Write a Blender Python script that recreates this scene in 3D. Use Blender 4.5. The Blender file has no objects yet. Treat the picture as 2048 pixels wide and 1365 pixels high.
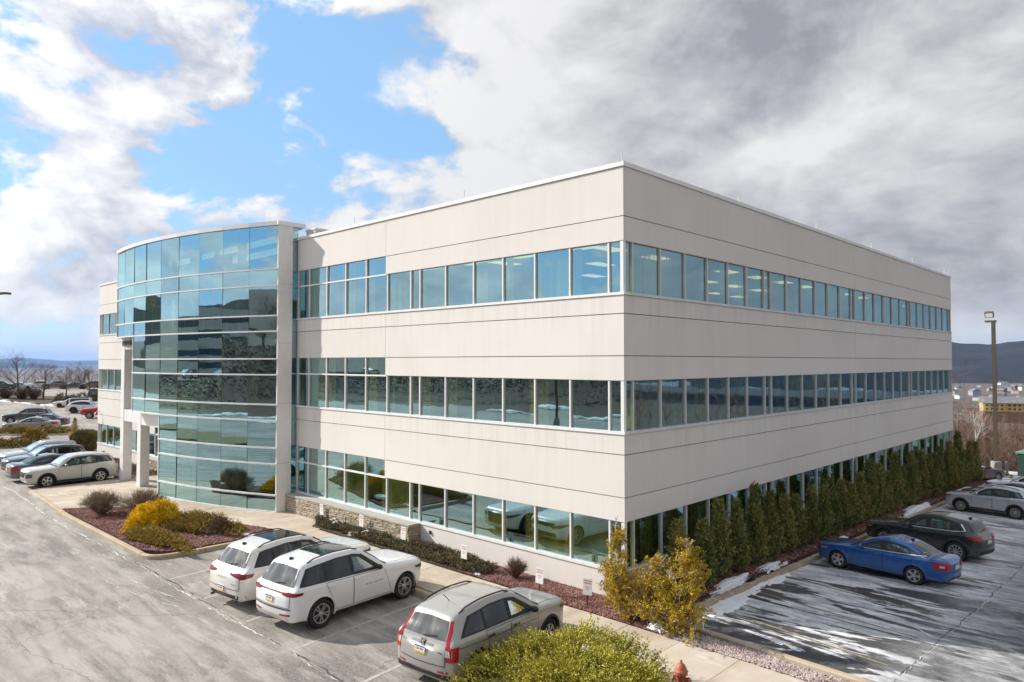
import bpy, math, random
import numpy as np
from mathutils import Vector, Matrix
from mathutils.bvhtree import BVHTree

rad = math.radians
SC = bpy.context.scene
COL = SC.collection
RNG = random.Random(7)

# ------------------------------------------------------------------ camera
cam_data = bpy.data.cameras.new('camera')
cam_data.sensor_width = 36.0
cam_data.lens = 24.97
cam_data.clip_start = 0.2
cam_data.clip_end = 60000
cam = bpy.data.objects.new('camera', cam_data)
COL.objects.link(cam)
cam.location = (11.943, -17.137, 7.024)
cam.rotation_euler = (rad(90 + 1.686), 0.0, rad(43.833))
SC.camera = cam

# ------------------------------------------------------------------ sun and exposure
SUN_AZ = rad(25)      # the light travels along +X, turned this much towards +Y
SUN_EL = rad(32)
sun_data = bpy.data.lights.new('sun', 'SUN')
sun_data.energy = 4.3
sun_data.angle = rad(0.6)
sun_data.color = (1.0, 0.93, 0.83)
sun = bpy.data.objects.new('sun', sun_data)
COL.objects.link(sun)
travel = Vector((math.cos(SUN_AZ) * math.cos(SUN_EL), math.sin(SUN_AZ) * math.cos(SUN_EL), -math.sin(SUN_EL)))
sun.rotation_euler = travel.to_track_quat('-Z', 'Y').to_euler()
sun.location = (-60, -40, 60)
TO_SUN = -travel

vs = SC.view_settings
vs.view_transform = 'Standard'
vs.look = 'None'
vs.exposure = 0.53
vs.gamma = 1.0
vs.use_curve_mapping = False
SC.cycles.use_denoising = True
SC.cycles.max_bounces = 7
SC.cycles.transparent_max_bounces = 14
SC.cycles.caustics_reflective = False
SC.cycles.caustics_refractive = False
SC.cycles.sample_clamp_indirect = 6.0


# ------------------------------------------------------------------ node helper
class NT:
    def __init__(self, tree):
        self.t = tree
        self.n = tree.nodes
        self.l = tree.links

    def put(self, sock, v):
        if isinstance(v, bpy.types.NodeSocket):
            self.l.new(v, sock)
        elif v is not None:
            if isinstance(v, (tuple, list)) and len(v) == 3 and sock.type == 'RGBA':
                v = (*v, 1.0)
            sock.default_value = v

    def math(self, op, a, b=None, c=None, clamp=False):
        n = self.n.new('ShaderNodeMath')
        n.operation = op
        n.use_clamp = clamp
        self.put(n.inputs[0], a)
        if b is not None:
            self.put(n.inputs[1], b)
        if c is not None:
            self.put(n.inputs[2], c)
        return n.outputs[0]

    def vec(self, op, a, b=None):
        n = self.n.new('ShaderNodeVectorMath')
        n.operation = op
        self.put(n.inputs[0], a)
        if b is not None:
            self.put(n.inputs[3 if op == 'SCALE' else 1], b)
        return n.outputs[1] if op in ('LENGTH', 'DOT_PRODUCT', 'DISTANCE') else n.outputs[0]

    def noise(self, vec, scale=1.0, detail=4.0, rough=0.55, dist=0.0):
        n = self.n.new('ShaderNodeTexNoise')
        if vec is not None:
            self.l.new(vec, n.inputs['Vector'])
        n.inputs['Scale'].default_value = scale
        n.inputs['Detail'].default_value = detail
        n.inputs['Roughness'].default_value = rough
        n.inputs['Distortion'].default_value = dist
        return n.outputs['Fac']

    def step(self, v, a, b, lo=0.0, hi=1.0):
        n = self.n.new('ShaderNodeMapRange')
        n.interpolation_type = 'SMOOTHSTEP'
        self.put(n.inputs[0], v)
        self.put(n.inputs[1], a)
        self.put(n.inputs[2], b)
        self.put(n.inputs[3], lo)
        self.put(n.inputs[4], hi)
        return n.outputs[0]

    def mix(self, f, a, b, blend='MIX'):
        n = self.n.new('ShaderNodeMix')
        n.data_type = 'RGBA'
        n.blend_type = blend
        self.put(n.inputs[0], f)
        self.put(n.inputs[6], a)
        self.put(n.inputs[7], b)
        return n.outputs[2]

    def ramp(self, f, stops):
        n = self.n.new('ShaderNodeValToRGB')
        e = n.color_ramp.elements
        while len(e) < len(stops):
            e.new(0.5)
        for el, (p, c) in zip(e, stops):
            el.position = p
            el.color = (*c, 1.0)
        self.put(n.inputs[0], f)
        return n.outputs[0]

    def mapping(self, vec, scale=(1, 1, 1), rot=(0, 0, 0), loc=(0, 0, 0)):
        n = self.n.new('ShaderNodeMapping')
        self.l.new(vec, n.inputs[0])
        n.inputs[1].default_value = loc
        n.inputs[2].default_value = rot
        n.inputs[3].default_value = scale
        return n.outputs[0]

    def sep(self, vec):
        n = self.n.new('ShaderNodeSeparateXYZ')
        self.l.new(vec, n.inputs[0])
        return n.outputs

    def comb(self, x, y, z):
        n = self.n.new('ShaderNodeCombineXYZ')
        for i, v in enumerate((x, y, z)):
            self.put(n.inputs[i], v)
        return n.outputs[0]

    def geo(self, what='Position'):
        return self.n.new('ShaderNodeNewGeometry').outputs[what]

    def objco(self):
        return self.n.new('ShaderNodeTexCoord').outputs['Object']

    def objrand(self):
        return self.n.new('ShaderNodeObjectInfo').outputs['Random']

    def bump(self, h, strength=0.3, dist=0.02):
        n = self.n.new('ShaderNodeBump')
        n.inputs['Strength'].default_value = strength
        n.inputs['Distance'].default_value = dist
        self.l.new(h, n.inputs['Height'])
        return n.outputs[0]


# ------------------------------------------------------------------ sky
world = bpy.data.worlds.new('World')
SC.world = world
world.use_nodes = True
W = NT(world.node_tree)
W.n.clear()
w_out = W.n.new('ShaderNodeOutputWorld')
sky = W.n.new('ShaderNodeTexSky')
sky.sky_type = 'NISHITA'
sky.sun_disc = False
sky.sun_elevation = SUN_EL
sky.sun_rotation = math.atan2(TO_SUN.x, TO_SUN.y)
sky.air_density = 1.0
sky.dust_density = 0.6
sky.ozone_density = 2.0
bg_sky = W.n.new('ShaderNodeBackground')
W.l.new(W.mix(0.62, sky.outputs[0], (2.5, 4.9, 8.0)), bg_sky.inputs['Color'])
bg_sky.inputs['Strength'].default_value = 0.10
dirv = W.n.new('ShaderNodeTexCoord').outputs['Generated']
dx, dy, dz = W.sep(dirv)
up = W.math('MAXIMUM', dz, 0.0)
vd = W.comb(dx, dy, W.math('MULTIPLY', dz, 1.75))
puff_warp = W.noise(vd, 2.2, 3, 0.5)
SKY_SHIFT = (1.3, 0.4, 0.0)
vd0 = vd
vd = W.vec('ADD', vd, SKY_SHIFT)
vw = W.vec('ADD', vd, W.comb(W.math('MULTIPLY', puff_warp, 0.22), W.math('MULTIPLY', puff_warp, -0.22), W.math('MULTIPLY', puff_warp, 0.12)))


def cloud_field(v):
    a = W.noise(v, 4.3, 10, 0.58, 0.15)
    b = W.noise(v, 13.0, 6, 0.6, 0.3)
    return W.math('ADD', W.math('MULTIPLY', a, 0.86), W.math('MULTIPLY', b, 0.14))


f0 = cloud_field(vw)
f1 = cloud_field(W.vec('ADD', vw, (-0.020, -0.012, 0.085)))
low = W.step(dz, 0.02, 0.22, 1.0, 0.0)
thr = W.math('SUBTRACT', 0.466, W.math('MULTIPLY', low, 0.05))
puffs = W.step(f0, thr, W.math('ADD', thr, 0.062))
# the closed grey bank stands beyond the building, towards +Y
towards = W.math('ADD', W.math('MULTIPLY', dx, 0.55), W.math('MULTIPLY', dy, 0.45))
edge = W.math('ADD', towards, W.math('MULTIPLY', W.math('SUBTRACT', f0, 0.5), 1.3))
bank = W.step(edge, -0.27, -0.12)
dens = W.math('MAXIMUM', puffs, bank)
lit = W.math('ADD', 0.41, W.math('MULTIPLY', W.math('SUBTRACT', f0, f1), 4.2), clamp=True)
puff_col = W.mix(lit, (0.45, 0.47, 0.545), (1.0, 0.985, 0.96))
soft = W.noise(W.comb(dx, dy, W.math('MULTIPLY', dz, 2.1)), 1.9, 7, 0.55, 0.5)
shade = W.math('ADD', W.step(soft, 0.26, 0.76, 0.62, 0.0), W.math('MULTIPLY', W.step(towards, -0.16, 0.20), 0.34), clamp=True)
shade = W.math('MULTIPLY', shade, W.step(W.math('ADD', towards, W.math('MULTIPLY', W.math('SUBTRACT', W.noise(vw, 2.0, 6, 0.55), 0.5), 0.9)), -0.26, 0.20))
relief = W.math('MULTIPLY', W.math('SUBTRACT', f0, f1), 2.4)
shade = W.math('SUBTRACT', shade, relief, clamp=True)
bank_col = W.mix(shade, (0.95, 0.94, 0.935), (0.37, 0.375, 0.42))
ccol = W.mix(bank, puff_col, bank_col)
ccol = W.mix(W.step(dz, 0.0, 0.10, 0.60, 0.0), ccol, (0.74, 0.78, 0.84))
bg_cloud = W.n.new('ShaderNodeBackground')
W.l.new(ccol, bg_cloud.inputs['Color'])
near_sun = W.step(W.vec('DOT_PRODUCT', dirv, tuple(TO_SUN)), 0.40, 1.0)
W.l.new(W.math('ADD', 0.64, W.math('MULTIPLY', near_sun, 0.42)), bg_cloud.inputs['Strength'])
mixw = W.n.new('ShaderNodeMixShader')
W.l.new(W.math('MULTIPLY', dens, 0.98), mixw.inputs[0])
W.l.new(bg_sky.outputs[0], mixw.inputs[1])
W.l.new(bg_cloud.outputs[0], mixw.inputs[2])
W.l.new(mixw.outputs[0], w_out.inputs[0])


# ------------------------------------------------------------------ object helpers
def tag(o, label=None, cat=None, group=None, kind=None):
    if label:
        o['label'] = label
    if cat:
        o['category'] = cat
    if group:
        o['group'] = group
    if kind:
        o['kind'] = kind
    return o


def link(name, data, parent=None, loc=None, rot=None, scale=None):
    o = bpy.data.objects.new(name, data)
    COL.objects.link(o)
    if parent is not None:
        o.parent = parent
    if loc is not None:
        o.location = loc
    if rot is not None:
        o.rotation_euler = rot
    if scale is not None:
        o.scale = scale
    return o


def thing(name, label, cat, loc=(0, 0, 0), rz=0.0, group=None, kind=None, scale=None):
    o = link(name, None, None, loc, (0, 0, rz), scale)
    o.empty_display_size = 0.3
    return tag(o, label, cat, group, kind)


def arr_mesh(name, V, F, mats=(), smooth=False, mi=None):
    """V (n,3) and F (m,k) arrays, or F a list of such arrays with different k."""
    me = bpy.data.meshes.new(name)
    V = np.asarray(V, dtype=np.float32)
    Fs = F if isinstance(F, list) else [F]
    Fs = [np.asarray(f, dtype=np.int32) for f in Fs if len(f)]
    loops = np.concatenate([f.ravel() for f in Fs]) if Fs else np.zeros(0, np.int32)
    tot = np.concatenate([np.full(len(f), f.shape[1], np.int32) for f in Fs]) if Fs else np.zeros(0, np.int32)
    start = np.concatenate([[0], np.cumsum(tot)[:-1]]).astype(np.int32) if len(tot) else tot
    me.vertices.add(len(V))
    me.vertices.foreach_set('co', V.ravel())
    me.loops.add(len(loops))
    me.loops.foreach_set('vertex_index', loops)
    me.polygons.add(len(tot))
    me.polygons.foreach_set('loop_start', start)
    me.polygons.foreach_set('loop_total', tot)
    if mi is not None:
        me.polygons.foreach_set('material_index', np.asarray(mi, np.int32))
    if smooth:
        me.polygons.foreach_set('use_smooth', np.ones(len(tot), bool))
    for m in (mats if isinstance(mats, (list, tuple)) else [mats]):
        me.materials.append(m)
    me.update(calc_edges=True)
    me.validate()
    return me


class MB:
    def __init__(self):
        self.v = []
        self.f = []
        self.mi = []

    def add(self, vs_, fs_, mi=0):
        b = len(self.v)
        self.v += [tuple(p) for p in vs_]
        for f in fs_:
            self.f.append(tuple(b + i for i in f))
            self.mi.append(mi)

    def box(self, a, b, mi=0, M=None):
        x0, y0, z0 = a
        x1, y1, z1 = b
        P = [(x0, y0, z0), (x1, y0, z0), (x1, y1, z0), (x0, y1, z0), (x0, y0, z1), (x1, y0, z1), (x1, y1, z1), (x0, y1, z1)]
        if M is not None:
            P = [M @ Vector(p) for p in P]
        self.add(P, [(0, 3, 2, 1), (4, 5, 6, 7), (0, 1, 5, 4), (1, 2, 6, 5), (2, 3, 7, 6), (3, 0, 4, 7)], mi)

    def prism(self, poly, z0, z1, mi=0):
        n = len(poly)
        self.add([(x, y, z0) for x, y in poly] + [(x, y, z1) for x, y in poly],
                 [tuple(range(n))[::-1], tuple(range(n, 2 * n))] + [(i, (i + 1) % n, n + (i + 1) % n, n + i) for i in range(n)], mi)

    def tube(self, pts, r, n=6, mi=0, caps=True):
        pts = [Vector(p) for p in pts]
        rs = r if isinstance(r, (list, tuple)) else [r] * len(pts)
        b = len(self.v)
        for i, p in enumerate(pts):
            d = (pts[min(i + 1, len(pts) - 1)] - pts[max(i - 1, 0)]).normalized()
            a = d.orthogonal().normalized()
            c = d.cross(a)
            for j in range(n):
                t = 2 * math.pi * j / n
                self.v.append(tuple(p + (a * math.cos(t) + c * math.sin(t)) * rs[i]))
        for i in range(len(pts) - 1):
            for j in range(n):
                self.f.append((b + i * n + j, b + i * n + (j + 1) % n, b + (i + 1) * n + (j + 1) % n, b + (i + 1) * n + j))
                self.mi.append(mi)
        if caps:
            self.f.append(tuple(b + j for j in range(n))[::-1])
            self.f.append(tuple(b + (len(pts) - 1) * n + j for j in range(n)))
            self.mi += [mi, mi]

    def lathe(self, prof, n=20, mi=0, M=None):
        b = len(self.v)
        for r, z in prof:
            for j in range(n):
                t = 2 * math.pi * j / n
                p = Vector((r * math.cos(t), r * math.sin(t), z))
                self.v.append(tuple(M @ p if M is not None else p))
        for i in range(len(prof) - 1):
            for j in range(n):
                self.f.append((b + i * n + j, b + i * n + (j + 1) % n, b + (i + 1) * n + (j + 1) % n, b + (i + 1) * n + j))
                self.mi.append(mi)

    def mesh(self, name, mats, smooth=False):
        me = bpy.data.meshes.new(name)
        me.from_pydata(self.v, [], self.f)
        for m in (mats if isinstance(mats, (list, tuple)) else [mats]):
            me.materials.append(m)
        me.polygons.foreach_set('material_index', self.mi)
        if smooth:
            me.polygons.foreach_set('use_smooth', [True] * len(self.f))
        me.update()
        return me

    def build(self, name, mats, parent=None, smooth=False, loc=None, rot=None):
        return link(name, self.mesh(name, mats, smooth), parent, loc, rot)


def box_obj(name, a, b, m, parent=None, bevel=0.0):
    """A box whose origin sits at its own centre."""
    c = [(a[i] + b[i]) / 2 for i in range(3)]
    h = [abs(b[i] - a[i]) / 2 for i in range(3)]
    key = (name, m.name, tuple(round(x, 4) for x in h))
    me = BOX_CACHE.get(key)
    if me is None:
        q = MB()
        q.box([-x for x in h], h)
        me = q.mesh(name, m)
        BOX_CACHE[key] = me
    return link(name, me, parent, c)


BOX_CACHE = {}


def copy_tree(o, parent=None, paint=None):
    c = o.copy()
    COL.objects.link(c)
    if parent is not None:
        c.parent = parent
    if paint is not None and c.type == 'MESH':
        for s in c.material_slots:
            if s.material and s.material.name.startswith('car_paint'):
                s.link = 'OBJECT'
                s.material = paint
    for ch in o.children:
        copy_tree(ch, c, paint)
    return c


# ------------------------------------------------------------------ materials
def new_mat(name):
    m = bpy.data.materials.new(name)
    m.use_nodes = True
    t = NT(m.node_tree)
    p = m.node_tree.nodes['Principled BSDF']
    return m, t, p


def simple(name, col, rough=0.6, metal=0.0, var=0.0, vscale=6.0, spec=0.5, bump=0.0, bscale=60.0, obj=False):
    m, t, p = new_mat(name)
    p.inputs['Roughness'].default_value = rough
    p.inputs['Metallic'].default_value = metal
    p.inputs['Specular IOR Level'].default_value = spec
    co = t.objco() if obj else t.geo()
    if var:
        n = t.noise(co, vscale, 5, 0.6)
        lo = tuple(c * (1 - var) for c in col)
        hi = tuple(min(c * (1 + var), 1) for c in col)
        t.l.new(t.ramp(n, [(0.3, lo), (0.7, hi)]), p.inputs['Base Color'])
    else:
        p.inputs['Base Color'].default_value = (*col, 1)
    if bump:
        t.l.new(t.bump(t.noise(co, bscale, 4, 0.6), bump, 0.01), p.inputs['Normal'])
    return m


def leafy(name, cols, trans=0.15, rough=0.65, clump=2.2):
    """Foliage: each leaf its own tone, with broader clumps of tone over it."""
    m, t, p = new_mat(name)
    r = t.geo('Random Per Island')
    n = t.noise(t.geo(), clump, 3, 0.6)
    f = t.math('ADD', t.math('MULTIPLY', r, 0.50), t.math('MULTIPLY', t.step(n, 0.3, 0.7), 0.40))
    f = t.math('ADD', f, t.math('MULTIPLY', t.objrand(), 0.22))
    k_ = len(cols)
    t.l.new(t.ramp(f, [(0.08 + 0.84 * i / (k_ - 1), c) for i, c in enumerate(cols)]), p.inputs['Base Color'])
    p.inputs['Roughness'].default_value = rough
    p.inputs['Specular IOR Level'].default_value = 0.25
    p.inputs['Transmission Weight'].default_value = 0.0
    return m


def m_wall():
    m, t, p = new_mat('stucco')
    P = t.geo()
    sx = t.mapping(P, (1.9, 1.9, 0.05))
    streak = t.noise(sx, 2.2, 6, 0.62)
    fine = t.noise(t.mapping(P, (7, 7, 0.25)), 2.0, 4, 0.6)
    blot = t.noise(P, 0.22, 4, 0.55)
    f = t.math('ADD', t.math('MULTIPLY', streak, 0.30), t.math('ADD', t.math('MULTIPLY', fine, 0.08), t.math('MULTIPLY', blot, 0.62)))
    c = t.ramp(f, [(0.36, (0.715, 0.678, 0.632)), (0.50, (0.760, 0.722, 0.675)), (0.66, (0.785, 0.750, 0.705))])
    drip = t.math('MULTIPLY', t.step(t.noise(t.mapping(P, (3.2, 3.2, 0.12)), 2.4, 5, 0.65), 0.60, 0.78), 0.16)
    c = t.mix(drip, c, (0.38, 0.345, 0.305))
    zz = t.sep(P)[2]
    run = t.noise(t.mapping(P, (1.7, 1.7, 0.04)), 2.0, 7, 0.72)
    under = t.math('MULTIPLY', t.step(t.math('ADD', zz, t.math('MULTIPLY', run, -1.9)), 11.55, 12.0), t.step(run, 0.42, 0.62))
    c = t.mix(t.math('MULTIPLY', under, 0.33), c, (0.33, 0.29, 0.25))
    for ztop in (8.99, 4.91):
        dd = t.math('SUBTRACT', ztop, zz)
        ln = t.math('ADD', 0.25, t.math('MULTIPLY', run, 1.9))
        stain = t.math('MULTIPLY', t.step(t.math('DIVIDE', dd, ln), 0.15, 1.0, 1.0, 0.0), t.math('GREATER_THAN', dd, 0.0))
        stain = t.math('MULTIPLY', stain, t.step(run, 0.44, 0.66))
        c = t.mix(t.math('MULTIPLY', stain, 0.16), c, (0.36, 0.32, 0.28))
    band = t.n.new('ShaderNodeTexWhiteNoise')
    band.noise_dimensions = '1D'
    t.l.new(t.objrand(), band.inputs['W'])
    c = t.mix(t.math('MULTIPLY', band.outputs[0], 0.10), c, (0.52, 0.475, 0.42))
    t.l.new(c, p.inputs['Base Color'])
    p.inputs['Roughness'].default_value = 0.9
    p.inputs['Specular IOR Level'].default_value = 0.2
    t.l.new(t.bump(t.noise(P, 140, 3, 0.6), 0.25, 0.006), p.inputs['Normal'])
    return m


def m_glass(name, tint, refl, base=0.34, wav=0.18):
    """Tinted reflective office glazing: part mirror, part tinted see-through."""
    m, t, p = new_mat(name)
    n = t.n
    n.remove(p)
    P = t.objco()
    r = t.objrand()
    shift = t.vec('ADD', P, t.comb(t.math('MULTIPLY', r, 37.0), t.math('MULTIPLY', r, 11.0), 0.0))
    b = t.bump(t.noise(shift, 0.9, 2, 0.5), wav, 0.012)
    gl = n.new('ShaderNodeBsdfGlossy')
    gl.inputs['Roughness'].default_value = 0.012
    gl.inputs['Color'].default_value = (*refl, 1)
    t.l.new(b, gl.inputs['Normal'])
    tr = n.new('ShaderNodeBsdfTransparent')
    tr.inputs['Color'].default_value = (*tint, 1)
    lw = n.new('ShaderNodeFresnel')
    lw.inputs['IOR'].default_value = 1.5
    back = t.geo('Backfacing')
    fac = t.math('ADD', base, t.math('MULTIPLY', lw.outputs[0], 0.40), clamp=True)
    fac = t.math('MULTIPLY', fac, t.math('SUBTRACT', 1.0, back))
    t.l.new(t.mix(back, tint, (1, 1, 1)), tr.inputs['Color'])
    mx = n.new('ShaderNodeMixShader')
    t.l.new(fac, mx.inputs[0])
    t.l.new(tr.outputs[0], mx.inputs[1])
    t.l.new(gl.outputs[0], mx.inputs[2])
    t.l.new(mx.outputs[0], n['Material Output'].inputs[0])
    return m


M_STUCCO = m_wall()
M_CORE = simple('stucco_groove', (0.30, 0.265, 0.225), 0.9)
M_GLASS = m_glass('window_glass', (0.58, 0.66, 0.33), (0.52, 0.82, 0.93), 0.46)
M_CGLASS = m_glass('curtain_glass', (0.40, 0.48, 0.24), (0.54, 0.84, 0.95), 0.56, 0.12)
M_ALU = simple('white_aluminium', (0.80, 0.79, 0.78), 0.4, 0.0, 0.05, 3)
M_ALUD = simple('grey_aluminium', (0.66, 0.66, 0.66), 0.45, 0.0, 0.05, 3)
M_COPING = simple('white_coping', (0.82, 0.81, 0.80), 0.45, 0.0, 0.06, 0.9)
M_DARKGAP = simple('dark_gasket', (0.03, 0.03, 0.032), 0.6)
M_ROOF = simple('roof_membrane', (0.45, 0.45, 0.44), 0.8, 0, 0.2, 0.8)
M_INWALL = simple('interior_wall', (0.34, 0.32, 0.27), 0.9)
M_CARPET = simple('interior_carpet', (0.10, 0.10, 0.10), 0.95)
M_CEIL = simple('ceiling_tile', (0.55, 0.54, 0.50), 0.9)
M_BLIND = simple('blind_fabric', (0.80, 0.66, 0.20), 0.85, 0, 0.10, 3)
M_BLIND2 = simple('pale_blind_fabric', (0.70, 0.68, 0.42), 0.85, 0, 0.10, 3)


def emit(name, col, s):
    m, t, p = new_mat(name)
    p.inputs['Base Color'].default_value = (0.9, 0.9, 0.86, 1)
    p.inputs['Emission Color'].default_value = (*col, 1)
    p.inputs['Emission Strength'].default_value = s
    return m


M_LIGHT = emit('lit_panel', (1.0, 0.90, 0.72), 0.8)


def m_concrete(name, a, b, c, sc=0.55, stain=(0.30, 0.23, 0.14)):
    m, t, p = new_mat(name)
    P = t.geo()
    r = t.objrand()
    n1 = t.noise(P, sc, 7, 0.65)
    n2 = t.noise(t.mapping(P, (1.2, 0.35, 1), (0, 0, 0.5)), 2.2, 5, 0.6)
    f = t.math('ADD', t.math('MULTIPLY', n1, 0.6), t.math('ADD', t.math('MULTIPLY', n2, 0.3), t.math('MULTIPLY', r, 0.10)))
    col = t.ramp(f, [(0.38, a), (0.52, b), (0.68, c)])
    col = t.mix(t.math('MULTIPLY', t.step(t.noise(P, 1.3, 6, 0.7), 0.54, 0.72), 0.5), col, stain)
    salt = t.math('MULTIPLY', t.step(t.noise(t.mapping(P, (0.5, 1.6, 1), (0, 0, 0.3)), 1.4, 8, 0.7), 0.55, 0.70), 0.55)
    col = t.mix(salt, col, (0.72, 0.70, 0.66))
    t.l.new(col, p.inputs['Base Color'])
    p.inputs['Roughness'].default_value = 0.85
    p.inputs['Specular IOR Level'].default_value = 0.3
    t.l.new(t.bump(t.noise(P, 90, 4, 0.7), 0.25, 0.006), p.inputs['Normal'])
    return m


M_WALK = m_concrete('walk_concrete', (0.42, 0.35, 0.27), (0.52, 0.45, 0.36), (0.60, 0.54, 0.45))
M_KERB = m_concrete('kerb_concrete', (0.38, 0.29, 0.19), (0.46, 0.37, 0.26), (0.52, 0.44, 0.33))


def m_asphalt_front():
    m, t, p = new_mat('salted_asphalt')
    P = t.geo()
    grain = t.noise(P, 16, 8, 0.82)
    big = t.noise(P, 0.16, 8, 0.65)
    base = t.mix(t.step(grain, 0.36, 0.64), (0.105, 0.096, 0.086), (0.275, 0.255, 0.228))
    base = t.mix(t.step(big, 0.40, 0.62), base, (0.30, 0.276, 0.245))
    # dried salt film dragged along the driving lane
    P2 = t.mapping(P, (0.22, 1.35, 1), (0, 0, rad(-14)))
    film = t.noise(P2, 1.05, 10, 0.74, 0.15)
    film2 = t.noise(t.mapping(P, (0.26, 1.1, 1), (0, 0, rad(4))), 1.2, 10, 0.74, 0.2)
    salt = t.math('MULTIPLY', t.step(film, 0.44, 0.64), 0.50)
    salt = t.math('MAXIMUM', salt, t.math('MULTIPLY', t.step(film2, 0.50, 0.66), 0.60))
    # tyre tracks: pairs of arcs swept by turning cars
    x, y, z = t.sep(P)
    wob = t.math('MULTIPLY', t.math('SUBTRACT', t.noise(P, 0.35, 3, 0.5), 0.5), 0.22)
    tr = None
    for cx, cy, r, wd, a in ((-9.0, -108.4, 98.5, 0.10, 0.9), (-9.0, -108.4, 98.0, 0.07, 0.6), (-33.9, -222.3, 213.9, 0.12, 0.8), (-11.75, 127.2, 138.7, 0.11, 0.95), (-11.75, 127.2, 140.2, 0.11, 0.8), (11.8, 137.8, 151.3, 0.12, 0.9),
                             (11.8, 137.8, 152.8, 0.12, 0.7), (-15.8, -141.0, 128.6, 0.11, 0.9), (-15.8, -141.0, 127.1, 0.11, 0.8), (6.9, -8.8, 11.05, 0.09, 0.7), (-22.0, -31.0, 18.4, 0.14, 0.8), (-22.0, -31.0, 16.9, 0.14, 0.7), (-14.5, -16.0, 6.4, 0.12, .7), (-14.5, -16.0, 4.9, 0.12, .7)):
        d = t.math('SQRT', t.math('ADD', t.math('POWER', t.math('SUBTRACT', x, cx), 2.0), t.math('POWER', t.math('SUBTRACT', y, cy), 2.0)))
        d = t.math('ABSOLUTE', t.math('ADD', t.math('SUBTRACT', d, r), wob))
        band = t.math('MULTIPLY', t.step(d, wd - 0.04, wd + 0.14, 1.0, 0.0), a)
        tr = band if tr is None else t.math('MAXIMUM', tr, band)
    brk = t.noise(P, 0.7, 6, 0.7)
    tr = t.math('MULTIPLY', tr, t.step(brk, 0.30, 0.56))
    salt = t.math('MAXIMUM', salt, t.math('MULTIPLY', tr, 0.44))
    col = t.mix(t.math('MULTIPLY', salt, t.step(grain, 0.15, 0.55, 0.55, 1.0)), base, (0.56, 0.52, 0.47))
    # thin dark cracks and white crusts along them
    vor = t.n.new('ShaderNodeTexVoronoi')
    vor.feature = 'DISTANCE_TO_EDGE'
    t.l.new(t.vec('ADD', P, t.comb(t.math('MULTIPLY', t.noise(P, 1.5, 4, 0.6), 0.9), t.math('MULTIPLY', t.noise(P, 1.1, 4, 0.6), 0.9), 0.0)), vor.inputs['Vector'])
    vor.inputs['Scale'].default_value = 0.13
    crack = t.step(vor.outputs['Distance'], 0.0, 0.0035, 1.0, 0.0)
    col = t.mix(t.math('MULTIPLY', crack, 0.55), col, (0.07, 0.065, 0.06))
    t.l.new(col, p.inputs['Base Color'])
    p.inputs['Roughness'].default_value = 0.8
    p.inputs['Specular IOR Level'].default_value = 0.35
    t.l.new(t.bump(t.noise(P, 70, 4, 0.75), 0.45, 0.012), p.inputs['Normal'])
    return m


def m_asphalt_side():
    m, t, p = new_mat('snow_streaked_asphalt')
    P = t.geo()
    grain = t.noise(P, 45, 3, 0.7)
    base = t.mix(t.step(grain, 0.3, 0.7), (0.030, 0.031, 0.034), (0.070, 0.071, 0.075))
    x, y, z = t.sep(P)
    P2 = t.mapping(P, (0.15, 0.62, 1), (0, 0, rad(13)))
    s1 = t.noise(P2, 1.15, 10, 0.60, 1.1)
    s2 = t.noise(t.mapping(P, (0.55, 1.7, 1), (0, 0, rad(10))), 1.7, 9, 0.72, 0.6)
    f = t.math('ADD', t.math('MULTIPLY', s1, 0.80), t.math('MULTIPLY', s2, 0.20))
    f = t.math('ADD', f, t.math('MULTIPLY', t.step(y, 7.0, 14.0), 0.035))
    snow = t.step(f, 0.464, 0.494)
    # the film thins to a grey haze out in the lane and thickens up the lot
    lane = t.step(x, 5.6, 8.2)
    snow = t.math('MULTIPLY', snow, t.math('SUBTRACT', 1.0, t.math('MULTIPLY', lane, 0.55)))
    haze_ = t.math('MULTIPLY', t.step(t.noise(P, 0.5, 7, 0.7), 0.35, 0.70), t.math('ADD', 0.10, t.math('MULTIPLY', lane, 0.62)))
    far = t.math('MULTIPLY', t.step(y, 7.0, 16.0), 0.36)
    cover = t.math('MAXIMUM', t.math('MAXIMUM', snow, haze_), far)
    cover = t.math('MULTIPLY', cover, t.step(t.noise(P, 6.0, 6, 0.75), 0.22, 0.58, 0.62, 1.0))
    col = t.mix(cover, base, t.mix(t.step(s2, 0.42, 0.62), (0.46, 0.465, 0.48), (0.84, 0.85, 0.87)))
    t.l.new(col, p.inputs['Base Color'])
    p.inputs['Roughness'].default_value = 0.7
    p.inputs['Specular IOR Level'].default_value = 0.4
    t.l.new(t.bump(t.math('ADD', t.noise(P, 70, 4, 0.75), t.math('MULTIPLY', cover, 0.6)), 0.4, 0.012), p.inputs['Normal'])
    return m


M_ASPH = m_asphalt_front()
M_ASPH2 = m_asphalt_side()


def m_terrain():
    m, t, p = new_mat('winter_ground')
    P = t.geo()
    n = t.noise(P, 0.02, 8, 0.65)
    n2 = t.noise(P, 0.35, 6, 0.65)
    col = t.ramp(t.math('ADD', t.math('MULTIPLY', n, 0.6), t.math('MULTIPLY', n2, 0.4)),
                 [(0.32, (0.075, 0.060, 0.045)), (0.50, (0.125, 0.092, 0.066)), (0.62, (0.165, 0.130, 0.095)), (0.74, (0.34, 0.33, 0.32))])
    t.l.new(col, p.inputs['Base Color'])
    p.inputs['Roughness'].default_value = 0.95
    return m


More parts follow.
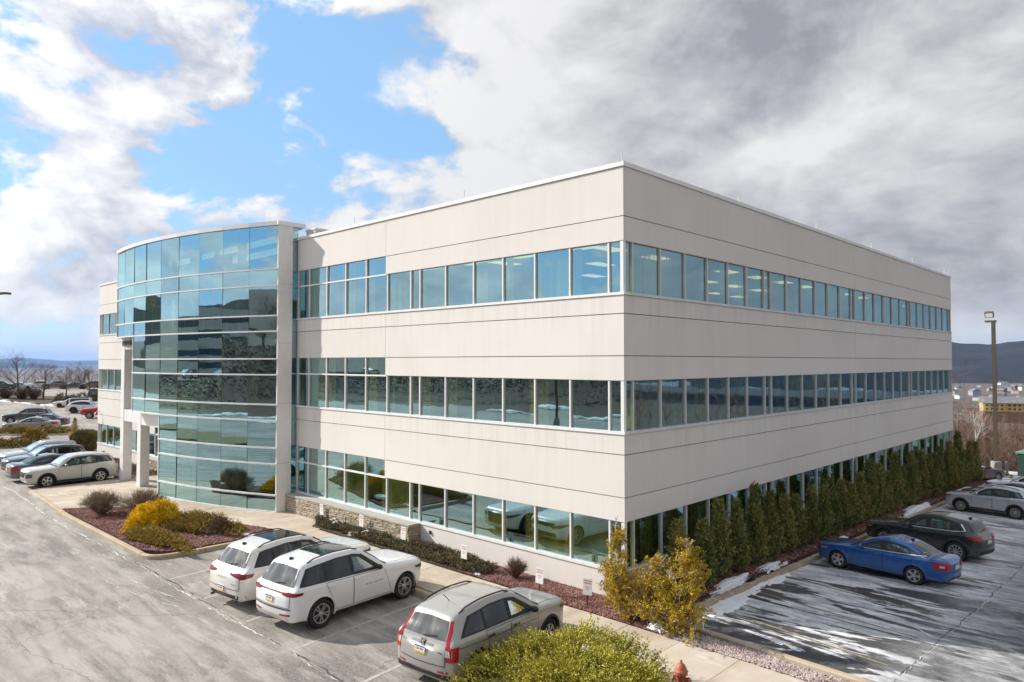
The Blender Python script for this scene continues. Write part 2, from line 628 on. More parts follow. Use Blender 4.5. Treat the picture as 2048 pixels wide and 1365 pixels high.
def m_hill(name, a, b, c=None):
    m, t, p = new_mat(name)
    P = t.geo()
    n = t.noise(P, 0.004, 8, 0.65)
    n2 = t.noise(P, 0.03, 5, 0.7)
    f = t.math('ADD', t.math('MULTIPLY', n, 0.55), t.math('MULTIPLY', n2, 0.45))
    st = [(0.38, a), (0.60, b)]
    if c:
        st.append((0.70, c))
    t.l.new(t.ramp(f, st), p.inputs['Base Color'])
    p.inputs['Roughness'].default_value = 1.0
    p.inputs['Specular IOR Level'].default_value = 0.0
    return m


M_TERRAIN = m_terrain()
M_HILL = m_hill('wooded_hill', (0.026, 0.027, 0.030), (0.060, 0.054, 0.050))
M_HILLN = m_hill('near_wooded_hill', (0.045, 0.040, 0.030), (0.10, 0.085, 0.062), (0.34, 0.34, 0.34))
M_SNOW = simple('old_snow', (0.80, 0.81, 0.83), 0.75, 0, 0.08, 5, 0.3, 0.5, 12)
M_MULCH = simple('red_mulch_soil', (0.105, 0.052, 0.042), 0.95, 0, 0.45, 9, 0.2, 0.8, 30)
M_SOIL = simple('brown_mulch_soil', (0.085, 0.062, 0.042), 0.95, 0, 0.45, 8, 0.2, 0.8, 30)
M_LINE = simple('faded_line_paint', (0.42, 0.40, 0.36), 0.8, 0, 0.30, 7)
M_LINEY = simple('yellowed_line_paint', (0.27, 0.235, 0.16), 0.8, 0, 0.35, 7)
M_SEAM = simple('seam_tar', (0.05, 0.047, 0.044), 0.9, 0, 0.4, 6)
M_CRUST = simple('salt_crust', (0.66, 0.64, 0.60), 0.9, 0, 0.15, 9)
M_BARK = simple('grey_bark', (0.13, 0.105, 0.085), 0.95, 0, 0.35, 7, 0.2)
M_TWIG = simple('brown_twigs', (0.155, 0.110, 0.082), 0.95, 0, 0.35, 2, 0.2)
M_TWIGS = simple('shrub_twigs', (0.27, 0.20, 0.145), 0.95, 0, 0.35, 5, 0.2)
M_TWIGR = simple('reddish_twigs', (0.150, 0.092, 0.066), 0.95, 0, 0.35, 1, 0.2)
M_BIRCH = simple('pale_bark', (0.55, 0.51, 0.46), 0.9, 0, 0.3, 4, 0.2)

# ------------------------------------------------------------------ ground heights
def sstep(a, b, v):
    u = np.clip((v - a) / (b - a), 0, 1)
    return u * u * (3 - 2 * u)


def lot_z(x, y):
    x = np.asarray(x, float)
    y = np.asarray(y, float)
    side = -0.035 * np.maximum(y - 1.5, 0) * sstep(-30, 1.0, x)
    left = 0.026 * np.clip(-108 - x, 0, 64)
    return side + left


def lz(x, y):
    return float(lot_z(x, y))


def vnoise(x, y, seed=0):
    """Cheap smooth value noise on arrays."""
    def h(i, j):
        v = np.sin(i * 127.1 + j * 311.7 + seed * 74.7) * 43758.5453
        return v - np.floor(v)
    i = np.floor(x); j = np.floor(y); u = x - i; v = y - j
    u = u * u * (3 - 2 * u); v = v * v * (3 - 2 * v)
    return (h(i, j) * (1 - u) + h(i + 1, j) * u) * (1 - v) + (h(i, j + 1) * (1 - u) + h(i + 1, j + 1) * u) * v


def fbm(x, y, seed=0, o=4):
    s = 0; a = 0.5; t = 0
    for i in range(o):
        s = s + a * vnoise(x * 2 ** i, y * 2 ** i, seed + i); t += a; a *= 0.5
    return s / t


def terrain_z(x, y):
    x = np.asarray(x, float); y = np.asarray(y, float)
    base = lot_z(x, y) - 0.45
    # distance outside the level hill top on which the building and its lots stand
    ox = np.maximum(np.maximum(-172 - x, x - 46), 0)
    oy = np.maximum(y - 52 - 20 * sstep(-40, -90, x), 0)
    d = np.sqrt(ox ** 2 + oy ** 2)
    fall = -19 * sstep(1, 62, d) - 10 * sstep(50, 220, d) - 33 * sstep(200, 1200, d) - 10 * sstep(1000, 3500, d)
    fall = fall + sstep(80, 600, d) * 8 * (fbm(x / 260, y / 260, 3) - 0.5)
    # rising ground across the road, in front of the building
    toe = -57 - 0.035 * np.abs(x + 40)
    crest = 4.6 + 5.0 * sstep(-95, -45, x)
    up_ = np.maximum(toe - y, 0)
    rise = crest * sstep(0, 15, up_)
    rise = rise + 62 * sstep(190, 620, up_) + sstep(30, 200, up_) * 4 * (fbm(x / 60, y / 60, 9) - 0.5)
    k_ = sstep(0, 8, up_)
    keep = sstep(-20, 40, y)
    base = np.where(y < -40, -0.45 + 0 * base, base)
    return base + np.where(y > -40, fall, fall * 0.0) + rise


def grid_axis(spans):
    out = []
    for a, b, n in spans:
        out += list(np.linspace(a, b, n, endpoint=False))
    out.append(spans[-1][1])
    return np.array(out)


def sheet(name, xs, ys, zf, m, kind='structure', smooth=True):
    X, Y = np.meshgrid(xs, ys)
    Z = zf(X, Y)
    nx, ny = len(xs), len(ys)
    V = np.stack([X.ravel(), Y.ravel(), np.asarray(Z).ravel()], 1)
    i = np.arange(nx - 1)[None, :] + nx * np.arange(ny - 1)[:, None]
    F = np.stack([i, i + 1, i + nx + 1, i + nx], -1).reshape(-1, 4)
    o = link(name, arr_mesh(name, V, F, m, smooth))
    return tag(o, kind=kind)


xs = grid_axis([(-26000, -4000, 22), (-4000, -900, 24), (-900, -220, 34), (-220, 60, 60), (60, 700, 34), (700, 4000, 26), (4000, 26000, 20)])
ys = grid_axis([(-14000, -1200, 14), (-1200, -240, 28), (-240, -30, 60), (-30, 80, 24), (80, 800, 44), (800, 4000, 40), (4000, 26000, 26)])
sheet('ground', xs, ys, terrain_z, M_TERRAIN)

sheet('front_parking_lot', grid_axis([(-170, -108, 20), (-108, 46, 20)]), grid_axis([(-54, -1.0, 10)]), lot_z, M_ASPH)
sheet('left_parking_lot', grid_axis([(-170, -108, 20), (-108, -48.2, 10)]), grid_axis([(-1.0, 62, 12)]), lot_z, M_ASPH)
sheet('side_parking_lot', grid_axis([(0.2, 44, 10)]), grid_axis([(-1.0, 52, 20)]), lot_z, M_ASPH2)


# ------------------------------------------------------------------ kerbs and pavements
def resample(path, step, closed=False):
    P = [Vector(p) for p in path]
    out = [P[0]]
    for a, b in zip(P, P[1:]):
        n = max(1, int(round((b - a).length / step)))
        for i in range(1, n + 1):
            out.append(a.lerp(b, i / n))
    return out


def fillet(path, r, n=6):
    out = [Vector(path[0])]
    for a, b, c in zip(path, path[1:], path[2:]):
        a, b, c = Vector(a), Vector(b), Vector(c)
        u = (a - b).normalized(); v = (c - b).normalized()
        ang = u.angle(v)
        if ang > 3.0:
            out.append(b); continue
        d = min(r / math.tan(ang / 2), (a - b).length * 0.45, (c - b).length * 0.45)
        p, q = b + u * d, b + v * d
        for i in range(n + 1):
            s = i / n
            out.append(p * (1 - s) ** 2 + b * 2 * s * (1 - s) + q * s * s)
    out.append(Vector(path[-1]))
    return out


kerb_root = tag(link('kerb', None), kind='structure')


def kerb(path, w=0.17, h=0.15, seg=2.6):
    """A kerb built stone by stone along a path, the stones on the left-hand side of it."""
    P = [Vector((p[0], p[1], 0)) for p in path]
    L = [0]
    for a, b in zip(P, P[1:]):
        L.append(L[-1] + (b - a).length)

    def at(s):
        s = min(max(s, 0), L[-1])
        for i in range(len(P) - 1):
            if s <= L[i + 1] + 1e-9:
                u = (s - L[i]) / max(L[i + 1] - L[i], 1e-9)
                return P[i].lerp(P[i + 1], u), (P[i + 1] - P[i]).normalized()
    n = max(1, int(round(L[-1] / seg)))
    for k_ in range(n):
        s0, s1 = L[-1] * k_ / n + 0.008, L[-1] * (k_ + 1) / n - 0.008
        ss = sorted({s0, s1, *[l for l in L if s0 < l < s1]})
        q = MB()
        ring = []
        dz_ = RNG.uniform(-0.006, 0.006)
        for s in ss:
            p, d = at(s)
            nrm = Vector((-d.y, d.x, 0))
            z0 = lz(p.x, p.y)
            for o_, z_ in ((0, -0.1), (0.0, h - 0.03), (0.03, h), (w, h), (w, -0.1)):
                e = p + nrm * o_
                ring.append((e.x, e.y, z0 + z_ + dz_))
        b = len(ss)
        F = []
        for i in range(b - 1):
            for j in range(4):
                F.append((i * 5 + j, (i + 1) * 5 + j, (i + 1) * 5 + j + 1, i * 5 + j + 1))
        F += [tuple(range(5)), tuple((b - 1) * 5 + j for j in range(5))[::-1]]
        q.add(ring, F)
        q.build('kerb_stone', M_KERB, kerb_root)


Z_WALK = 0.13
# kerb of the walk in front of the parked cars, round the planted island and along the plaza
plaza = fillet([(9.0, -3.62), (-14.55, -3.48), (-14.62, -7.85), (-25.0, -7.85), (-33.6, -7.35), (-33.95, -2.6), (-47.5, -2.35)], 1.0)
kerb([(p.x, p.y) for p in plaza][::-1], w=-0.17 if False else 0.17)
# kerb between the gravel and the side lot, then along the side of the building
side_k = fillet([(9.5, -0.92), (1.62, -0.42), (1.55, 44.0)], 0.9)
kerb([(p.x, p.y) for p in side_k][::-1])

walk = tag(link('pavement', None), kind='structure')


def slab(poly, z=Z_WALK):
    q = MB()
    zz = z + RNG.uniform(-0.004, 0.004)
    q.prism(poly, -0.1, zz)
    q.build('paving_slab', M_WALK, walk)


def clip_poly(poly, a, b):
    """Keep the part of poly on the left of the line a-b."""
    out = []
    def sd(p):
        return (b[0] - a[0]) * (p[1] - a[1]) - (b[1] - a[1]) * (p[0] - a[0])
    for p, q in zip(poly, poly[1:] + poly[:1]):
        s, t_ = sd(p), sd(q)
        if s >= 0:
            out.append(p)
        if (s > 0 > t_) or (s < 0 < t_):
            u = s / (s - t_)
            out.append((p[0] + (q[0] - p[0]) * u, p[1] + (q[1] - p[1]) * u))
    return out


# walk along the front bed
x = 8.9
while x > -14.2:
    x2 = x - 1.56
    yk = -3.44 + (-3.0e-3) * x - 0.012
    slab([(x2 + 0.008, yk + 0.19), (x - 0.008, yk + 0.19), (x - 0.008, -1.42 - 0.008 * max(x, 0) * 1.0), (x2 + 0.008, -1.42)])
    x = x2
ISLAND = [(-14.85, -3.9), (-15.4, -2.75), (-19.2, -3.75), (-24.6, -5.3), (-26.4, -7.62), (-15.9, -7.62), (-15.15, -7.2), (-14.85, -6.5)]


def inside(p, poly):
    c = False
    for (x1, y1), (x2, y2) in zip(poly, poly[1:] + poly[:1]):
        if (y1 > p[1]) != (y2 > p[1]) and p[0] < (x2 - x1) * (p[1] - y1) / (y2 - y1) + x1:
            c = not c
    return c


gx = np.linspace(-33.7, -14.25, 9)
gy = np.linspace(-7.62, 0.0, 4)
for i in range(8):
    for j in range(3):
        P = [(gx[i] + .008, gy[j] + .008), (gx[i + 1] - .008, gy[j] + .008), (gx[i + 1] - .008, gy[j + 1] - .008), (gx[i] + .008, gy[j + 1] - .008)]
        if all(inside(p, ISLAND) for p in P):
            continue
        if gx[i + 1] > -16.7 and j == 0:
            continue
        if gx[i + 1] > -14.6 and False:
            continue
        if i == 0 and j == 0:
            P = [P[0], P[1], P[2], P[3]]
            P = [(P[0][0] + .55, P[0][1] + .1)] + P[1:3] + [P[3], (P[0][0] + .08, P[0][1] + .75)]
        if gx[i + 1] > -14.6:
            P = [(min(p[0], -14.8), p[1]) if p[1] < -3.4 else p for p in P]
        slab(P)


def bed(name, poly, z, m, kind='structure'):
    q = MB()
    q.prism(poly, -0.05, z)
    return tag(q.build(name, m), kind=kind)


bed('island_bed', ISLAND, 0.165, M_MULCH)
bed('front_bed_soil', [(-15.9, -0.05), (-14.9, -1.30), (-5.6, -1.33), (-5.6, -0.02)], 0.155, M_SOIL)
bed('gravel_bed', [(-5.58, -0.02), (-5.58, -1.34), (5.0, -1.44), (9.0, -1.50), (9.0, -1.12), (2.6, -0.70), (1.36, -0.10), (1.36, -0.02)], 0.15, M_MULCH)
bed('left_bed_soil', [(-54.5, -2.15), (-34.2, -2.35), (-33.3, -1.2), (-31.0, -0.9), (-31.0, -0.02), (-54.5, -0.02)], 0.12, M_SOIL)
sheet('hedge_bed', np.array([0.02, 0.7, 1.37]), grid_axis([(0.0, 44, 14)]), lambda X, Y: lot_z(np.full_like(X, 1.4), Y) + 0.13 + 0.06 * np.sin(X * 3), M_MULCH)

# ------------------------------------------------------------------ painted lines, seam and salt crusts
mark = tag(link('lot_markings', None), kind='structure')


def stripe(name, a, b, w, m, z=0.005, parent=None):
    a, b = Vector((*a, 0)), Vector((*b, 0))
    n = max(1, int((b - a).length / 1.5))
    d = (b - a).normalized()
    s = Vector((-d.y, d.x, 0)) * w / 2
    V, F = [], []
    for i in range(n + 1):
        p = a.lerp(b, i / n)
        for q in (p - s, p + s):
            V.append((q.x, q.y, lz(q.x, q.y) + z))
        if i:
            F.append((2 * i - 2, 2 * i, 2 * i + 1, 2 * i - 1))
    q = MB()
    q.add(V, F)
    return q.build(name, m, parent or mark)


for x0 in (-12.1, -9.42, -6.72, -4.10, -1.36, 1.2):
    stripe('stall_line', (x0 + .02, -8.1), (x0 - 0.42, -3.75), 0.10, M_LINE)
for y0 in (1.62, 4.12, 6.55, 9.2, 11.9, 14.6, 17.3, 20.0, 22.7, 25.4, 28.1, 30.8, 33.5):
    stripe('stall_line', (1.75, y0 + .10), (6.7, y0 - 0.72), 0.085, M_LINEY)
for k_ in range(8):
    stripe('stall_line', (-36.7 - 2.75 * k_, -7.6), (-36.7 - 2.75 * k_, -2.6), 0.10, M_LINE)


def ragged(name, pts, w, m, z, seed, kind='stuff'):
    """A thin ragged ribbon lying on the tarmac (tar seam, salt crust)."""
    r = random.Random(seed)
    P = resample([(*p, 0) for p in pts], 0.12)
    V, F = [], []
    o1 = o2 = 0
    for i, p in enumerate(P):
        d = (P[min(i + 1, len(P) - 1)] - P[max(i - 1, 0)]).normalized()
        s = Vector((-d.y, d.x, 0))
        o1 = o1 * .75 + r.uniform(-1, 1) * .35
        o2 = o2 * .6 + r.uniform(-1, 1) * .4
        ww = w * max(0.0, 0.35 + o2)
        c = p + s * o1 * max(w * 1.6, .10)
        for q in (c - s * ww, c + s * ww):
            V.append((q.x, q.y, lz(q.x, q.y) + z))
        if i:
            F.append((2 * i - 2, 2 * i, 2 * i + 1, 2 * i - 1))
    q = MB()
    q.add(V, F)
    return tag(q.build(name, m), kind=kind)


ragged('tar_seam', [(-15.0, -8.15), (-9.0, -8.22), (-2, -8.3), (8, -8.3)], 0.028, M_SEAM, 0.009, 3)
ragged('salt_crust', [(-15.2, -8.1), (-13.0, -8.3), (-9.4, -8.3), (-5.0, -8.35), (-1, -8.4)], 0.030, M_CRUST, 0.013, 4)
ragged('salt_crust', [(-12.8, -9.0), (-11.8, -8.9), (-10.2, -8.7), (-9.3, -8.6)], 0.018, M_CRUST, 0.013, 5)
ragged('salt_crust', [(-11.8, -9.4), (-10.6, -9.3), (-9.0, -8.9)], 0.016, M_CRUST, 0.013, 6)
ragged('salt_crust', [(-14.4, -8.6), (-13.4, -9.5), (-12.2, -9.5)], 0.013, M_CRUST, 0.013, 8)
ragged('salt_crust', [(-48, -8.6), (-40, -8.1), (-33.8, -7.9), (-25, -8.3), (-15.4, -8.25)], 0.035, M_CRUST, 0.013, 7)
ragged('tar_seam', [(7.0, -0.5), (7.2, 8), (7.3, 20), (7.4, 36)], 0.018, M_SEAM, 0.009, 9)
ragged('salt_crust', [(7.1, 0.5), (7.3, 9), (7.4, 20)], 0.014, M_CRUST, 0.013, 10)
ragged('salt_crust', [(6.4, 4.2), (7.0, 3.7), (8.2, 3.9)], 0.06, M_CRUST, 0.013, 11)


def snow_lump(x0, y0, lx, ly, h, rz, seed, z=None, n=26):
    r = np.random.default_rng(seed)
    u = np.linspace(-1.25, 1.25, n)
    X, Y = np.meshgrid(u, u)
    f = fbm(X * 2.2 + seed * 3.1, Y * 2.2, seed, 4)
    rr = np.sqrt(X ** 2 + Y ** 2)
    H = np.clip(1.05 - rr + (f - 0.5) * 1.5, -0.15, None)
    Z = np.where(H > 0, h * np.sqrt(np.maximum(H, 0)), H * 0.5)
    c, s = math.cos(rz), math.sin(rz)
    px_ = X * lx / 2; py_ = Y * ly / 2
    GX = x0 + px_ * c - py_ * s; GY = y0 + px_ * s + py_ * c
    zz = (lot_z(GX, GY) if z is None else z) + Z
    V = np.stack([GX.ravel(), GY.ravel(), zz.ravel()], 1)
    i = np.arange(n - 1)[None, :] + n * np.arange(n - 1)[:, None]
    F = np.stack([i, i + 1, i + n + 1, i + n], -1).reshape(-1, 4)
    F = F[(H.ravel()[F] > -0.1).any(1)]
    return V, F


def snow_group(name, specs):
    Vs, Fs, b = [], [], 0
    for s in specs:
        V, F = snow_lump(*s)
        Vs.append(V); Fs.append(F + b); b += len(V)
    return tag(link(name, arr_mesh(name, np.concatenate(Vs), np.concatenate(Fs), M_SNOW, True)), kind='stuff')


snow_group('snow_bank', [(1.78 + .07 * math.sin(k_ * 1.7) + (.22 if k_ < 4 else 0), 1.4 + .52 * k_, .34 + .16 * abs(math.sin(k_ * 2.3)) + (.25 if k_ < 4 else 0), .95, .055 + .03 * math.sin(k_), .1 * math.sin(k_ * 3), 101 + k_) for k_ in range(11)] + [
                          (1.25, 3.9, .4, 2.2, .1, 0, 6, .05), (1.2, 7.0, .35, 1.8, .09, 0, 7, -.06), (1.25, 13.2, .3, 1.6, .08, 0, 8, -.28), (1.5, 19.5, .45, 2.4, .12, 0, 9, -.52),
                          (1.3, 24.5, .6, 4.2, .16, 0, 10, -.68), (1.4, 33.5, .6, 4.2, .16, 0, 12, -1.0), (3.2, 41.8, 4.5, 3.0, .16, .3, 14), (-0.5, 44.5, 6, 2.4, .2, 0, 15)])
snow_group('snow_patches', [(-17.45, -4.35, .85, .45, .10, .5, 21, .30), (-16.95, -4.75, .7, .35, .09, .2, 22, .26), (-17.15, -3.75, .8, .4, .12, .1, 23, .32), (-15.45, -4.0, 1.1, .42, .06, .45, 24, .155),
                             (-14.1, -0.62, 1.3, .5, .22, -.05, 25, .22), (-11.7, -0.75, .35, .35, .10, 0, 26, .3), (-12.1, -1.05, .55, .22, .08, .3, 27, .24), (-4.9, -1.20, .28, .14, .07, 0, 28, .15), (-30.9, -1.35, .8, .5, .14, 0, 29, .13),
                             (3.0, -4.9, .45, .3, .10, .3, 30, .12), (1.9, -4.25, .22, .14, .08, 0, 31, .55), (1.85, -1.2, .5, .35, .14, 0, 32, .15)])
snow_group('lot_edge_snow', [(-136 + 6.5 * k_, 8.0 + 1.75 * k_, 7, 1.0, .22, .26, 40 + k_) for k_ in range(0, 4)] + [(-167.5, 6 + 10 * k_, 2.4, 11, .3, 0, 60 + k_) for k_ in range(-2, 5)])


# ------------------------------------------------------------------ the office building
bld = thing('office_building', 'long three storey cream office building with ribbon windows and a curved glass entrance bay', 'building')
T = 0.035
XW, YE = -47.93, 38.73
Z_COP0, Z_COP1 = 12.77, 12.90
BANDS = [(11.303, 12.77), (10.568, 11.303), (8.44, 8.99), (7.203, 8.44), (6.469, 7.203), (4.322, 4.91), (3.087, 4.322), (2.377, 3.087)]
WINS = [(9.073, 10.568, 11.303), (4.994, 6.469, 7.203), (0.985, 2.377, 3.087)]
G = 0.014


def panel_front(x0, x1, z0, z1):
    box_obj('wall_panel', (x0 + G * .6, 0, z0 + G), (x1 - G * .6, T, z1 - G), M_STUCCO, bld)


def panel_side(y0, y1, z0, z1):
    box_obj('wall_panel', (-T, y0 + G * .6, z0 + G), (0, y1 - G * .6, z1 - G), M_STUCCO, bld)


def is_tall(z0):
    return any(abs(z0 - w[1]) < .01 for w in WINS)


TALL_L = [(-36.32, -28.85)]
for z0, z1 in BANDS:
    tall = is_tall(z0)
    panel_front(-11.6, 0.0 + G * .6, z0, z1)
    panel_front(XW, -36.32, z0, z1)
    if not tall:
        panel_front(-36.32, -26.0, z0, z1)
        panel_front(-18.57, -11.6, z0, z1)
    for a, b in ((T, 19.58), (19.58, YE)):
        panel_side(a, b, z0, z1)
# base wall under the ground floor windows
panel_front(-9.33, 0.0 + G * .6, -0.1, 0.90)
panel_front(XW, -36.6, -0.1, 0.90)
for a, b in ((T, 19.58), (19.58, YE)):
    box_obj('wall_panel', (-T, a, -2.2), (0, b, 0.90), M_STUCCO, bld)
# masonry behind the panels
for z0, z1 in ((10.568, 12.77), (6.469, 8.99), (2.377, 4.91), (-0.3, 0.90)):
    for a, b in ((XW, -36.32), (-11.6, -0.001 - T)):
        box_obj('wall_core', (a, T, z0), (b, 0.24, z1), M_CORE, bld)
    box_obj('wall_core', (-0.24, T + .2, z0 - (2.0 if z0 < 0 else 0)), (-T, YE - .01, z1), M_CORE, bld)
for z0, z1 in ((11.303, 12.77), (7.203, 8.99), (3.087, 4.91), (-0.3, 0.90)):
    for a, b in ((-36.32, -26.0), (-19.3, -11.6)):
        box_obj('wall_core', (a, T, z0), (b, 0.24, z1), M_CORE, bld)
# hidden back and left end walls, roof
box_obj('end_wall', (XW, 0.25, -0.3), (XW + .3, YE, 12.77), M_STUCCO, bld)
box_obj('back_wall', (XW + .3, YE - .3, -2.5), (-0.25, YE, 12.77), M_STUCCO, bld)
box_obj('roof_deck', (XW + .3, 0.25, 12.2), (-0.25, YE - .3, 12.4), M_ROOF, bld)


def coping(a, b):
    """White metal parapet cap in lengths."""
    a, b = Vector(a), Vector(b)
    n = max(1, int(round((b - a).length / 3.05)))
    d = (b - a) / n
    for i in range(n):
        p, q_ = a + d * i, a + d * (i + 1)
        if abs(d.x) > abs(d.y):
            box_obj('roof_coping', (min(p.x, q_.x) + .004, -0.045, Z_COP0), (max(p.x, q_.x) - .004, 0.36, Z_COP1), M_COPING, bld)
        else:
            box_obj('roof_coping', (-0.36, min(p.y, q_.y) + .004, Z_COP0), (0.045, max(p.y, q_.y) - .004, Z_COP1), M_COPING, bld)


coping((XW, 0, 0), (-18.4, 0, 0))
coping((-18.4, 0, 0), (0.045, 0, 0))
coping((0, 0.364, 0), (0, YE, 0))
for p in [(-0.1, 0.1), (-7.0, .1), (-14.0, .1), (-43, .1)] + [(-.1, 7.5 * i) for i in range(1, 6)] + [(-.1, 38.5)]:
    q = MB()
    q.tube([(p[0], p[1], Z_COP1), (p[0], p[1], Z_COP1 + .32)], .012, 5)
    q.build('lightning_rod', M_ALU, bld)


# -- windows: panes, mullions, heads and sills
def pane(a, b, m, name='window_pane'):
    o = box_obj(name, a, b, m, bld)
    o.rotation_euler = (rad(RNG.gauss(0, .16)), 0, rad(RNG.gauss(0, .20)))
    return o


def blind_mesh(w, h, bunch, seed):
    """Hanging vertical slats, drawn or bunched to one side."""
    r = random.Random(seed)
    q = MB()
    n = int(w / 0.085)
    for i in range(n):
        x0 = -w / 2 + i * w / n
        ang = r.uniform(-.25, .25) + (1.0 if bunch else 0.35)
        cx, sx = math.cos(ang) * .045, math.sin(ang) * .045
        q.add([(x0 - cx, -sx, 0), (x0 + cx, sx, 0), (x0 + cx + r.uniform(-.01, .01), sx, -h), (x0 - cx, -sx, -h)], [(0, 1, 2, 3)])
    return q.mesh('vertical_blind', M_BLIND if seed % 3 else M_BLIND2)


BLINDS = {}


def blind(cx, cy, ztop, w, h, side, seed):
    key = (round(w, 1), round(h, 2), seed % 6)
    if key not in BLINDS:
        BLINDS[key] = blind_mesh(round(w, 1), h, w < .7, seed % 6)
    link('vertical_blind', BLINDS[key], bld, (cx, cy, ztop), (0, 0, rad(90) if side else 0))


FX_SHORT = [-11.51, -10.0, -9.43, -7.94, -6.43, -4.97, -3.51, -2.04, -0.56, -0.06]
FX_TALL = [-18.54, -17.54, -16.04, -14.53, -13.0, -11.56]
FX_LEFT = [-47.86, -47.4, -45.9, -44.4, -42.9, -41.4, -39.9, -38.4, -37.85, -36.36]
FX_LTALL = [-36.36, -34.83, -33.3, -31.8, -30.3, -28.85]
SY = [0.06, 0.51, 2.02, 3.51, 4.99, 6.48, 7.95, 9.45, 10.04, 11.55, 13.08, 14.60, 16.09, 17.61, 19.13, 19.67, 21.19, 22.67, 24.17, 25.67, 27.16, 28.68, 29.19, 30.67, 32.16, 33.64, 35.14, 36.62, 38.13, 38.66]
br = random.Random(21)
for lv, (zs, zh, zt) in enumerate(WINS):
    for xs_, top, tall in ((FX_SHORT, zh, 0), (FX_TALL, zt, 1), (FX_LEFT, zh, 0), (FX_LTALL, zt, 1)):
        for i, (a, b) in enumerate(zip(xs_, xs_[1:])):
            pane((a + .03, .085, zs), (b - .03, .095, zh - (.03 if tall else 0)), M_GLASS)
            if tall:
                pane((a + .03, .085, zh + .03), (b - .03, .095, zt), M_GLASS)
            w = b - a
            u = br.random()
            if w > 1:
                full = u < (.38, .10, .62)[lv]
                if xs_ is FX_LTALL or (tall and i < 2):
                    full = True
                if full:
                    blind((a + b) / 2, .24, top - .02, w, top - zs - .04, 0, br.randrange(99))
                elif u < .80:
                    bw = br.choice((.3, .4, .5))
                    blind((a + bw / 2 + .05) if u < .6 else (b - bw / 2 - .05), .24, top - .02, bw, top - zs - .04, 0, br.randrange(99))
        for i, a in enumerate(xs_):
            if (xs_ is FX_LTALL and i == 0) or (xs_ is FX_TALL and i == 5):
                continue
            hw = .045 if abs(a + .06) < .01 else .028
            box_obj('mullion', (a - hw, .02, zs), (a + hw, .13, top), M_ALU, bld)
        if tall:
            box_obj('transom', (xs_[0] + .03, .022, zh - .03), (xs_[-1] - .03, .128, zh + .03), M_ALU, bld)
        box_obj('window_head', (xs_[0] - .05, .03, top), (xs_[-1] + .05, .16, top + .05), M_ALUD, bld)
        x0, x1 = xs_[0] - .05, xs_[-1] + (.10 if xs_ is FX_SHORT else .0)
        n = max(1, int((x1 - x0) / 3.2))
        for k_ in range(n):
            box_obj('window_sill', (x0 + (x1 - x0) * k_ / n + .003, -.035, zs - .085), (x0 + (x1 - x0) * (k_ + 1) / n - .003, .20, zs), M_ALU, bld)
    for i, (a, b) in enumerate(zip(SY, SY[1:])):
        pane((-.095, a + .025, zs), (-.085, b - .025, zh), M_GLASS)
        w = b - a
        u = br.random()
        if w > 1:
            if (i in (1, 2) and lv == 0) or (u < .40 and lv == 0) or (u < .5 and lv == 2):
                blind(-.34, (a + b) / 2, zh - .02, w, zh - zs - .04, 1, br.randrange(99))
            elif u < .8:
                bw = br.choice((.3, .4, .6))
                blind(-.34, (a + bw / 2 + .05) if u < .55 else (b - bw / 2 - .05), zh - .02, bw, zh - zs - .04, 1, br.randrange(99))
    for a in SY:
        hw = .045 if a < .1 else .026
        box_obj('mullion', (-.13, a - hw, zs), (-.02, a + hw, zh), M_ALUD if a > .1 else M_ALU, bld)
    box_obj('window_head', (-.16, .2, zh), (-.03, YE - .05, zh + .05), M_ALUD, bld)
    n = 12
    for k_ in range(n):
        y0, y1 = .204, YE
        box_obj('window_sill', (-.20, y0 + (y1 - y0) * k_ / n + .003, zs - .085), (.035, y0 + (y1 - y0) * (k_ + 1) / n - .003, zs), M_ALUD, bld)

# -- interiors seen through the glass
for zf, zc in ((8.25, 10.78), (4.15, 6.68), (0.06, 2.60)):
    box_obj('floor_slab', (XW + .31, .26, zf - .25), (-.26, YE - .31, zf), M_CARPET, bld)
    # the ceiling is set back from the glass where the windows are tall
    box_obj('ceiling', (-11.4, .26, zc), (-.26, YE - .31, zc + .05), M_CEIL, bld)
    box_obj('ceiling', (XW + .31, .26, zc + .82), (-11.42, YE - .31, zc + .87), M_CEIL, bld)
    box_obj('core_wall', (-40, 9.0, zf), (-9.0, 9.2, zc + .8), M_INWALL, bld)
    box_obj('core_wall', (-9.2, 9.2, zf), (-9.0, YE - 2, zc), M_INWALL, bld)
    for y_ in (5.5, 19.3, 28.9):
        box_obj('partition', (-4.4, y_, zf), (-.4, y_ + .12, zc), M_INWALL, bld)
    for x_ in (-11.55, -18.9):
        box_obj('partition', (x_, .35, zf), (x_ + .12, 6.0, zc), M_INWALL, bld)
    for ix in range(3):
        for iy in range(13):
            if br.random() < (.8 if zf > 8 else .35):
                x_, y_ = -2.0 - 2.45 * ix, 2.1 + 2.75 * iy
                box_obj('ceiling_light', (x_ - .3, y_ - .6, zc - .012), (x_ + .3, y_ + .6, zc + .004), M_LIGHT, bld)
    if zf > 8:
        for ix in range(4):
            x_ = -10.3 + 2.6 * ix
            box_obj('ceiling_light', (x_ - .6, .95, zc - .014), (x_ + .6, 1.55, zc + .002), M_LIGHT, bld)

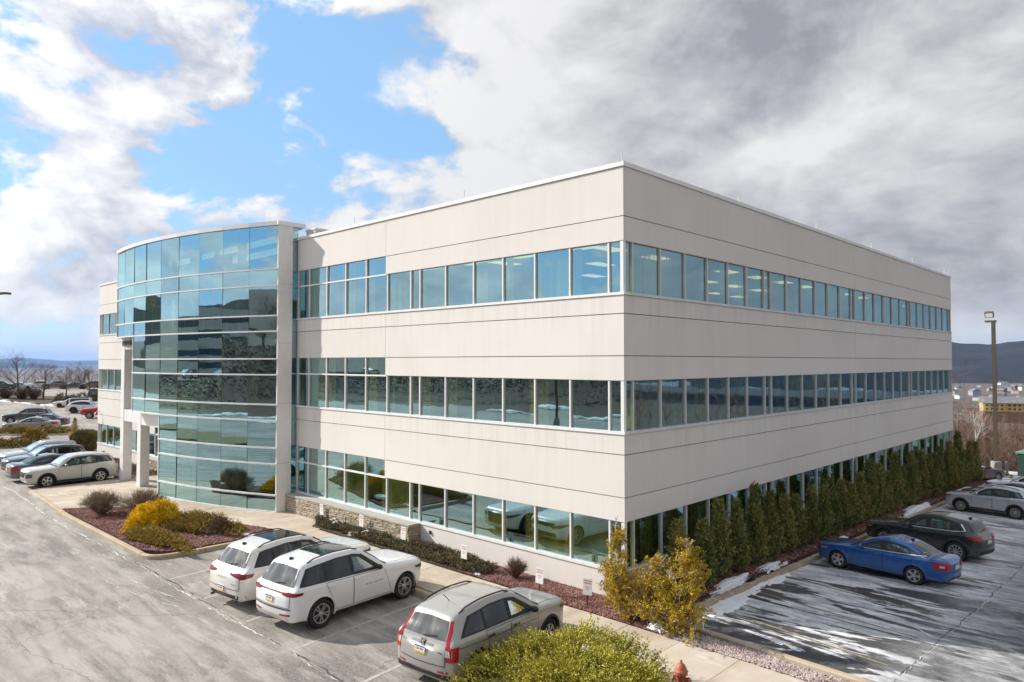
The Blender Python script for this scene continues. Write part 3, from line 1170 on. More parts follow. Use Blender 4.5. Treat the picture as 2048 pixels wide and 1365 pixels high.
# -- curved glass bay
ARC = [(-19.37, -1.00), (-21.03, -1.66), (-22.73, -2.22), (-24.46, -2.68), (-26.22, -3.03), (-27.99, -3.28), (-29.78, -3.43), (-31.57, -3.47), (-33.36, -3.40), (-35.14, -3.23)]
ARC = [Vector((x * .96, y * .96, 0)) for x, y in ARC]
ZM = [z * .96 - .08 for z in (14.02, 11.9, 11.1, 9.64, 8.88, 7.55, 6.78, 5.34, 4.57, 3.26, 2.49, 1.01, 0.22)]
for r_ in range(12):
    z1, z0 = ZM[r_], ZM[r_ + 1]
    ncol = 9 if r_ < 4 else 7 if r_ < 8 else 5
    for c_ in range(ncol):
        A, B = ARC[c_], ARC[c_ + 1]
        d = (B - A); L_ = d.length; ang = math.atan2(d.y, d.x)
        mid = (A + B) / 2
        key = ('cp', r_, round(L_, 2))
        if key not in BOX_CACHE:
            q = MB()
            q.box((-L_ / 2 + .006, -.006, -(z1 - z0) / 2 + .004), (L_ / 2 - .006, .006, (z1 - z0) / 2 - .004))
            BOX_CACHE[key] = q.mesh('curtain_wall_pane', M_CGLASS)
        link('curtain_wall_pane', BOX_CACHE[key], bld, (mid.x, mid.y, (z0 + z1) / 2), (rad(RNG.gauss(0, .35)), 0, ang + rad(RNG.gauss(0, .60))))
    # horizontal white rail under the row, one length per pane
    for c_ in range(ncol):
        A, B = ARC[c_], ARC[c_ + 1]
        d = (B - A); L_ = d.length; ang = math.atan2(d.y, d.x)
        mid = (A + B) / 2
        q = MB()
        q.box((-L_ / 2 - .004, -.03, -.034), (L_ / 2 + .004, .075, .034))
        q.build('curtain_wall_rail', M_ALU, bld, loc=(mid.x, mid.y, z0), rot=(0, 0, ang))
        if r_ in (3, 7):
            pass
for c_, zb, zt_ in ((0, 0.13, ZM[0]), (9, ZM[4], ZM[0]), (7, ZM[8], ZM[4]), (5, ZM[12], ZM[8])):
    p = ARC[c_]
    box_obj('edge_trim', (p.x - .035, p.y - .035, zb), (p.x + .035, p.y + .05, zt_), M_ALU, bld)
# thin dark joints between the panes
for c_ in range(1, 9):
    zb = ZM[4] if c_ > 7 else ZM[8] if c_ > 5 else ZM[12]
    p = ARC[c_]
    box_obj('glass_joint', (p.x - .009, p.y - .012, zb), (p.x + .009, p.y + .03, ZM[0]), M_DARKGAP, bld)
# white fascia over the bay
for c_ in range(9):
    A, B = ARC[c_], ARC[c_ + 1]
    d = (B - A); L_ = d.length; ang = math.atan2(d.y, d.x)
    mid = (A + B) / 2
    q = MB()
    q.box((-L_ / 2 - .004, -.9, 0), (L_ / 2 + .004, .10, .19))
    q.build('bay_fascia', M_COPING, bld, loc=(mid.x, mid.y, ZM[0]), rot=(0, 0, ang))
# bay floors, roof and soffits follow the arc
arcp = [(p.x, p.y) for p in ARC]


def arc_slab(name, n0, z0, z1, m, inset=.1, back=.24):
    P = [(x, y + inset) for x, y in arcp[:n0 + 1]]
    q = MB()
    q.prism(P[::-1][::-1] + [(P[-1][0], back), (P[0][0], back)][0:2], z0, z1)
    return q.build(name, m, bld)


arc_slab('bay_roof', 9, ZM[0] - .05, ZM[0] + .2, M_ROOF)
for z_, n_ in ((8.25, 9), (4.15, 5), (0.06, 5)):
    arc_slab('bay_floor', n_, z_ - .3, z_, M_CARPET, .25)
arc_slab('soffit', 9, ZM[4] - .05, ZM[4] + .02, M_ALU, .06)
arc_slab('soffit', 7, ZM[8] - .05, ZM[8] + .02, M_ALU, .06)
for z_, n_ in ((10.9, 9), (6.8, 7), (2.75, 5)):
    arc_slab('bay_ceiling', n_, z_, z_ + .05, M_CEIL, .9)
# return glazing where the bay steps back, and its left end
for c_, z0, z1 in ((9, ZM[4], ZM[0]), (7, ZM[8], ZM[4]), (5, ZM[12] - .05, ZM[8])):
    p = ARC[c_]
    pane((p.x - .006, p.y + .06, z0), (p.x + .006, -.02, z1), M_CGLASS, 'curtain_wall_pane')
for k_ in range(5):
    for (z_, h_) in ((ZM[0] - .2, 2.2), (ZM[5], 1.9), (ZM[9], 1.9)):
        if z_ > 8 or k_ < 4:
            A = ARC[k_ + 1].lerp(ARC[k_ + 2], br.random())
            blind(A.x, A.y + .5, z_, br.choice((.4, .5)), h_, 0, br.randrange(99))
for c_ in (2, 4):
    p = ARC[c_]
    box_obj('bay_column', (p.x - .15, p.y + .8, 0.06), (p.x + .15, p.y + 1.1, ZM[0] - .1), M_INWALL, bld)

# -- white metal pillar at the right edge of the bay
PZ = [0.12, 2.35, 5.1, 7.9, 10.65, ZM[0]]
for z0, z1 in zip(PZ, PZ[1:]):
    box_obj('pillar_cladding', (-18.64, -.98, z0 + .006), (-18.53, -.28, z1 - .006), M_ALU, bld)
box_obj('pillar_core', (-18.625, -.96, .1), (-18.545, -.30, ZM[0]), M_CORE, bld)
box_obj('pillar_cap', (-18.72, -1.06, ZM[0]), (-18.46, .36, ZM[0] + .194), M_COPING, bld)
pane((-18.592, -.272, .14), (-18.580, .02, ZM[0]), M_CGLASS, 'curtain_wall_pane')
box_obj('roof_screen', (-18.5, .40, 12.4), (-17.7, 2.6, 13.25), M_STUCCO, bld)
box_obj('roof_screen_cap', (-18.54, .37, 13.25), (-17.66, 2.64, 13.32), M_COPING, bld)
# -- entrance columns and beams under the cut-away part of the bay
for (x_, y_, zt) in ((-33.45, -2.62, ZM[4] - .05), (-30.42, -2.70, ZM[8] - .05)):
    box_obj('entrance_column', (x_ - .26, y_ - .24, .1), (x_ + .26, y_ + .24, zt), M_ALU, bld)
box_obj('entrance_beam', (-33.19, -2.84, 7.75), (ARC[7].x, -2.42, ZM[4] - .055), M_ALU, bld)
box_obj('entrance_beam', (-33.19, -2.84, 3.60), (-30.68, -2.42, 4.26), M_ALU, bld)
box_obj('entrance_beam', (-30.16, -2.92, 3.55), (ARC[5].x - .02, -2.48, 4.25), M_ALU, bld)


# -- stacked stone base with its cap
def m_stone():
    m, t, p = new_mat('stacked_stone')
    r = t.objrand()
    n = t.noise(t.geo(), 14, 5, 0.65)
    c = t.ramp(r, [(0.0, (0.34, 0.28, 0.19)), (0.3, (0.46, 0.39, 0.28)), (0.55, (0.40, 0.36, 0.31)), (0.8, (0.52, 0.46, 0.36)), (1.0, (0.42, 0.30, 0.17))])
    t.l.new(t.mix(t.math('MULTIPLY', t.step(n, 0.4, 0.7), 0.5), c, (0.24, 0.20, 0.15)), p.inputs['Base Color'])
    p.inputs['Roughness'].default_value = 0.9
    t.l.new(t.bump(n, 0.5, 0.02), p.inputs['Normal'])
    return m


M_STONE = m_stone()
M_MORTAR = simple('mortar', (0.13, 0.11, 0.09), 0.95)
M_CAP = simple('bluestone_cap', (0.42, 0.41, 0.37), 0.8, 0, .12, 4)
STONES = []
sr = random.Random(5)
for k_ in range(10):
    lx = (.20, .26, .30, .34, .38, .42, .46, .24, .52, .32)[k_]
    hz = .092
    q = MB()
    P = []
    for (sx, sz) in ((-1, -1), (1, -1), (1, 1), (-1, 1)):
        P.append((sx * (lx / 2 - .006) + sr.uniform(-.008, .008), sr.uniform(-.012, .012), sz * (hz / 2 - .005) + sr.uniform(-.006, .006)))
    q.add([(x_ * .93, y_ - .035, z_ * .88) for x_, y_, z_ in P] + P + [(x_, .04, z_) for x_, y_, z_ in P],
          [(0, 1, 2, 3)] + [(i, 4 + i, 4 + (i + 1) % 4, (i + 1) % 4)[::-1] for i in range(4)] + [(4 + i, 8 + i, 8 + (i + 1) % 4, 4 + (i + 1) % 4)[::-1] for i in range(4)])
    STONES.append((lx, q.mesh('stone', M_STONE)))


def stone_base(x0, x1, yf, zb, ztop, courses, right_end=True):
    box_obj('stone_backing', (x0, yf + .03, zb), (x1, -.002, ztop - .05), M_MORTAR, bld)
    box_obj('stone_cap', (x0 - .02, yf - .05, ztop - .05), (x1 + .03, -.04, ztop + .005), M_CAP, bld)
    hz = (ztop - .05 - zb) / courses
    for c_ in range(courses):
        x_ = x0 - sr.uniform(0, .2)
        while x_ < x1 - .08:
            lx, me = sr.choice(STONES)
            if x_ + lx > x1 + .02:
                lx2 = x1 - x_
            else:
                lx2 = lx
            if lx2 < .1:
                break
            o = link('stone', me, bld, (x_ + lx2 / 2, yf + sr.uniform(-.012, .014), zb + hz * (c_ + .5)))
            o.scale = (lx2 / lx, 1, hz / .092 * sr.uniform(.94, 1.0))
            x_ += lx2
    if right_end:
        for c_ in range(courses):
            o = link('stone', STONES[sr.randrange(4, 9)][1], bld, (x1, yf / 2, zb + hz * (c_ + .5)), (0, 0, rad(90)))
            o.scale = (abs(yf) / STONES[5][0] * .95, 1, hz / .092)


stone_base(-18.5, -9.33, -.52, .12, .93, 8)
stone_base(-36.6, -33.7, -.52, .12, .93, 8, False)
box_obj('wall_light', (-8.75, -.06, .62), (-8.67, 0, .74), M_DARKGAP, bld)
# bent overflow pipe on the far end wall
q = MB()
q.tube([(XW + .6, -.02, 3.3), (XW + .6, -.22, 3.34), (XW + .55, -.34, 3.2), (XW + .52, -.36, 2.8)], .04, 7)
q.build('overflow_pipe', M_ALU, bld, smooth=True)

# ------------------------------------------------------------------ cars
def paint(name, col, metal=0.0, rough=0.32, dirt=0.5, dcol=(0.42, 0.38, 0.33)):
    m, t, p = new_mat('car_paint_' + name)
    co = t.objco()
    x, y, z = t.sep(co)
    n = t.noise(co, 3.0, 6, 0.65)
    film = t.math('MULTIPLY', t.step(t.math('ADD', z, t.math('MULTIPLY', t.math('SUBTRACT', n, 0.5), 0.7)), 0.20, 0.95, 1.0, 0.0), dirt)
    speck = t.math('MULTIPLY', t.step(t.noise(co, 26, 4, 0.7), 0.52, 0.75), dirt * 0.22)
    f = t.math('MAXIMUM', film, speck)
    t.l.new(t.mix(f, col, dcol), p.inputs['Base Color'])
    p.inputs['Metallic'].default_value = metal
    t.l.new(t.math('ADD', rough, t.math('MULTIPLY', f, 0.4)), p.inputs['Roughness'])
    t.l.new(t.math('SUBTRACT', 1.0, t.math('MULTIPLY', f, 0.9), clamp=True), p.inputs['Coat Weight'])
    p.inputs['Coat Roughness'].default_value = 0.04
    return m


C_TRIM = simple('black_plastic_trim', (0.022, 0.022, 0.024), 0.55, 0, 0.3, 8, obj=True)
C_GAP = simple('panel_gap', (0.03, 0.03, 0.03), 0.8)
C_TYRE = simple('tyre_rubber', (0.030, 0.029, 0.028), 0.85, 0, 0.45, 5, 0.3, obj=True)
C_RIM = simple('alloy_rim', (0.58, 0.58, 0.58), 0.28, 0.85, 0.1, 4, obj=True)
C_RIMD = simple('dark_rim_pocket', (0.045, 0.045, 0.05), 0.5, 0.3)
C_CHROME = simple('chrome_trim', (0.80, 0.80, 0.80), 0.15, 1.0)
C_RED = simple('red_lamp_lens', (0.42, 0.012, 0.018), 0.12)
C_REDD = simple('dark_red_lamp_lens', (0.20, 0.010, 0.014), 0.12)
C_AMBER = simple('amber_lens', (0.65, 0.20, 0.02), 0.15)
C_CLEAR = simple('clear_lamp_lens', (0.62, 0.64, 0.66), 0.08, 0.2)
C_HEAD = simple('headlight_lens', (0.10, 0.105, 0.115), 0.10)
C_SEAT = simple('seat_cloth', (0.20, 0.19, 0.175), 0.9)
C_SEATD = simple('dark_cabin', (0.035, 0.035, 0.036), 0.8)
C_PLATE = simple('white_plate', (0.72, 0.72, 0.68), 0.5)
C_PLATEY = simple('yellow_plate_band', (0.80, 0.48, 0.04), 0.5)
C_PLATEB = simple('blue_plate_band', (0.05, 0.10, 0.32), 0.5)
C_INK = simple('dark_lettering', (0.03, 0.03, 0.05), 0.5)


def glass_dark(name, col, rough=0.03):
    m, t, p = new_mat(name)
    p.inputs['Base Color'].default_value = (*col, 1)
    p.inputs['Roughness'].default_value = rough
    p.inputs['Specular IOR Level'].default_value = 0.9
    return m


def glass_clear(name, tint, base):
    m, t, p = new_mat(name)
    n = t.n
    n.remove(p)
    gl = n.new('ShaderNodeBsdfGlossy')
    gl.inputs['Roughness'].default_value = 0.02
    gl.inputs['Color'].default_value = (0.85, 0.95, 0.95, 1)
    tr = n.new('ShaderNodeBsdfTransparent')
    tr.inputs['Color'].default_value = (*tint, 1)
    fr = n.new('ShaderNodeFresnel')
    fr.inputs['IOR'].default_value = 1.5
    mx = n.new('ShaderNodeMixShader')
    t.l.new(t.math('ADD', base, fr.outputs[0], clamp=True), mx.inputs[0])
    t.l.new(tr.outputs[0], mx.inputs[1])
    t.l.new(gl.outputs[0], mx.inputs[2])
    t.l.new(mx.outputs[0], n['Material Output'].inputs[0])
    return m


C_GLASS = glass_dark('privacy_glass', (0.016, 0.017, 0.019))
C_GLASSC = glass_clear('clear_car_glass', (0.46, 0.66, 0.60), 0.10)
C_GLASSW = glass_clear('windscreen_glass', (0.40, 0.56, 0.52), 0.16)


def dusty_glass():
    m, t, p = new_mat('dusty_rear_glass')
    co = t.objco()
    n = t.noise(t.mapping(co, (1, 2.2, 0.8)), 1.6, 3, 0.5, 0.5)
    f = t.math('ADD', 0.10, t.math('MULTIPLY', t.step(n, 0.35, 0.80), 0.30))
    t.l.new(t.mix(f, (0.05, 0.052, 0.056), (0.46, 0.46, 0.45)), p.inputs['Base Color'])
    t.l.new(t.math('ADD', 0.08, t.math('MULTIPLY', f, 0.5)), p.inputs['Roughness'])
    return m


C_GLASSD = dusty_glass()


def pchip(x, y, q):
    x = np.asarray(x, float); y = np.asarray(y, float)
    h = np.diff(x); dl = np.diff(y) / h
    d = np.zeros_like(y)
    for i in range(1, len(x) - 1):
        if dl[i - 1] * dl[i] > 0:
            w1, w2 = 2 * h[i] + h[i - 1], h[i] + 2 * h[i - 1]
            d[i] = (w1 + w2) / (w1 / dl[i - 1] + w2 / dl[i])
    d[0], d[-1] = dl[0], dl[-1]
    i = np.clip(np.searchsorted(x, q, side='right') - 1, 0, len(x) - 2)
    u = (q - x[i]) / h[i]
    a, b = y[i], y[i + 1]
    return (1 + 2 * u) * (1 - u) ** 2 * a + u * (1 - u) ** 2 * h[i] * d[i] + u * u * (3 - 2 * u) * b + u * u * (u - 1) * h[i] * d[i + 1]


def car_stations(D):
    H, hn, hc, sc, sh, sr_, sw, zw = D['H'], D['hn'], D['hc'], D['sc'], D['sh'], D['sr'], D['sw'], D['zw']
    bf, brr, L, zr = D['bf'], D['br'], D['L'], D['zr']
    zb = D.get('zb', .22)
    zt = D.get('zt', zw - .08)
    zh = H - D.get('hd', .10)
    R = D.get('roof', .69)
    nb = D.get('nose', 1.0)
    rows = [
        (0.00, zb + .22, hn - .10, hn - .20, .56 * nb, .46), (.05, zb + .12, hn - .03, hn - .12, .72 * nb, .60), (.17, zb + .05, hn + .02, hn - .06, .87, .73),
        (.48, zb + .01, hn + (hc - hn) * .38, bf - .075, .98, .83), (sc - .40, zb, hc - .035, bf - .025, 1, .85), (sc, zb, hc, bf, 1, .84),
        ((sc + sh) / 2, zb, hc + (zh - hc) * .535, bf + (brr - bf) * .15, 1, R + .065), (sh, zb, zh, bf + (brr - bf) * .3, 1, R + .01),
        (sh + .32, zb, H - .025, bf + (brr - bf) * .4, 1, R), ((sh + sr_) / 2, zb, H, bf + (brr - bf) * .6, 1, R), (sr_ - .38, zb, (H + zr) / 2 + .012, bf + (brr - bf) * .85, .99, R - .01),
        (sr_, zb, zr, brr, .98, R - .035), ((sr_ + sw) / 2, zb + .02, (zr + zw) / 2 + D.get('bow', .015), min(brr, (zr + zw) / 2 - .06), .965, R - .015), (sw, zb + .03, zw, min(brr, zw - .05), .935, R + .03)]
    if D.get('deck'):
        rows += [((sw + L) / 2 - .03, zb + .04, zw + .005, zw - .05, .93, R + .06), (L - .07, zb + .07, zt + .01, zt - .06, .82, R + .04)]
    else:
        rows += [(L - .07, zb + .07, zt, zt - .08, .84, R + .03)]
    rows += [(L - .02, zb + .12, zt - .06, zt - .14, .74, R - .05), (L, zb + .18, zt - .12, zt - .20, .62, R - .14)]
    return rows


class CarBody:
    def __init__(self, D):
        self.D = D
        hw = D['W'] / 2
        L = D['L']
        rows = car_stations(D)
        cps = []
        for s, zb, zt, zsh, wf, tf in rows:
            w, wt = wf * hw, tf * hw
            h = zsh - zb
            cr = .035 if zt < D['H'] - .3 else .05
            ze = zt - cr
            mz = (zsh + ze) / 2
            my = (w * .955 + wt) / 2 + .014
            cps.append([(0, zb), (w * .78, zb), (w * .945, zb + .05), (w * .985, zb + .24 * h), (w, zb + .58 * h), (w * .99, zsh - .05), (w * .958, zsh), (my, mz), (wt, ze), (wt * .9, ze + cr * .55), (wt * .5, zt - cr * .12), (0, zt)])
        cps = np.array(cps)
        S = np.array([r[0] for r in rows])
        sq = [0.0]
        for a, b in zip(S, S[1:]):
            n = max(1, int(math.ceil((b - a) / .055)))
            sq += [a + (b - a) * i / n for i in range(1, n + 1)]
        sq = np.array(sq)
        dense = np.zeros((len(sq), cps.shape[1], 2))
        for j in range(cps.shape[1]):
            for k in range(2):
                dense[:, j, k] = pchip(S, cps[:, j, k], sq)
        sub = [1, 1, 4, 4, 4, 2, 5, 5, 2, 3, 3]
        tq = []
        for j, n in enumerate(sub):
            tq += [j + i / n for i in range(n)]
        tq.append(len(sub))
        tq = np.array(tq)
        prof = np.zeros((len(sq), len(tq), 2))
        for i in range(len(sq)):
            c = np.concatenate([[0], np.cumsum(np.maximum(np.hypot(*np.diff(dense[i], axis=0).T), 1e-4))])
            tt = np.interp(tq, np.arange(len(c)), c)
            for k in range(2):
                prof[i, :, k] = pchip(c, dense[i, :, k], tt)
        NT_ = len(tq)
        V = []
        for i in range(len(sq)):
            x = L / 2 - sq[i]
            for j in range(NT_):
                V.append((x, prof[i, j, 0], prof[i, j, 1]))
            for j in range(NT_ - 2, 0, -1):
                V.append((x, -prof[i, j, 0], prof[i, j, 1]))
        ring = 2 * NT_ - 2
        F = []
        for i in range(len(sq) - 1):
            for j in range(ring):
                a, b = i * ring + j, i * ring + (j + 1) % ring
                F.append((a, a + ring, b + ring, b))
        # bulged caps at nose and tail
        for base, sgn in ((0, 1), ((len(sq) - 1) * ring, -1)):
            K = 6
            cols = [[base + j for j in range(NT_)]]
            for k in range(1, K):
                u = k / K
                col_ = []
                for j in range(NT_):
                    if j in (0, NT_ - 1):
                        col_.append(base + j)
                        continue
                    p = V[base + j]
                    zz = (p[2] - V[base][2]) / max(V[base + NT_ - 1][2] - V[base][2], .01)
                    bul = math.sin(math.pi * u) * .055 * (0.35 + .65 * math.sin(math.pi * min(max(zz, 0), 1)))
                    V.append((p[0] + sgn * bul, p[1] * (1 - 2 * u), p[2]))
                    col_.append(len(V) - 1)
                cols.append(col_)
            cols.append([base + (ring - j) % ring if 0 < j < NT_ - 1 else base + j for j in range(NT_)])
            for a, b in zip(cols, cols[1:]):
                for j in range(NT_ - 1):
                    f = [a[j], a[j + 1], b[j + 1], b[j]]
                    f = [v for i_, v in enumerate(f) if v not in f[:i_]]
                    if len(f) >= 3:
                        F.append(tuple(f if sgn > 0 else f[::-1]))
        self.V = [Vector(v) for v in V]
        self.F = F
        self.bvh = BVHTree.FromPolygons(self.V, F)
        self.xf = L / 2 - D['fo']
        self.xr = self.xf - D['wb']

    def hit(self, view, u, v):
        if view in ('L', 'R'):
            s = 1 if view == 'L' else -1
            o, d = Vector((u, s * 4, v)), Vector((0, -s, 0))
        elif view == 'B':
            o, d = Vector((-6, u, v)), Vector((1, 0, 0))
        elif view == 'F':
            o, d = Vector((6, u, v)), Vector((-1, 0, 0))
        else:
            o, d = Vector((u, v, 6)), Vector((0, 0, -1))
        p, n, i, t_ = self.bvh.ray_cast(o, d)
        if p is None:
            q = {'L': Vector((u, self.D['W'] / 2, v)), 'R': Vector((u, -self.D['W'] / 2, v)), 'B': Vector((-self.D['L'] / 2, u, v)), 'F': Vector((self.D['L'] / 2, u, v)), 'T': Vector((u, v, self.D['H']))}[view]
            p, n, i, t_ = self.bvh.find_nearest(q)
        if n.dot(d) > 0:
            n = -n
        return p, n


def poly_at(pts, n):
    P = np.array(pts, float)
    c = np.concatenate([[0], np.cumsum(np.hypot(*np.diff(P, axis=0).T))])
    q = np.linspace(0, c[-1], n)
    return np.stack([np.interp(q, c, P[:, 0]), np.interp(q, c, P[:, 1])], 1)


def patch(B, q, view, lo, hi, off=.006, n=12, m=5, mi=0, drop=None):
    """A panel lying on the bodywork between two outline curves drawn in one view."""
    A, C = poly_at(lo, n), poly_at(hi, n)
    P = []
    keep = []
    for j in range(m + 1):
        for i in range(n):
            u, v = A[i] * (1 - j / m) + C[i] * (j / m)
            p, nn = B.hit(view, u, v)
            P.append(p + nn * off)
    F = []
    for j in range(m):
        for i in range(n - 1):
            f = (j * n + i, j * n + i + 1, (j + 1) * n + i + 1, (j + 1) * n + i)
            if drop:
                c_ = sum((P[k] for k in f), Vector()) / 4
                if any(inside((c_.x, c_.z), d) for d in drop):
                    continue
            if view in ('L', 'F'):
                f = f[::-1]
            F.append(f)
    q.add(P, F, mi)


def ribbon(B, q, view, pts, w, off=.004, step=.06, mi=0):
    P = [Vector((a, b, 0)) for a, b in pts]
    P = resample(P, step)
    V, F = [], []
    for i, p in enumerate(P):
        d = (P[min(i + 1, len(P) - 1)] - P[max(i - 1, 0)]).normalized()
        s = Vector((-d.y, d.x, 0)) * w / 2
        for e in (p - s, p + s):
            h, nn = B.hit(view, e.x, e.y)
            V.append(h + nn * off)
        if i:
            F.append((2 * i - 2, 2 * i, 2 * i + 1, 2 * i - 1))
    q.add(V, F, mi)


def ellipsoid(q, c, r, M=None, n=10, mi=0):
    V, F = [], []
    m = 7
    for i in range(m + 1):
        a = math.pi * i / m
        for j in range(n):
            b = 2 * math.pi * j / n
            p = Vector((r[0] * math.sin(a) * math.cos(b), r[1] * math.sin(a) * math.sin(b), r[2] * math.cos(a)))
            if M is not None:
                p = M @ p
            V.append(p + Vector(c))
    for i in range(m):
        for j in range(n):
            F.append((i * n + j, (i + 1) * n + j, (i + 1) * n + (j + 1) % n, i * n + (j + 1) % n))
    q.add(V, F, mi)


WHEELS = {}


def wheel_meshes(r, tw, style):
    key = (round(r, 3), style)
    if key in WHEELS:
        return WHEELS[key]
    ri = r * (.66 if style != 'steel' else .60)
    RX = Matrix.Rotation(rad(-90), 4, 'X')      # lathe axis z -> +y, the outside face
    q = MB()
    h = tw / 2
    q.lathe([(ri, -h * .8), (ri + .02, -h), (r - .03, -h), (r - .008, -h * .8), (r, -h * .5), (r, h * .5), (r - .008, h * .8), (r - .03, h), (ri + .02, h), (ri, h * .8)], 32, 0, RX)
    tyre = q.mesh('wheel', C_TYRE, True)
    q = MB()
    q.lathe([(0.0, h * .35), (ri * .9, h * .30), (ri * .98, h * .2)], 28, 1, RX)
    q.lathe([(ri * .90, h * .45), (ri * .93, h * .86), (ri + .006, h * .88), (ri + .006, h * .6)], 28, 0, RX)
    q.lathe([(0, h * .82), (.055, h * .80), (.07, h * .6), (.07, h * .3)], 14, 0, RX)
    ns = {'five': 5, 'ten': 10, 'double': 10, 'steel': 7, 'blade': 5, 'six': 6, 'black': 5}[style]
    for k in range(ns):
        a = 2 * math.pi * (k + (.18 if style == 'double' and k % 2 else (-.18 if style == 'double' else 0))) / ns
        wi, wo = {'five': (.060, .085), 'ten': (.022, .032), 'double': (.022, .030), 'steel': (.05, .085), 'blade': (.035, .10), 'six': (.05, .07), 'black': (.05, .08)}[style]
        ca, sa = math.cos(a), math.sin(a)
        P = []
        tw_ = .25 if style == 'blade' else 0
        for rr, ww, dy in ((.045, wi, h * .78), (ri * .94, wo, h * .80)):
            a2 = a + (tw_ if rr > .1 else 0)
            ca, sa = math.cos(a2), math.sin(a2)
            for sgn in (-1, 1):
                for d_ in (0, -.035):
                    P.append((rr * ca - sgn * ww / 2 * sa, dy + d_, rr * sa + sgn * ww / 2 * ca))
        q.add(P, [(0, 2, 6, 4), (0, 4, 5, 1), (2, 3, 7, 6), (1, 5, 7, 3)], 0)
    rim = q.mesh('rim', [C_RIMD if style == 'black' else C_RIM, C_RIMD], False)
    WHEELS[key] = (tyre, rim)
    return WHEELS[key]


TEXTS = {}


def text_mesh(name, txt, size, m, space=1.0, extr=.001):
    key = (txt, size, m.name, space)
    if key not in TEXTS:
        cu = bpy.data.curves.new(name, 'FONT')
        cu.body = txt
        cu.size = size
        cu.align_x = 'CENTER'
        cu.align_y = 'CENTER'
        cu.extrude = extr
        cu.resolution_u = 2
        cu.space_character = space
        o = bpy.data.objects.new(name, cu)
        COL.objects.link(o)
        bpy.context.view_layer.update()
        me = bpy.data.meshes.new_from_object(o)
        bpy.data.objects.remove(o)
        bpy.data.curves.remove(cu)
        me.name = name
        me.materials.clear()
        me.materials.append(m)
        TEXTS[key] = me
    return TEXTS[key]


def text_part(name, txt, size, m, parent, M, space=1.0):
    o = link(name, text_mesh(name, txt, size, m, space), parent)
    o.matrix_local = M
    return o


def face_matrix(p, n, up_=(0, 0, 1)):
    n = n.normalized()
    u = Vector(up_)
    x = u.cross(n).normalized()
    y = n.cross(x)
    M = Matrix((x, y, n)).transposed().to_4x4()
    M.translation = p + n * .006
    return M


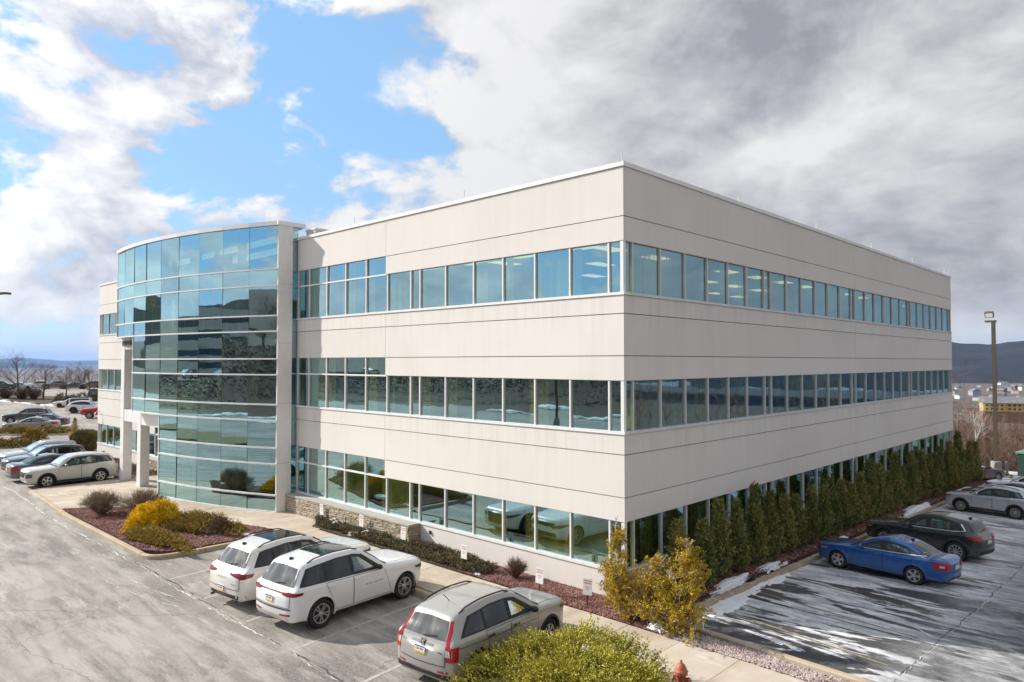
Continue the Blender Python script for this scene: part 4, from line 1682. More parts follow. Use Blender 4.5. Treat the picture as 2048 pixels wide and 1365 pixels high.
def build_car(name, D, pnt):
    B = CarBody(D)
    L, W_, H = D['L'], D['W'], D['H']
    hw = W_ / 2
    X = lambda s: L / 2 - s
    root = link(name, None)
    root.empty_display_size = .3
    r = D['r']
    Ra = r * D.get('arch', 1.14)
    zc = r
    side_w = D['side']          # list of (lower outline, upper outline, clear)
    clear = []
    allw = []
    for lo, hi, cl in side_w:
        poly = [(X(a), b) for a, b in lo] + [(X(a), b) for a, b in hi][::-1]
        allw.append(poly)
        if cl:
            clear.append(poly)
    # windscreen region drawn from above
    ws = None
    if D.get('ws', True):
        s0, s1 = D['sc'] + .10, D['sh'] - .05
        y0, y1 = hw * .79, hw * .655
        ws = [(X(s0), y0), (X(s1), y1), (X(s1), -y1), (X(s0), -y0)]
    # --- body with wheel openings and glazed openings cut
    V = [v.copy() for v in B.V]
    F = []
    for f in B.F:
        c = sum((B.V[i] for i in f), Vector()) / len(f)
        if any(all(math.hypot(B.V[i].x - xc, B.V[i].z - zc) < Ra for i in f) and abs(c.y) > hw * .55 for xc in (B.xf, B.xr)):
            continue
        if clear and abs(c.y) > hw * .45 and c.z > D['bf'] and any(inside((c.x, c.z), p) for p in clear):
            continue
        if ws and clear and c.z > D['hc'] + .02 and inside((c.x, c.y), ws) and c.z < H - .08:
            continue
        F.append(f)
    used = {i for f in F for i in f}
    for i in used:
        for xc in (B.xf, B.xr):
            dx_, dz_ = V[i].x - xc, V[i].z - zc
            d_ = math.hypot(dx_, dz_)
            if d_ < Ra and abs(V[i].y) > hw * .55 and d_ > 1e-4:
                V[i].x, V[i].z = xc + dx_ / d_ * Ra, zc + dz_ / d_ * Ra
    me = bpy.data.meshes.new('body')
    me.from_pydata([tuple(v) for v in V], [], F)
    me.materials.append(pnt)
    me.polygons.foreach_set('use_smooth', [True] * len(F))
    me.update()
    link('body', me, root)
    # --- wheels
    tyre, rim = wheel_meshes(r, D.get('tw', .235), D.get('wheel', 'five'))
    for xc in (B.xf, B.xr):
        for sg in (1, -1):
            w = link('wheel', tyre, root, (xc, sg * (hw - .135), zc), (0, rad(RNG.uniform(0, 70)), 0 if sg > 0 else rad(180)))
            link('rim', rim, w)
    # --- wheel wells and arch lips
    q = MB()
    for xc in (B.xf, B.xr):
        for sg in (1, -1):
            P, Fq = [], []
            n = 18
            for i in range(n + 1):
                a = rad(-25) + rad(230) * i / n
                for y_ in (hw - .03, hw * .42):
                    P.append((xc + math.cos(a) * (Ra + .005), sg * y_, zc + math.sin(a) * (Ra + .005)))
                if i:
                    Fq.append((2 * i - 2, 2 * i, 2 * i + 1, 2 * i - 1))
            P += [(xc, sg * hw * .42, zc)]
            Fq += [(2 * i + 1, 2 * i + 3, len(P) - 1) for i in range(n)]
            q.add(P, Fq)
    q.build('wheel_well', C_SEATD, root)
    lip = C_TRIM if D.get('clad') else pnt
    for xc in (B.xf, B.xr):
        for view, sg in (('L', 1), ('R', -1)):
            q = MB()
            P, Fq = [], []
            n = 22
            wl = D.get('lip', .07 if D.get('clad') else .03)
            for i in range(n + 1):
                a = rad(-18) + rad(216) * i / n
                p1, n1 = B.hit(view, xc + math.cos(a) * (Ra + wl), max(zc + math.sin(a) * (Ra + wl), D.get('zb', .22) + .06))
                p0 = Vector((xc + math.cos(a) * (Ra - .012), p1.y, zc + math.sin(a) * (Ra - .012)))
                P += [p1 + Vector((0, sg * .003, 0)), (p1 * .5 + p0 * .5) + Vector((0, sg * .018, 0)), p0 + Vector((0, sg * .012, 0)), p0 - Vector((0, sg * .05, 0))]
                if i:
                    for k in range(3):
                        Fq.append((4 * i - 4 + k, 4 * i + k, 4 * i + k + 1, 4 * i - 3 + k))
            q.add(P, Fq)
            q.build('wheel_arch', lip, root, True)
    det = D.get('det', 2)
    sc_ = D.get('sill', .36)
    for view in ('L', 'R'):
        # lower cladding
        if D.get('clad'):
            q = MB()
            patch(B, q, view, [(B.xr + Ra, D.get('zb', .22) + .03), (B.xf - Ra, D.get('zb', .22) + .03)], [(B.xr + Ra, sc_), (B.xf - Ra, sc_)], .008, 14, 3)
            q.build('sill_cladding', C_TRIM, root, True)
        # pillars and frames in black round the side glass
        a0, a1, d0, d1 = D['frame']
        q = MB()
        zr_ = D['zwt']
        patch(B, q, view, [(X(d0[0]), d0[1]), (X(a0[0]), a0[1])], [(X(d1[0]), d1[1])] + [(X(a_), b_) for a_, b_ in D.get('arcf', [])][::-1] + [(X(a1[0]), a1[1])], .003, 46, 9, drop=clear)
        q.build('window_trim', C_TRIM, root, True)
        for lo, hi, cl in side_w:
            q = MB()
            patch(B, q, view, [(X(a_), b_) for a_, b_ in lo], [(X(a_), b_) for a_, b_ in hi], .007 if not cl else .002, 12, 6)
            q.build('side_window', C_GLASSC if cl else C_GLASS, root, True)
            if cl:
                q = MB()
                o_ = [(X(a_), b_) for a_, b_ in lo] + [(X(a_), b_) for a_, b_ in hi][::-1]
                ribbon(B, q, view, o_ + [o_[0]], .075, .006)
                q.build('window_gasket', C_TRIM, root, True)
        if D.get('chrome'):
            q = MB()
            ribbon(B, q, view, [(X(a_), b_) for a_, b_ in D['chrome']], .024, .010)
            q.build('window_chrome', C_CHROME, root, True)
        # doors
        for lo, hi in D.get('doors', []):
            q = MB()
            L1 = [(X(a_), b_) for a_, b_ in lo]; H1 = [(X(a_), b_) for a_, b_ in hi]
            patch(B, q, view, L1, H1, .005, 14, 8)
            d = q.build('door', pnt, root, True)
            q = MB()
            ring = L1 + H1[::-1]
            ribbon(B, q, view, ring + [ring[0]], .011, .0062)
            q.build('door_gap', C_GAP, d, True)
            # handle near the trailing edge
            hx, hz_ = X(hi[-1][0] - .16), hi[-1][1] - .11
            p, nn = B.hit(view, hx, hz_)
            sg = 1 if view == 'L' else -1
            q = MB()
            q.box((-.10, -.014, -.016), (.10, .014, .016))
            h_ = q.build('handle', C_TRIM if D.get('black_handles') else pnt, d)
            h_.location = p + Vector((0, sg * .028, 0))
        for pts_, w_ in D.get('side_lines', []):
            q = MB()
            ribbon(B, q, view, [(X(a_), b_) for a_, b_ in pts_], w_, .0085)
            q.build('body_line', C_GAP, root, True)
        if det > 1:
            if D.get('hoodline', True):
                q = MB()
                ribbon(B, q, 'T', [(X(.22), (1 if view == 'L' else -1) * hw * .72), (X(D['sc'] - .1), (1 if view == 'L' else -1) * hw * .80)], .012, .003)
                q.build('bonnet_gap', C_GAP, root, True)
        # mirror
        sg = 1 if view == 'L' else -1
        p, nn = B.hit(view, X(D['mir'][0]), D['mir'][1])
        q = MB()
        ellipsoid(q, (p.x - .02, p.y + sg * .15, p.z + .06), (.075, .115, .075))
        q.box((p.x - .05, min(p.y, p.y + sg * .10), p.z - .0), (p.x + .03, max(p.y, p.y + sg * .10), p.z + .035))
        q.build('mirror', D.get('mirror_mat') or pnt, root, True)
        # rails along the roof
        if D.get('rails'):
            q = MB()
            P = []
            for k in range(9):
                s = D['sh'] + .18 + (D['sr'] - D['sh'] - .35) * k / 8
                yy = sg * hw * (D.get('roof', .69) - .055)
                h_, _ = B.hit('T', X(s), yy)
                P.append(h_ + Vector((0, 0, .045 if 0 < k < 8 else .0)))
            q.tube(P, .019, 6)
            q.build('roof_rail', D['rails'], root, True)
        # headlight (wraps the corner) and tail lamp
        for nm, key, m_ in (('headlight', 'head', C_HEAD), ('tail_lamp', 'tail', D.get('tail_mat', C_RED)), ('marker_lamp', 'amber', C_AMBER), ('lamp_insert', 'tail2', C_CLEAR)):
            if key in D:
                q = MB()
                for vw, lo, hi in D[key]:
                    if vw == 'S':
                        patch(B, q, view, [(X(a_), b_) for a_, b_ in lo], [(X(a_), b_) for a_, b_ in hi], .013, 9, 8)
                    else:
                        patch(B, q, vw, [(sg * a_ * hw, b_) for a_, b_ in lo], [(sg * a_ * hw, b_) for a_, b_ in hi], .013, 9, 8)
                q.build(nm, m_, root, True)
    # --- windscreen, rear glass, sunroof, grille, bumper insert, plate
    if ws:
        q = MB()
        s0, s1 = D['sc'] + .05, D['sh'] - .02
        patch(B, q, 'T', [(X(s0), hw * .83), (X(s0), -hw * .83)], [(X(s1), hw * .675), (X(s1), -hw * .675)], .003, 14, 7)
        q.build('windscreen', C_GLASSW if clear else C_GLASS, root, True)
        q = MB()
        for yy in (1, -1):
            ribbon(B, q, 'T', [(X(s0 - .03), yy * hw * .83), (X(s1), yy * hw * .675)], .05, .006)
        ribbon(B, q, 'T', [(X(s0 - .02), hw * .84), (X(s0 - .05), 0), (X(s0 - .02), -hw * .84)], .13, .006)
        q.build('cowl', C_TRIM, root, True)
        if det > 1:
            q = MB()
            for yy in (-.35, .15):
                P = []
                for k in range(4):
                    h_, _ = B.hit('T', X(s0 + .04 + .015 * k), (yy + .16 * k) * hw)
                    P.append(h_ + Vector((0, 0, .025)))
                q.tube(P, .009, 4)
            q.build('wiper', C_TRIM, root)
    if 'rearwin' in D:
        q = MB()
        lo, hi = D['rearwin']
        vw = D.get('rwview', 'B')
        if vw == 'B':
            patch(B, q, 'B', [(-a_ * hw, b_) for a_, b_ in lo][::-1] + [(a_ * hw, b_) for a_, b_ in lo], [(-a_ * hw, b_) for a_, b_ in hi][::-1] + [(a_ * hw, b_) for a_, b_ in hi], .006, 14, 6)
        else:
            patch(B, q, 'T', [(X(lo[0]), -lo[1] * hw), (X(lo[0]), lo[1] * hw)], [(X(hi[0]), -hi[1] * hw), (X(hi[0]), hi[1] * hw)], .006, 12, 6)
        q.build('rear_window', D.get('rw_mat', C_GLASS), root, True)
    if 'sunroof' in D:
        q = MB()
        s0, s1, wf = D['sunroof']
        patch(B, q, 'T', [(X(s0), -wf * hw), (X(s0), wf * hw)], [(X(s1), -wf * hw), (X(s1), wf * hw)], .004, 10, 8)
        q.build('sunroof', C_GLASS, root, True)
    for nm, vw, lo, hi, m_ in D.get('panels', []):
        q = MB()
        patch(B, q, vw, [(a_ * hw, b_) for a_, b_ in lo], [(a_ * hw, b_) for a_, b_ in hi], .007, 12, 4)
        q.build(nm, pnt if m_ is None else m_, root, True)
    for nm, vw, pts, w_, m_ in D.get('lines', []):
        q = MB()
        ribbon(B, q, vw, [(a_ * hw, b_) for a_, b_ in pts], w_, .008)
        q.build(nm, m_, root, True)
    if 'plate' in D:
        yy, zz = D['plate']
        p, nn = B.hit('B', yy, zz)
        M = face_matrix(p + Vector((-.012, 0, 0)), Vector((-1, 0, .05)))
        q = MB()
        q.box((-.155, -.078, -.01), (.155, .078, .006))
        pl = q.build('license_plate', C_PLATE, root)
        pl.matrix_local = M
        for n_, y0, y1, m_ in (('plate_band', -.076, -.036, C_PLATEY), ('plate_band', .050, .076, C_PLATEB)):
            q = MB()
            q.box((-.152, y0, .0055), (.152, y1, .0085))
            q.build(n_, m_, pl)
    if D.get('antenna'):
        h_, _ = B.hit('T', X(D['antenna']), 0)
        q = MB()
        if D.get('fin', True):
            q.add([h_ + Vector(v) for v in ((.09, 0, -.01), (-.09, .03, -.01), (-.09, -.03, -.01), (-.10, 0, .065), (-.02, 0, .05))], [(0, 1, 3, 4), (0, 4, 3, 2), (1, 2, 3), (0, 2, 1)])
        else:
            q.tube([h_, h_ + Vector((-.20, 0, .20))], .008, 5)
        q.build('antenna', C_TRIM if D.get('fin_dark', True) else pnt, root)
    if D.get('rwiper'):
        p0, n0 = B.hit('B', .02, D['rwiper'] )
        p1, n1 = B.hit('B', -.36, D['rwiper'] + .05)
        q = MB()
        q.tube([p0 + n0 * .03, p1 + n1 * .025], .011, 5)
        q.build('rear_wiper', C_TRIM, root)
    if D.get('exhaust'):
        q = MB()
        for yy in D['exhaust']:
            q.tube([(-L / 2 + .25, yy, .30), (-L / 2 + .0, yy, .29)], .035, 8)
        q.build('exhaust', C_RIMD, root)
    # --- cabin
    if clear:
        q = MB()
        zf = D.get('zb', .22) + .10
        zs = zf + .16
        top = H - .24
        q.box((X(D['sr'] - .1), -hw * .78, zf - .05), (X(D['sc'] - .1), hw * .78, zf), 1)
        q.box((X(D['sc'] + .46), -hw * .80, zf), (X(D['sc'] + .10), hw * .80, D['bf'] - .06), 1)
        xs_ = X(D['sB'] + .10)
        for yy in (-.37, .37):
            q.box((xs_ - .05, yy - .25, zs), (xs_ + .48, yy + .25, zs + .16), 0)
            M = Matrix.Translation((xs_ - .02, yy, zs + .12)) @ Matrix.Rotation(rad(-14), 4, 'Y')
            hb = (top - zs - .12)
            q.box((-.12, -.24, 0), (.01, .24, hb * .72), 0, M)
            q.box((-.09, -.13, hb * .77), (.0, .13, hb), 0, M)
        xb = xs_ - .78
        q.box((xb - .02, -.60, zs), (xb + .42, .60, zs + .16), 0)
        M = Matrix.Translation((xb - .02, 0, zs + .12)) @ Matrix.Rotation(rad(-12), 4, 'Y')
        q.box((-.08, -.60, 0), (.02, .60, hb * .66), 0, M)
        q.build('seats', [D.get('seat', C_SEAT), C_SEATD], root)
        q = MB()
        cx_, cz_ = X(D['sc'] + .62), D['bf'] - .06
        ring = [(cx_ - .07 * math.sin(2 * math.pi * k / 14), .37 + .18 * math.cos(2 * math.pi * k / 14), cz_ + .16 * math.sin(2 * math.pi * k / 14)) for k in range(15)]
        q.tube(ring, .015, 5)
        q.build('steering_wheel', C_SEATD, root)
    root['_b'] = 1
    return root, B


CARB = {}


def glaze(D, sB, sC, d0, d1, clears=(1, 0, 0), quarter=True, a0=.30):
    H, sc, sh, bf, brr, sr_, zr = D['H'], D['sc'], D['sh'], D['bf'], D['br'], D['sr'], D['zr']
    hd = D.get('hd', .10)
    def belt(s):
        return bf + (brr - bf) * min(max((s - sc) / (sr_ - sc), 0), 1.1) + .035
    tl = [(sh + .10, H - hd - .105), (sh + .45, H - .135), ((sh + sr_) / 2, H - .125), (sr_ - .35, (H + zr) / 2 - .125), (sr_, zr - .12), (sr_ + .4, zr - .12 - .28)]
    def top(s):
        return float(np.interp(s, [p[0] for p in tl], [p[1] for p in tl]))
    As, At = sc + a0, sh + .16
    D['zwt'] = H - .12
    D['frame'] = ((As - .10, belt(As)), (At - .06, top(At)), (d0, belt(d0)), (d1, top(d1)))
    D['arcf'] = [(sh + .45, top(sh + .45)), ((sh + sr_) / 2, top((sh + sr_) / 2))] + ([(sr_ - .35, top(sr_ - .35))] if d1 > sr_ - .3 else [])
    g = .045
    b_, t_ = .03, -.03
    def lo(a, b):
        return [(a + (b - a) * k / 4, belt(a + (b - a) * k / 4) + b_) for k in range(5)]
    def hi(a, b):
        return [(a + (b - a) * k / 4, top(a + (b - a) * k / 4) + t_) for k in range(5)]
    S = [(lo(As + .10, sB - g), hi(At + .05, sB - g), clears[0])]
    if quarter:
        S.append((lo(sB + g, sC - .035), hi(sB + g, sC - .035), clears[1]))
        S.append((lo(sC + .035, d0 - .12), hi(sC + .035, d1 - .08), clears[2]))
    else:
        S.append((lo(sB + g, d0 - .14), hi(sB + g, d1 - .08), clears[1]))
    D['side'] = S
    D['belt_fn'] = belt
    Ra = D['r'] * D.get('arch', 1.14)
    sill = D.get('sill', .36) + .015
    f0 = D['fo'] + Ra + .10
    r0 = D['fo'] + D['wb'] - Ra - .07
    D['doors'] = [([(f0, sill), (sB - .01, sill)], [(As - .12, belt(As) - .035), (sB - .01, belt(sB) - .035)]),
                  ([(sB + .01, sill), (r0, sill)], [(sB + .01, belt(sB) - .035), (min(sC, d0) + .03, belt(sC) - .035)])]
    D['mir'] = (As + .12, belt(As) + .02)
    return D


def suv(**kw):
    D = dict(L=4.70, W=1.86, H=1.70, wb=2.70, fo=.93, r=.36, hn=.98, hc=1.14, sc=1.38, sh=2.12, sr=4.12, zr=1.58, sw=4.50, zw=1.10, bf=1.03, br=1.09, zb=.22, clad=True, rails=C_TRIM, sB=2.62, sC=3.48, d0=4.22, d1=4.02)
    D.update(kw)
    L = D['L']
    glaze(D, D['sB'], D['sC'], D['d0'], D['d1'], D.get('clears', (1, 0, 0)))
    z = D['br']
    D.setdefault('tail', [('S', [(L - .34, z - .17), (L - .02, z - .20)], [(L - .36, z - .07), (L - .03, z - .06)]), ('B', [(.90, z - .20), (.52, z - .17)], [(.90, z - .05), (.52, z - .08)])])
    D.setdefault('head', [('S', [(.06, .76), (.42, .84)], [(.10, .88), (.50, .90)]), ('F', [(.52, .74), (.86, .78)], [(.52, .86), (.86, .88)])])
    D.setdefault('rearwin', ([(0, z + .04), (.76, z + .05)], [(0, D['zr'] - .06), (.66, D['zr'] - .09)]))
    D.setdefault('panels', [('grille', 'F', [(-.46, .56), (.46, .56)], [(-.50, .84), (.50, .84)], C_TRIM), ('front_bumper_insert', 'F', [(-.7, .36), (.7, .36)], [(-.7, .48), (.7, .48)], C_TRIM),
                            ('rear_bumper_insert', 'B', [(-.86, .32), (.86, .32)], [(-.86, .48), (.86, .48)], C_TRIM)])
    D.setdefault('lines', [('tailgate_gap', 'B', [(-.80, z), (-.80, .62), (.80, .62), (.80, z)], .014, C_GAP)])
    D.setdefault('plate', (0, .80))
    D.setdefault('rwiper', z + .07)
    D.setdefault('antenna', D['sr'] - .15)
    return D


def sedan(**kw):
    D = dict(L=4.80, W=1.82, H=1.46, wb=2.77, fo=.94, r=.325, hn=.80, hc=.97, sc=1.38, sh=2.20, sr=3.42, zr=1.37, sw=4.12, zw=1.055, zt=.99, deck=True, bf=.905, br=.965, zb=.20, hd=.09, roof=.655, sB=2.62, sC=3.55, d0=3.98, d1=3.42,
             clad=False, sill=.32, rwview='T', lip=.025)
    D.update(kw)
    L = D['L']
    glaze(D, D['sB'], D['sC'], D['d0'], D['d1'], D.get('clears', (1, 1, 1)), D.get('quarter', False))
    z = D['zt']
    D.setdefault('tail', [('S', [(L - .36, z - .24), (L - .02, z - .26)], [(L - .30, z - .07), (L - .05, z - .05)]), ('B', [(.92, z - .26), (.56, z - .24)], [(.90, z - .05), (.56, z - .08)])])
    D.setdefault('head', [('S', [(.05, .60), (.46, .68)], [(.10, .70), (.56, .76)]), ('F', [(.50, .58), (.86, .62)], [(.50, .69), (.86, .72)])])
    D.setdefault('rearwin', ((D['sw'] - .05, .70), (D['sr'] + .07, .60)))
    D.setdefault('panels', [('grille', 'F', [(-.42, .44), (.42, .44)], [(-.46, .66), (.46, .66)], C_TRIM), ('rear_bumper_insert', 'B', [(-.8, .26), (.8, .26)], [(-.8, .36), (.8, .36)], C_TRIM)])
    D.setdefault('lines', [('boot_gap', 'B', [(-.66, z - .02), (-.62, .58), (.62, .58), (.66, z - .02)], .012, C_GAP)])
    D.setdefault('plate', (0, .74))
    D.setdefault('antenna', D['sr'] - .05)
    return D


P_WHITE = paint('white', (0.78, 0.78, 0.78), 0, .28, .12)
P_IVORY = paint('ivory', (0.74, 0.72, 0.67), 0, .28, .45, (.50, .43, .34))
P_SILVER = paint('silver', (0.40, 0.385, 0.36), .30, .42, .42)
P_CHAMP = paint('champagne', (0.56, 0.55, 0.50), .15, .42, .35)
P_GREYGREEN = paint('slate', (0.060, 0.080, 0.085), .4, .3, .30)
P_BLACK = paint('black', (0.016, 0.016, 0.020), .2, .25, .45)
P_BLUE = paint('blue', (0.004, 0.095, 0.36), .25, .25, .25, (.16, .15, .15))
P_GRAPH = paint('graphite', (0.055, 0.060, 0.066), .5, .3, .22)
P_COAL = paint('coal', (0.022, 0.024, 0.027), .2, .26, .22, (.16, .16, .16))
P_PALE = paint('pale_silver', (0.50, 0.53, 0.55), .4, .32, .25)
P_TAN = paint('tan', (0.30, 0.265, 0.235), .5, .32, .35)
P_RED = paint('red', (0.42, 0.008, 0.015), .1, .26, .2)
P_MAROON = paint('maroon', (0.10, 0.045, 0.055), .4, .3, .3)
P_TEAL = paint('teal', (0.015, 0.06, 0.075), .3, .3, .3)
P_BROWN = paint('bronze', (0.16, 0.125, 0.10), .5, .3, .3)
P_OFFW = paint('frost', (0.66, 0.67, 0.68), .1, .3, .2)


def place(root, x, y, hd, s=1.0, label=None, group=None, cat='car'):
    z = lz(x, y)
    gx_ = (lz(x + .5, y) - lz(x - .5, y)); gy_ = (lz(x, y + .5) - lz(x, y - .5))
    n = Vector((-gx_, -gy_, 1)).normalized()
    f = Vector((math.cos(rad(hd)), math.sin(rad(hd)), 0))
    f = (f - n * f.dot(n)).normalized()
    l = n.cross(f)
    M = Matrix((f, l, n)).transposed().to_4x4()
    root.rotation_euler = M.to_euler()
    root.location = (x, y, z)
    root.scale = (s, s, s)
    tag(root, label, cat, group)
    return root


def by_wheels(D, xr, yr, hd, side, s=1.0):
    """Car centre from the ground point under the outer face of its rear wheel on one side ('R' or 'L')."""
    f = Vector((math.cos(rad(hd)), math.sin(rad(hd))))
    l = Vector((-f.y, f.x))
    sg = 1 if side == 'R' else -1
    c = Vector((xr, yr)) + l * sg * (D['W'] / 2 - .02) * s
    xrear = (D['L'] / 2 - D['fo'] - D['wb']) * s
    c = c - f * xrear
    return c.x, c.y


# --- the three cars in the foreground
D = suv(L=4.74, W=1.93, H=1.80, wb=2.964, fo=.86, r=.385, hn=1.06, hc=1.20, sc=1.50, sh=2.24, sr=4.24, zr=1.68, sw=4.60, zw=1.17, bf=1.09, br=1.14, zb=.26, clad=False, lip=.05, sB=2.78, sC=3.66, d0=4.46, d1=4.18, wheel='double',
        sunroof=(2.48, 3.55, .52), rw_mat=C_GLASSD, arch=1.15, mirror_mat=C_TRIM, roof=.68, nose=1.1,
        tail=[('S', [(4.42, 1.005), (4.72, .985)], [(4.38, 1.065), (4.70, 1.085)]), ('B', [(.90, .985), (.50, 1.01)], [(.90, 1.085), (.50, 1.065)])], tail_mat=C_REDD,
        lines=[('tail_lamp_bar', 'B', [(-.5, 1.045), (.5, 1.045)], .03, C_REDD), ('bumper_groove', 'B', [(-.82, .66), (.82, .66)], .03, C_GAP), ('reflector', 'B', [(.42, .50), (.80, .52)], .05, C_RED), ('reflector', 'B', [(-.42, .50), (-.80, .52)], .05, C_RED),
               ('tailgate_gap', 'B', [(-.80, 1.08), (-.78, .70), (.78, .70), (.80, 1.08)], .012, C_GAP)],
        panels=[('grille', 'F', [(-.62, .80), (.62, .80)], [(-.66, .93), (.66, .93)], C_TRIM), ('front_bumper_insert', 'F', [(-.7, .40), (.7, .40)], [(-.7, .58), (.7, .58)], C_TRIM),
                ('exhaust_surround', 'B', [(-.72, .36), (-.50, .36)], [(-.72, .45), (-.50, .45)], C_CHROME), ('exhaust_surround', 'B', [(.50, .36), (.72, .36)], [(.50, .45), (.72, .45)], C_CHROME)],
        plate=(0, .86), rwiper=1.20)
jeep, B_ = build_car('suv', D, P_WHITE)
place(jeep, *by_wheels(D, -4.80, -6.94, 95.3, 'R'), 95.3, 1.0, 'white suv with glass roof panel parked between the ivory and silver suvs', 'suvs parked nose in at the front walk', 'suv')
for view in ('R', 'L'):
    p, n_ = B_.hit(view, D['L'] / 2 - 2.05, .80)
    text_part('lettering', 'GRAND CHEROKEE', .062, C_INK, jeep, face_matrix(p, n_), space=1.25)
p, n_ = B_.hit('B', 0, 1.10)
text_part('lettering', 'Jeep', .11, C_CHROME, jeep, face_matrix(p, n_))

D = suv(L=4.86, W=1.96, H=1.77, wb=2.90, fo=.90, r=.385, hn=1.03, hc=1.17, sc=1.52, sh=2.30, sr=4.30, zr=1.64, sw=4.68, zw=1.16, bf=1.07, br=1.14, zb=.24, clad=True, sB=2.85, sC=3.76, d0=4.42, d1=4.14, wheel='ten', sill=.33,
        sunroof=(2.52, 3.62, .52), rw_mat=C_GLASSD, roof=.67,
        tail=[('S', [(4.50, .96), (4.80, .92)], [(4.44, 1.05), (4.78, 1.07)]), ('B', [(.90, .93), (.38, 1.01)], [(.90, 1.07), (.38, 1.05)])], tail_mat=C_REDD,
        panels=[('grille', 'F', [(-.42, .50), (.42, .50)], [(-.46, .90), (.46, .90)], C_TRIM), ('rear_bumper_insert', 'B', [(-.92, .36), (.92, .36)], [(-.92, .47), (.92, .47)], C_TRIM)],
        plate=(0, .60), exhaust=(-.62, .62), rwiper=1.20)
inf, B_ = build_car('suv', D, P_IVORY)
place(inf, -8.45, -5.66, 95.3, 1.0, 'ivory suv with dusty rear window parked beside the planted island', 'suvs parked nose in at the front walk', 'suv')
p, n_ = B_.hit('B', 0, .90)
text_part('lettering', 'INFINITI', .085, C_CHROME, inf, face_matrix(p, n_), space=1.6)
p, n_ = B_.hit('B', -.55, .76)
text_part('lettering', 'QX60', .07, C_CHROME, inf, face_matrix(p, n_))
p, n_ = B_.hit('B', 0, 1.10)
q = MB()
for k_ in range(16):
    a_, b_ = 2 * math.pi * k_ / 16, 2 * math.pi * (k_ + 1) / 16
    q.tube([(math.cos(a_) * .085, math.sin(a_) * .045, 0), (math.cos(b_) * .085, math.sin(b_) * .045, 0)], .008, 4)
e_ = q.build('badge', C_CHROME, inf)
e_.matrix_local = face_matrix(p, n_)

D = suv(L=4.42, W=1.80, H=1.68, wb=2.62, fo=.90, r=.345, hn=.98, hc=1.13, sc=1.22, sh=1.98, sr=4.02, zr=1.53, sw=4.34, zw=1.055, zt=1.0, bf=1.03, br=1.08, zb=.22, sB=2.42, sC=3.26, d0=4.06, d1=3.70, wheel='steel', black_handles=True, mirror_mat=C_TRIM, rw_mat=C_GLASSD,
        tail=[('B', [(.90, .70), (.76, .70)], [(.86, 1.02), (.75, 1.02)]), ('B', [(.84, 1.02), (.745, 1.02)], [(.69, 1.44), (.625, 1.44)]), ('S', [(4.18, .70), (4.36, .70)], [(4.16, 1.0), (4.34, 1.0)])],
        tail2=[('B', [(.88, .80), (.75, .80)], [(.85, .93), (.75, .93)])],
        rearwin=([(0, 1.08), (.70, 1.09)], [(0, 1.46), (.585, 1.43)]),
        panels=[('grille', 'F', [(-.46, .66), (.46, .66)], [(-.50, .84), (.50, .84)], C_TRIM), ('rear_bumper_insert', 'B', [(-.88, .30), (.88, .30)], [(-.90, .42), (.90, .42)], C_TRIM), ('plate_recess', 'B', [(-.36, .945), (.36, .945)], [(-.36, .985), (.36, .985)], C_RIMD)],
        lines=[('tailgate_gap', 'B', [(-.74, 1.0), (-.76, .60), (.76, .60), (.74, 1.0)], .014, C_GAP), ('reflector', 'B', [(.55, .47), (.82, .48)], .04, C_RED), ('reflector', 'B', [(-.55, .47), (-.82, .48)], .04, C_RED)],
        amber=[('S', [(.10, .80), (.24, .82)], [(.14, .90), (.30, .90)])], side_lines=[([(1.45, .86), (3.3, .91), (4.3, .95)], .012)], plate=(0, .84), antenna=3.55, fin=False, rwiper=1.10, lip=.06)
crv, B_ = build_car('suv', D, P_SILVER)
place(crv, *by_wheels(D, .56, -6.31, 95.0, 'R'), 95.0, 1.0, 'silver suv with tall red tail lamps parked beside the big green juniper', 'suvs parked nose in at the front walk', 'suv')
p, n_ = B_.hit('B', 0, .985)
q = MB()
q.box((-.045, -.05, 0), (-.020, .05, .012)); q.box((.020, -.05, 0), (.045, .05, .012)); q.box((-.02, -.012, 0), (.02, .012, .012))
q.box((-.06, .055, 0), (.06, .066, .008)); q.box((-.06, -.066, 0), (.06, -.055, .008)); q.box((-.068, -.066, 0), (-.058, .066, .008)); q.box((.058, -.066, 0), (.068, .066, .008))
e_ = q.build('badge', C_RIMD, crv)
e_.matrix_local = face_matrix(p + Vector((-.02, 0, 0)), n_)
p, n_ = B_.hit('B', .55, .93)
text_part('lettering', 'CR-V', .06, C_INK, crv, face_matrix(p, n_))
p, n_ = B_.hit('B', -.55, .86)
text_part('lettering', '4WD', .05, C_INK, crv, face_matrix(p, n_))
for pl in [o for o in bpy.data.objects if o.name.startswith('license_plate')]:
    text_part('lettering', 'LZK 4827', .058, C_INK, pl, Matrix.Translation((0, .006, .0075)))

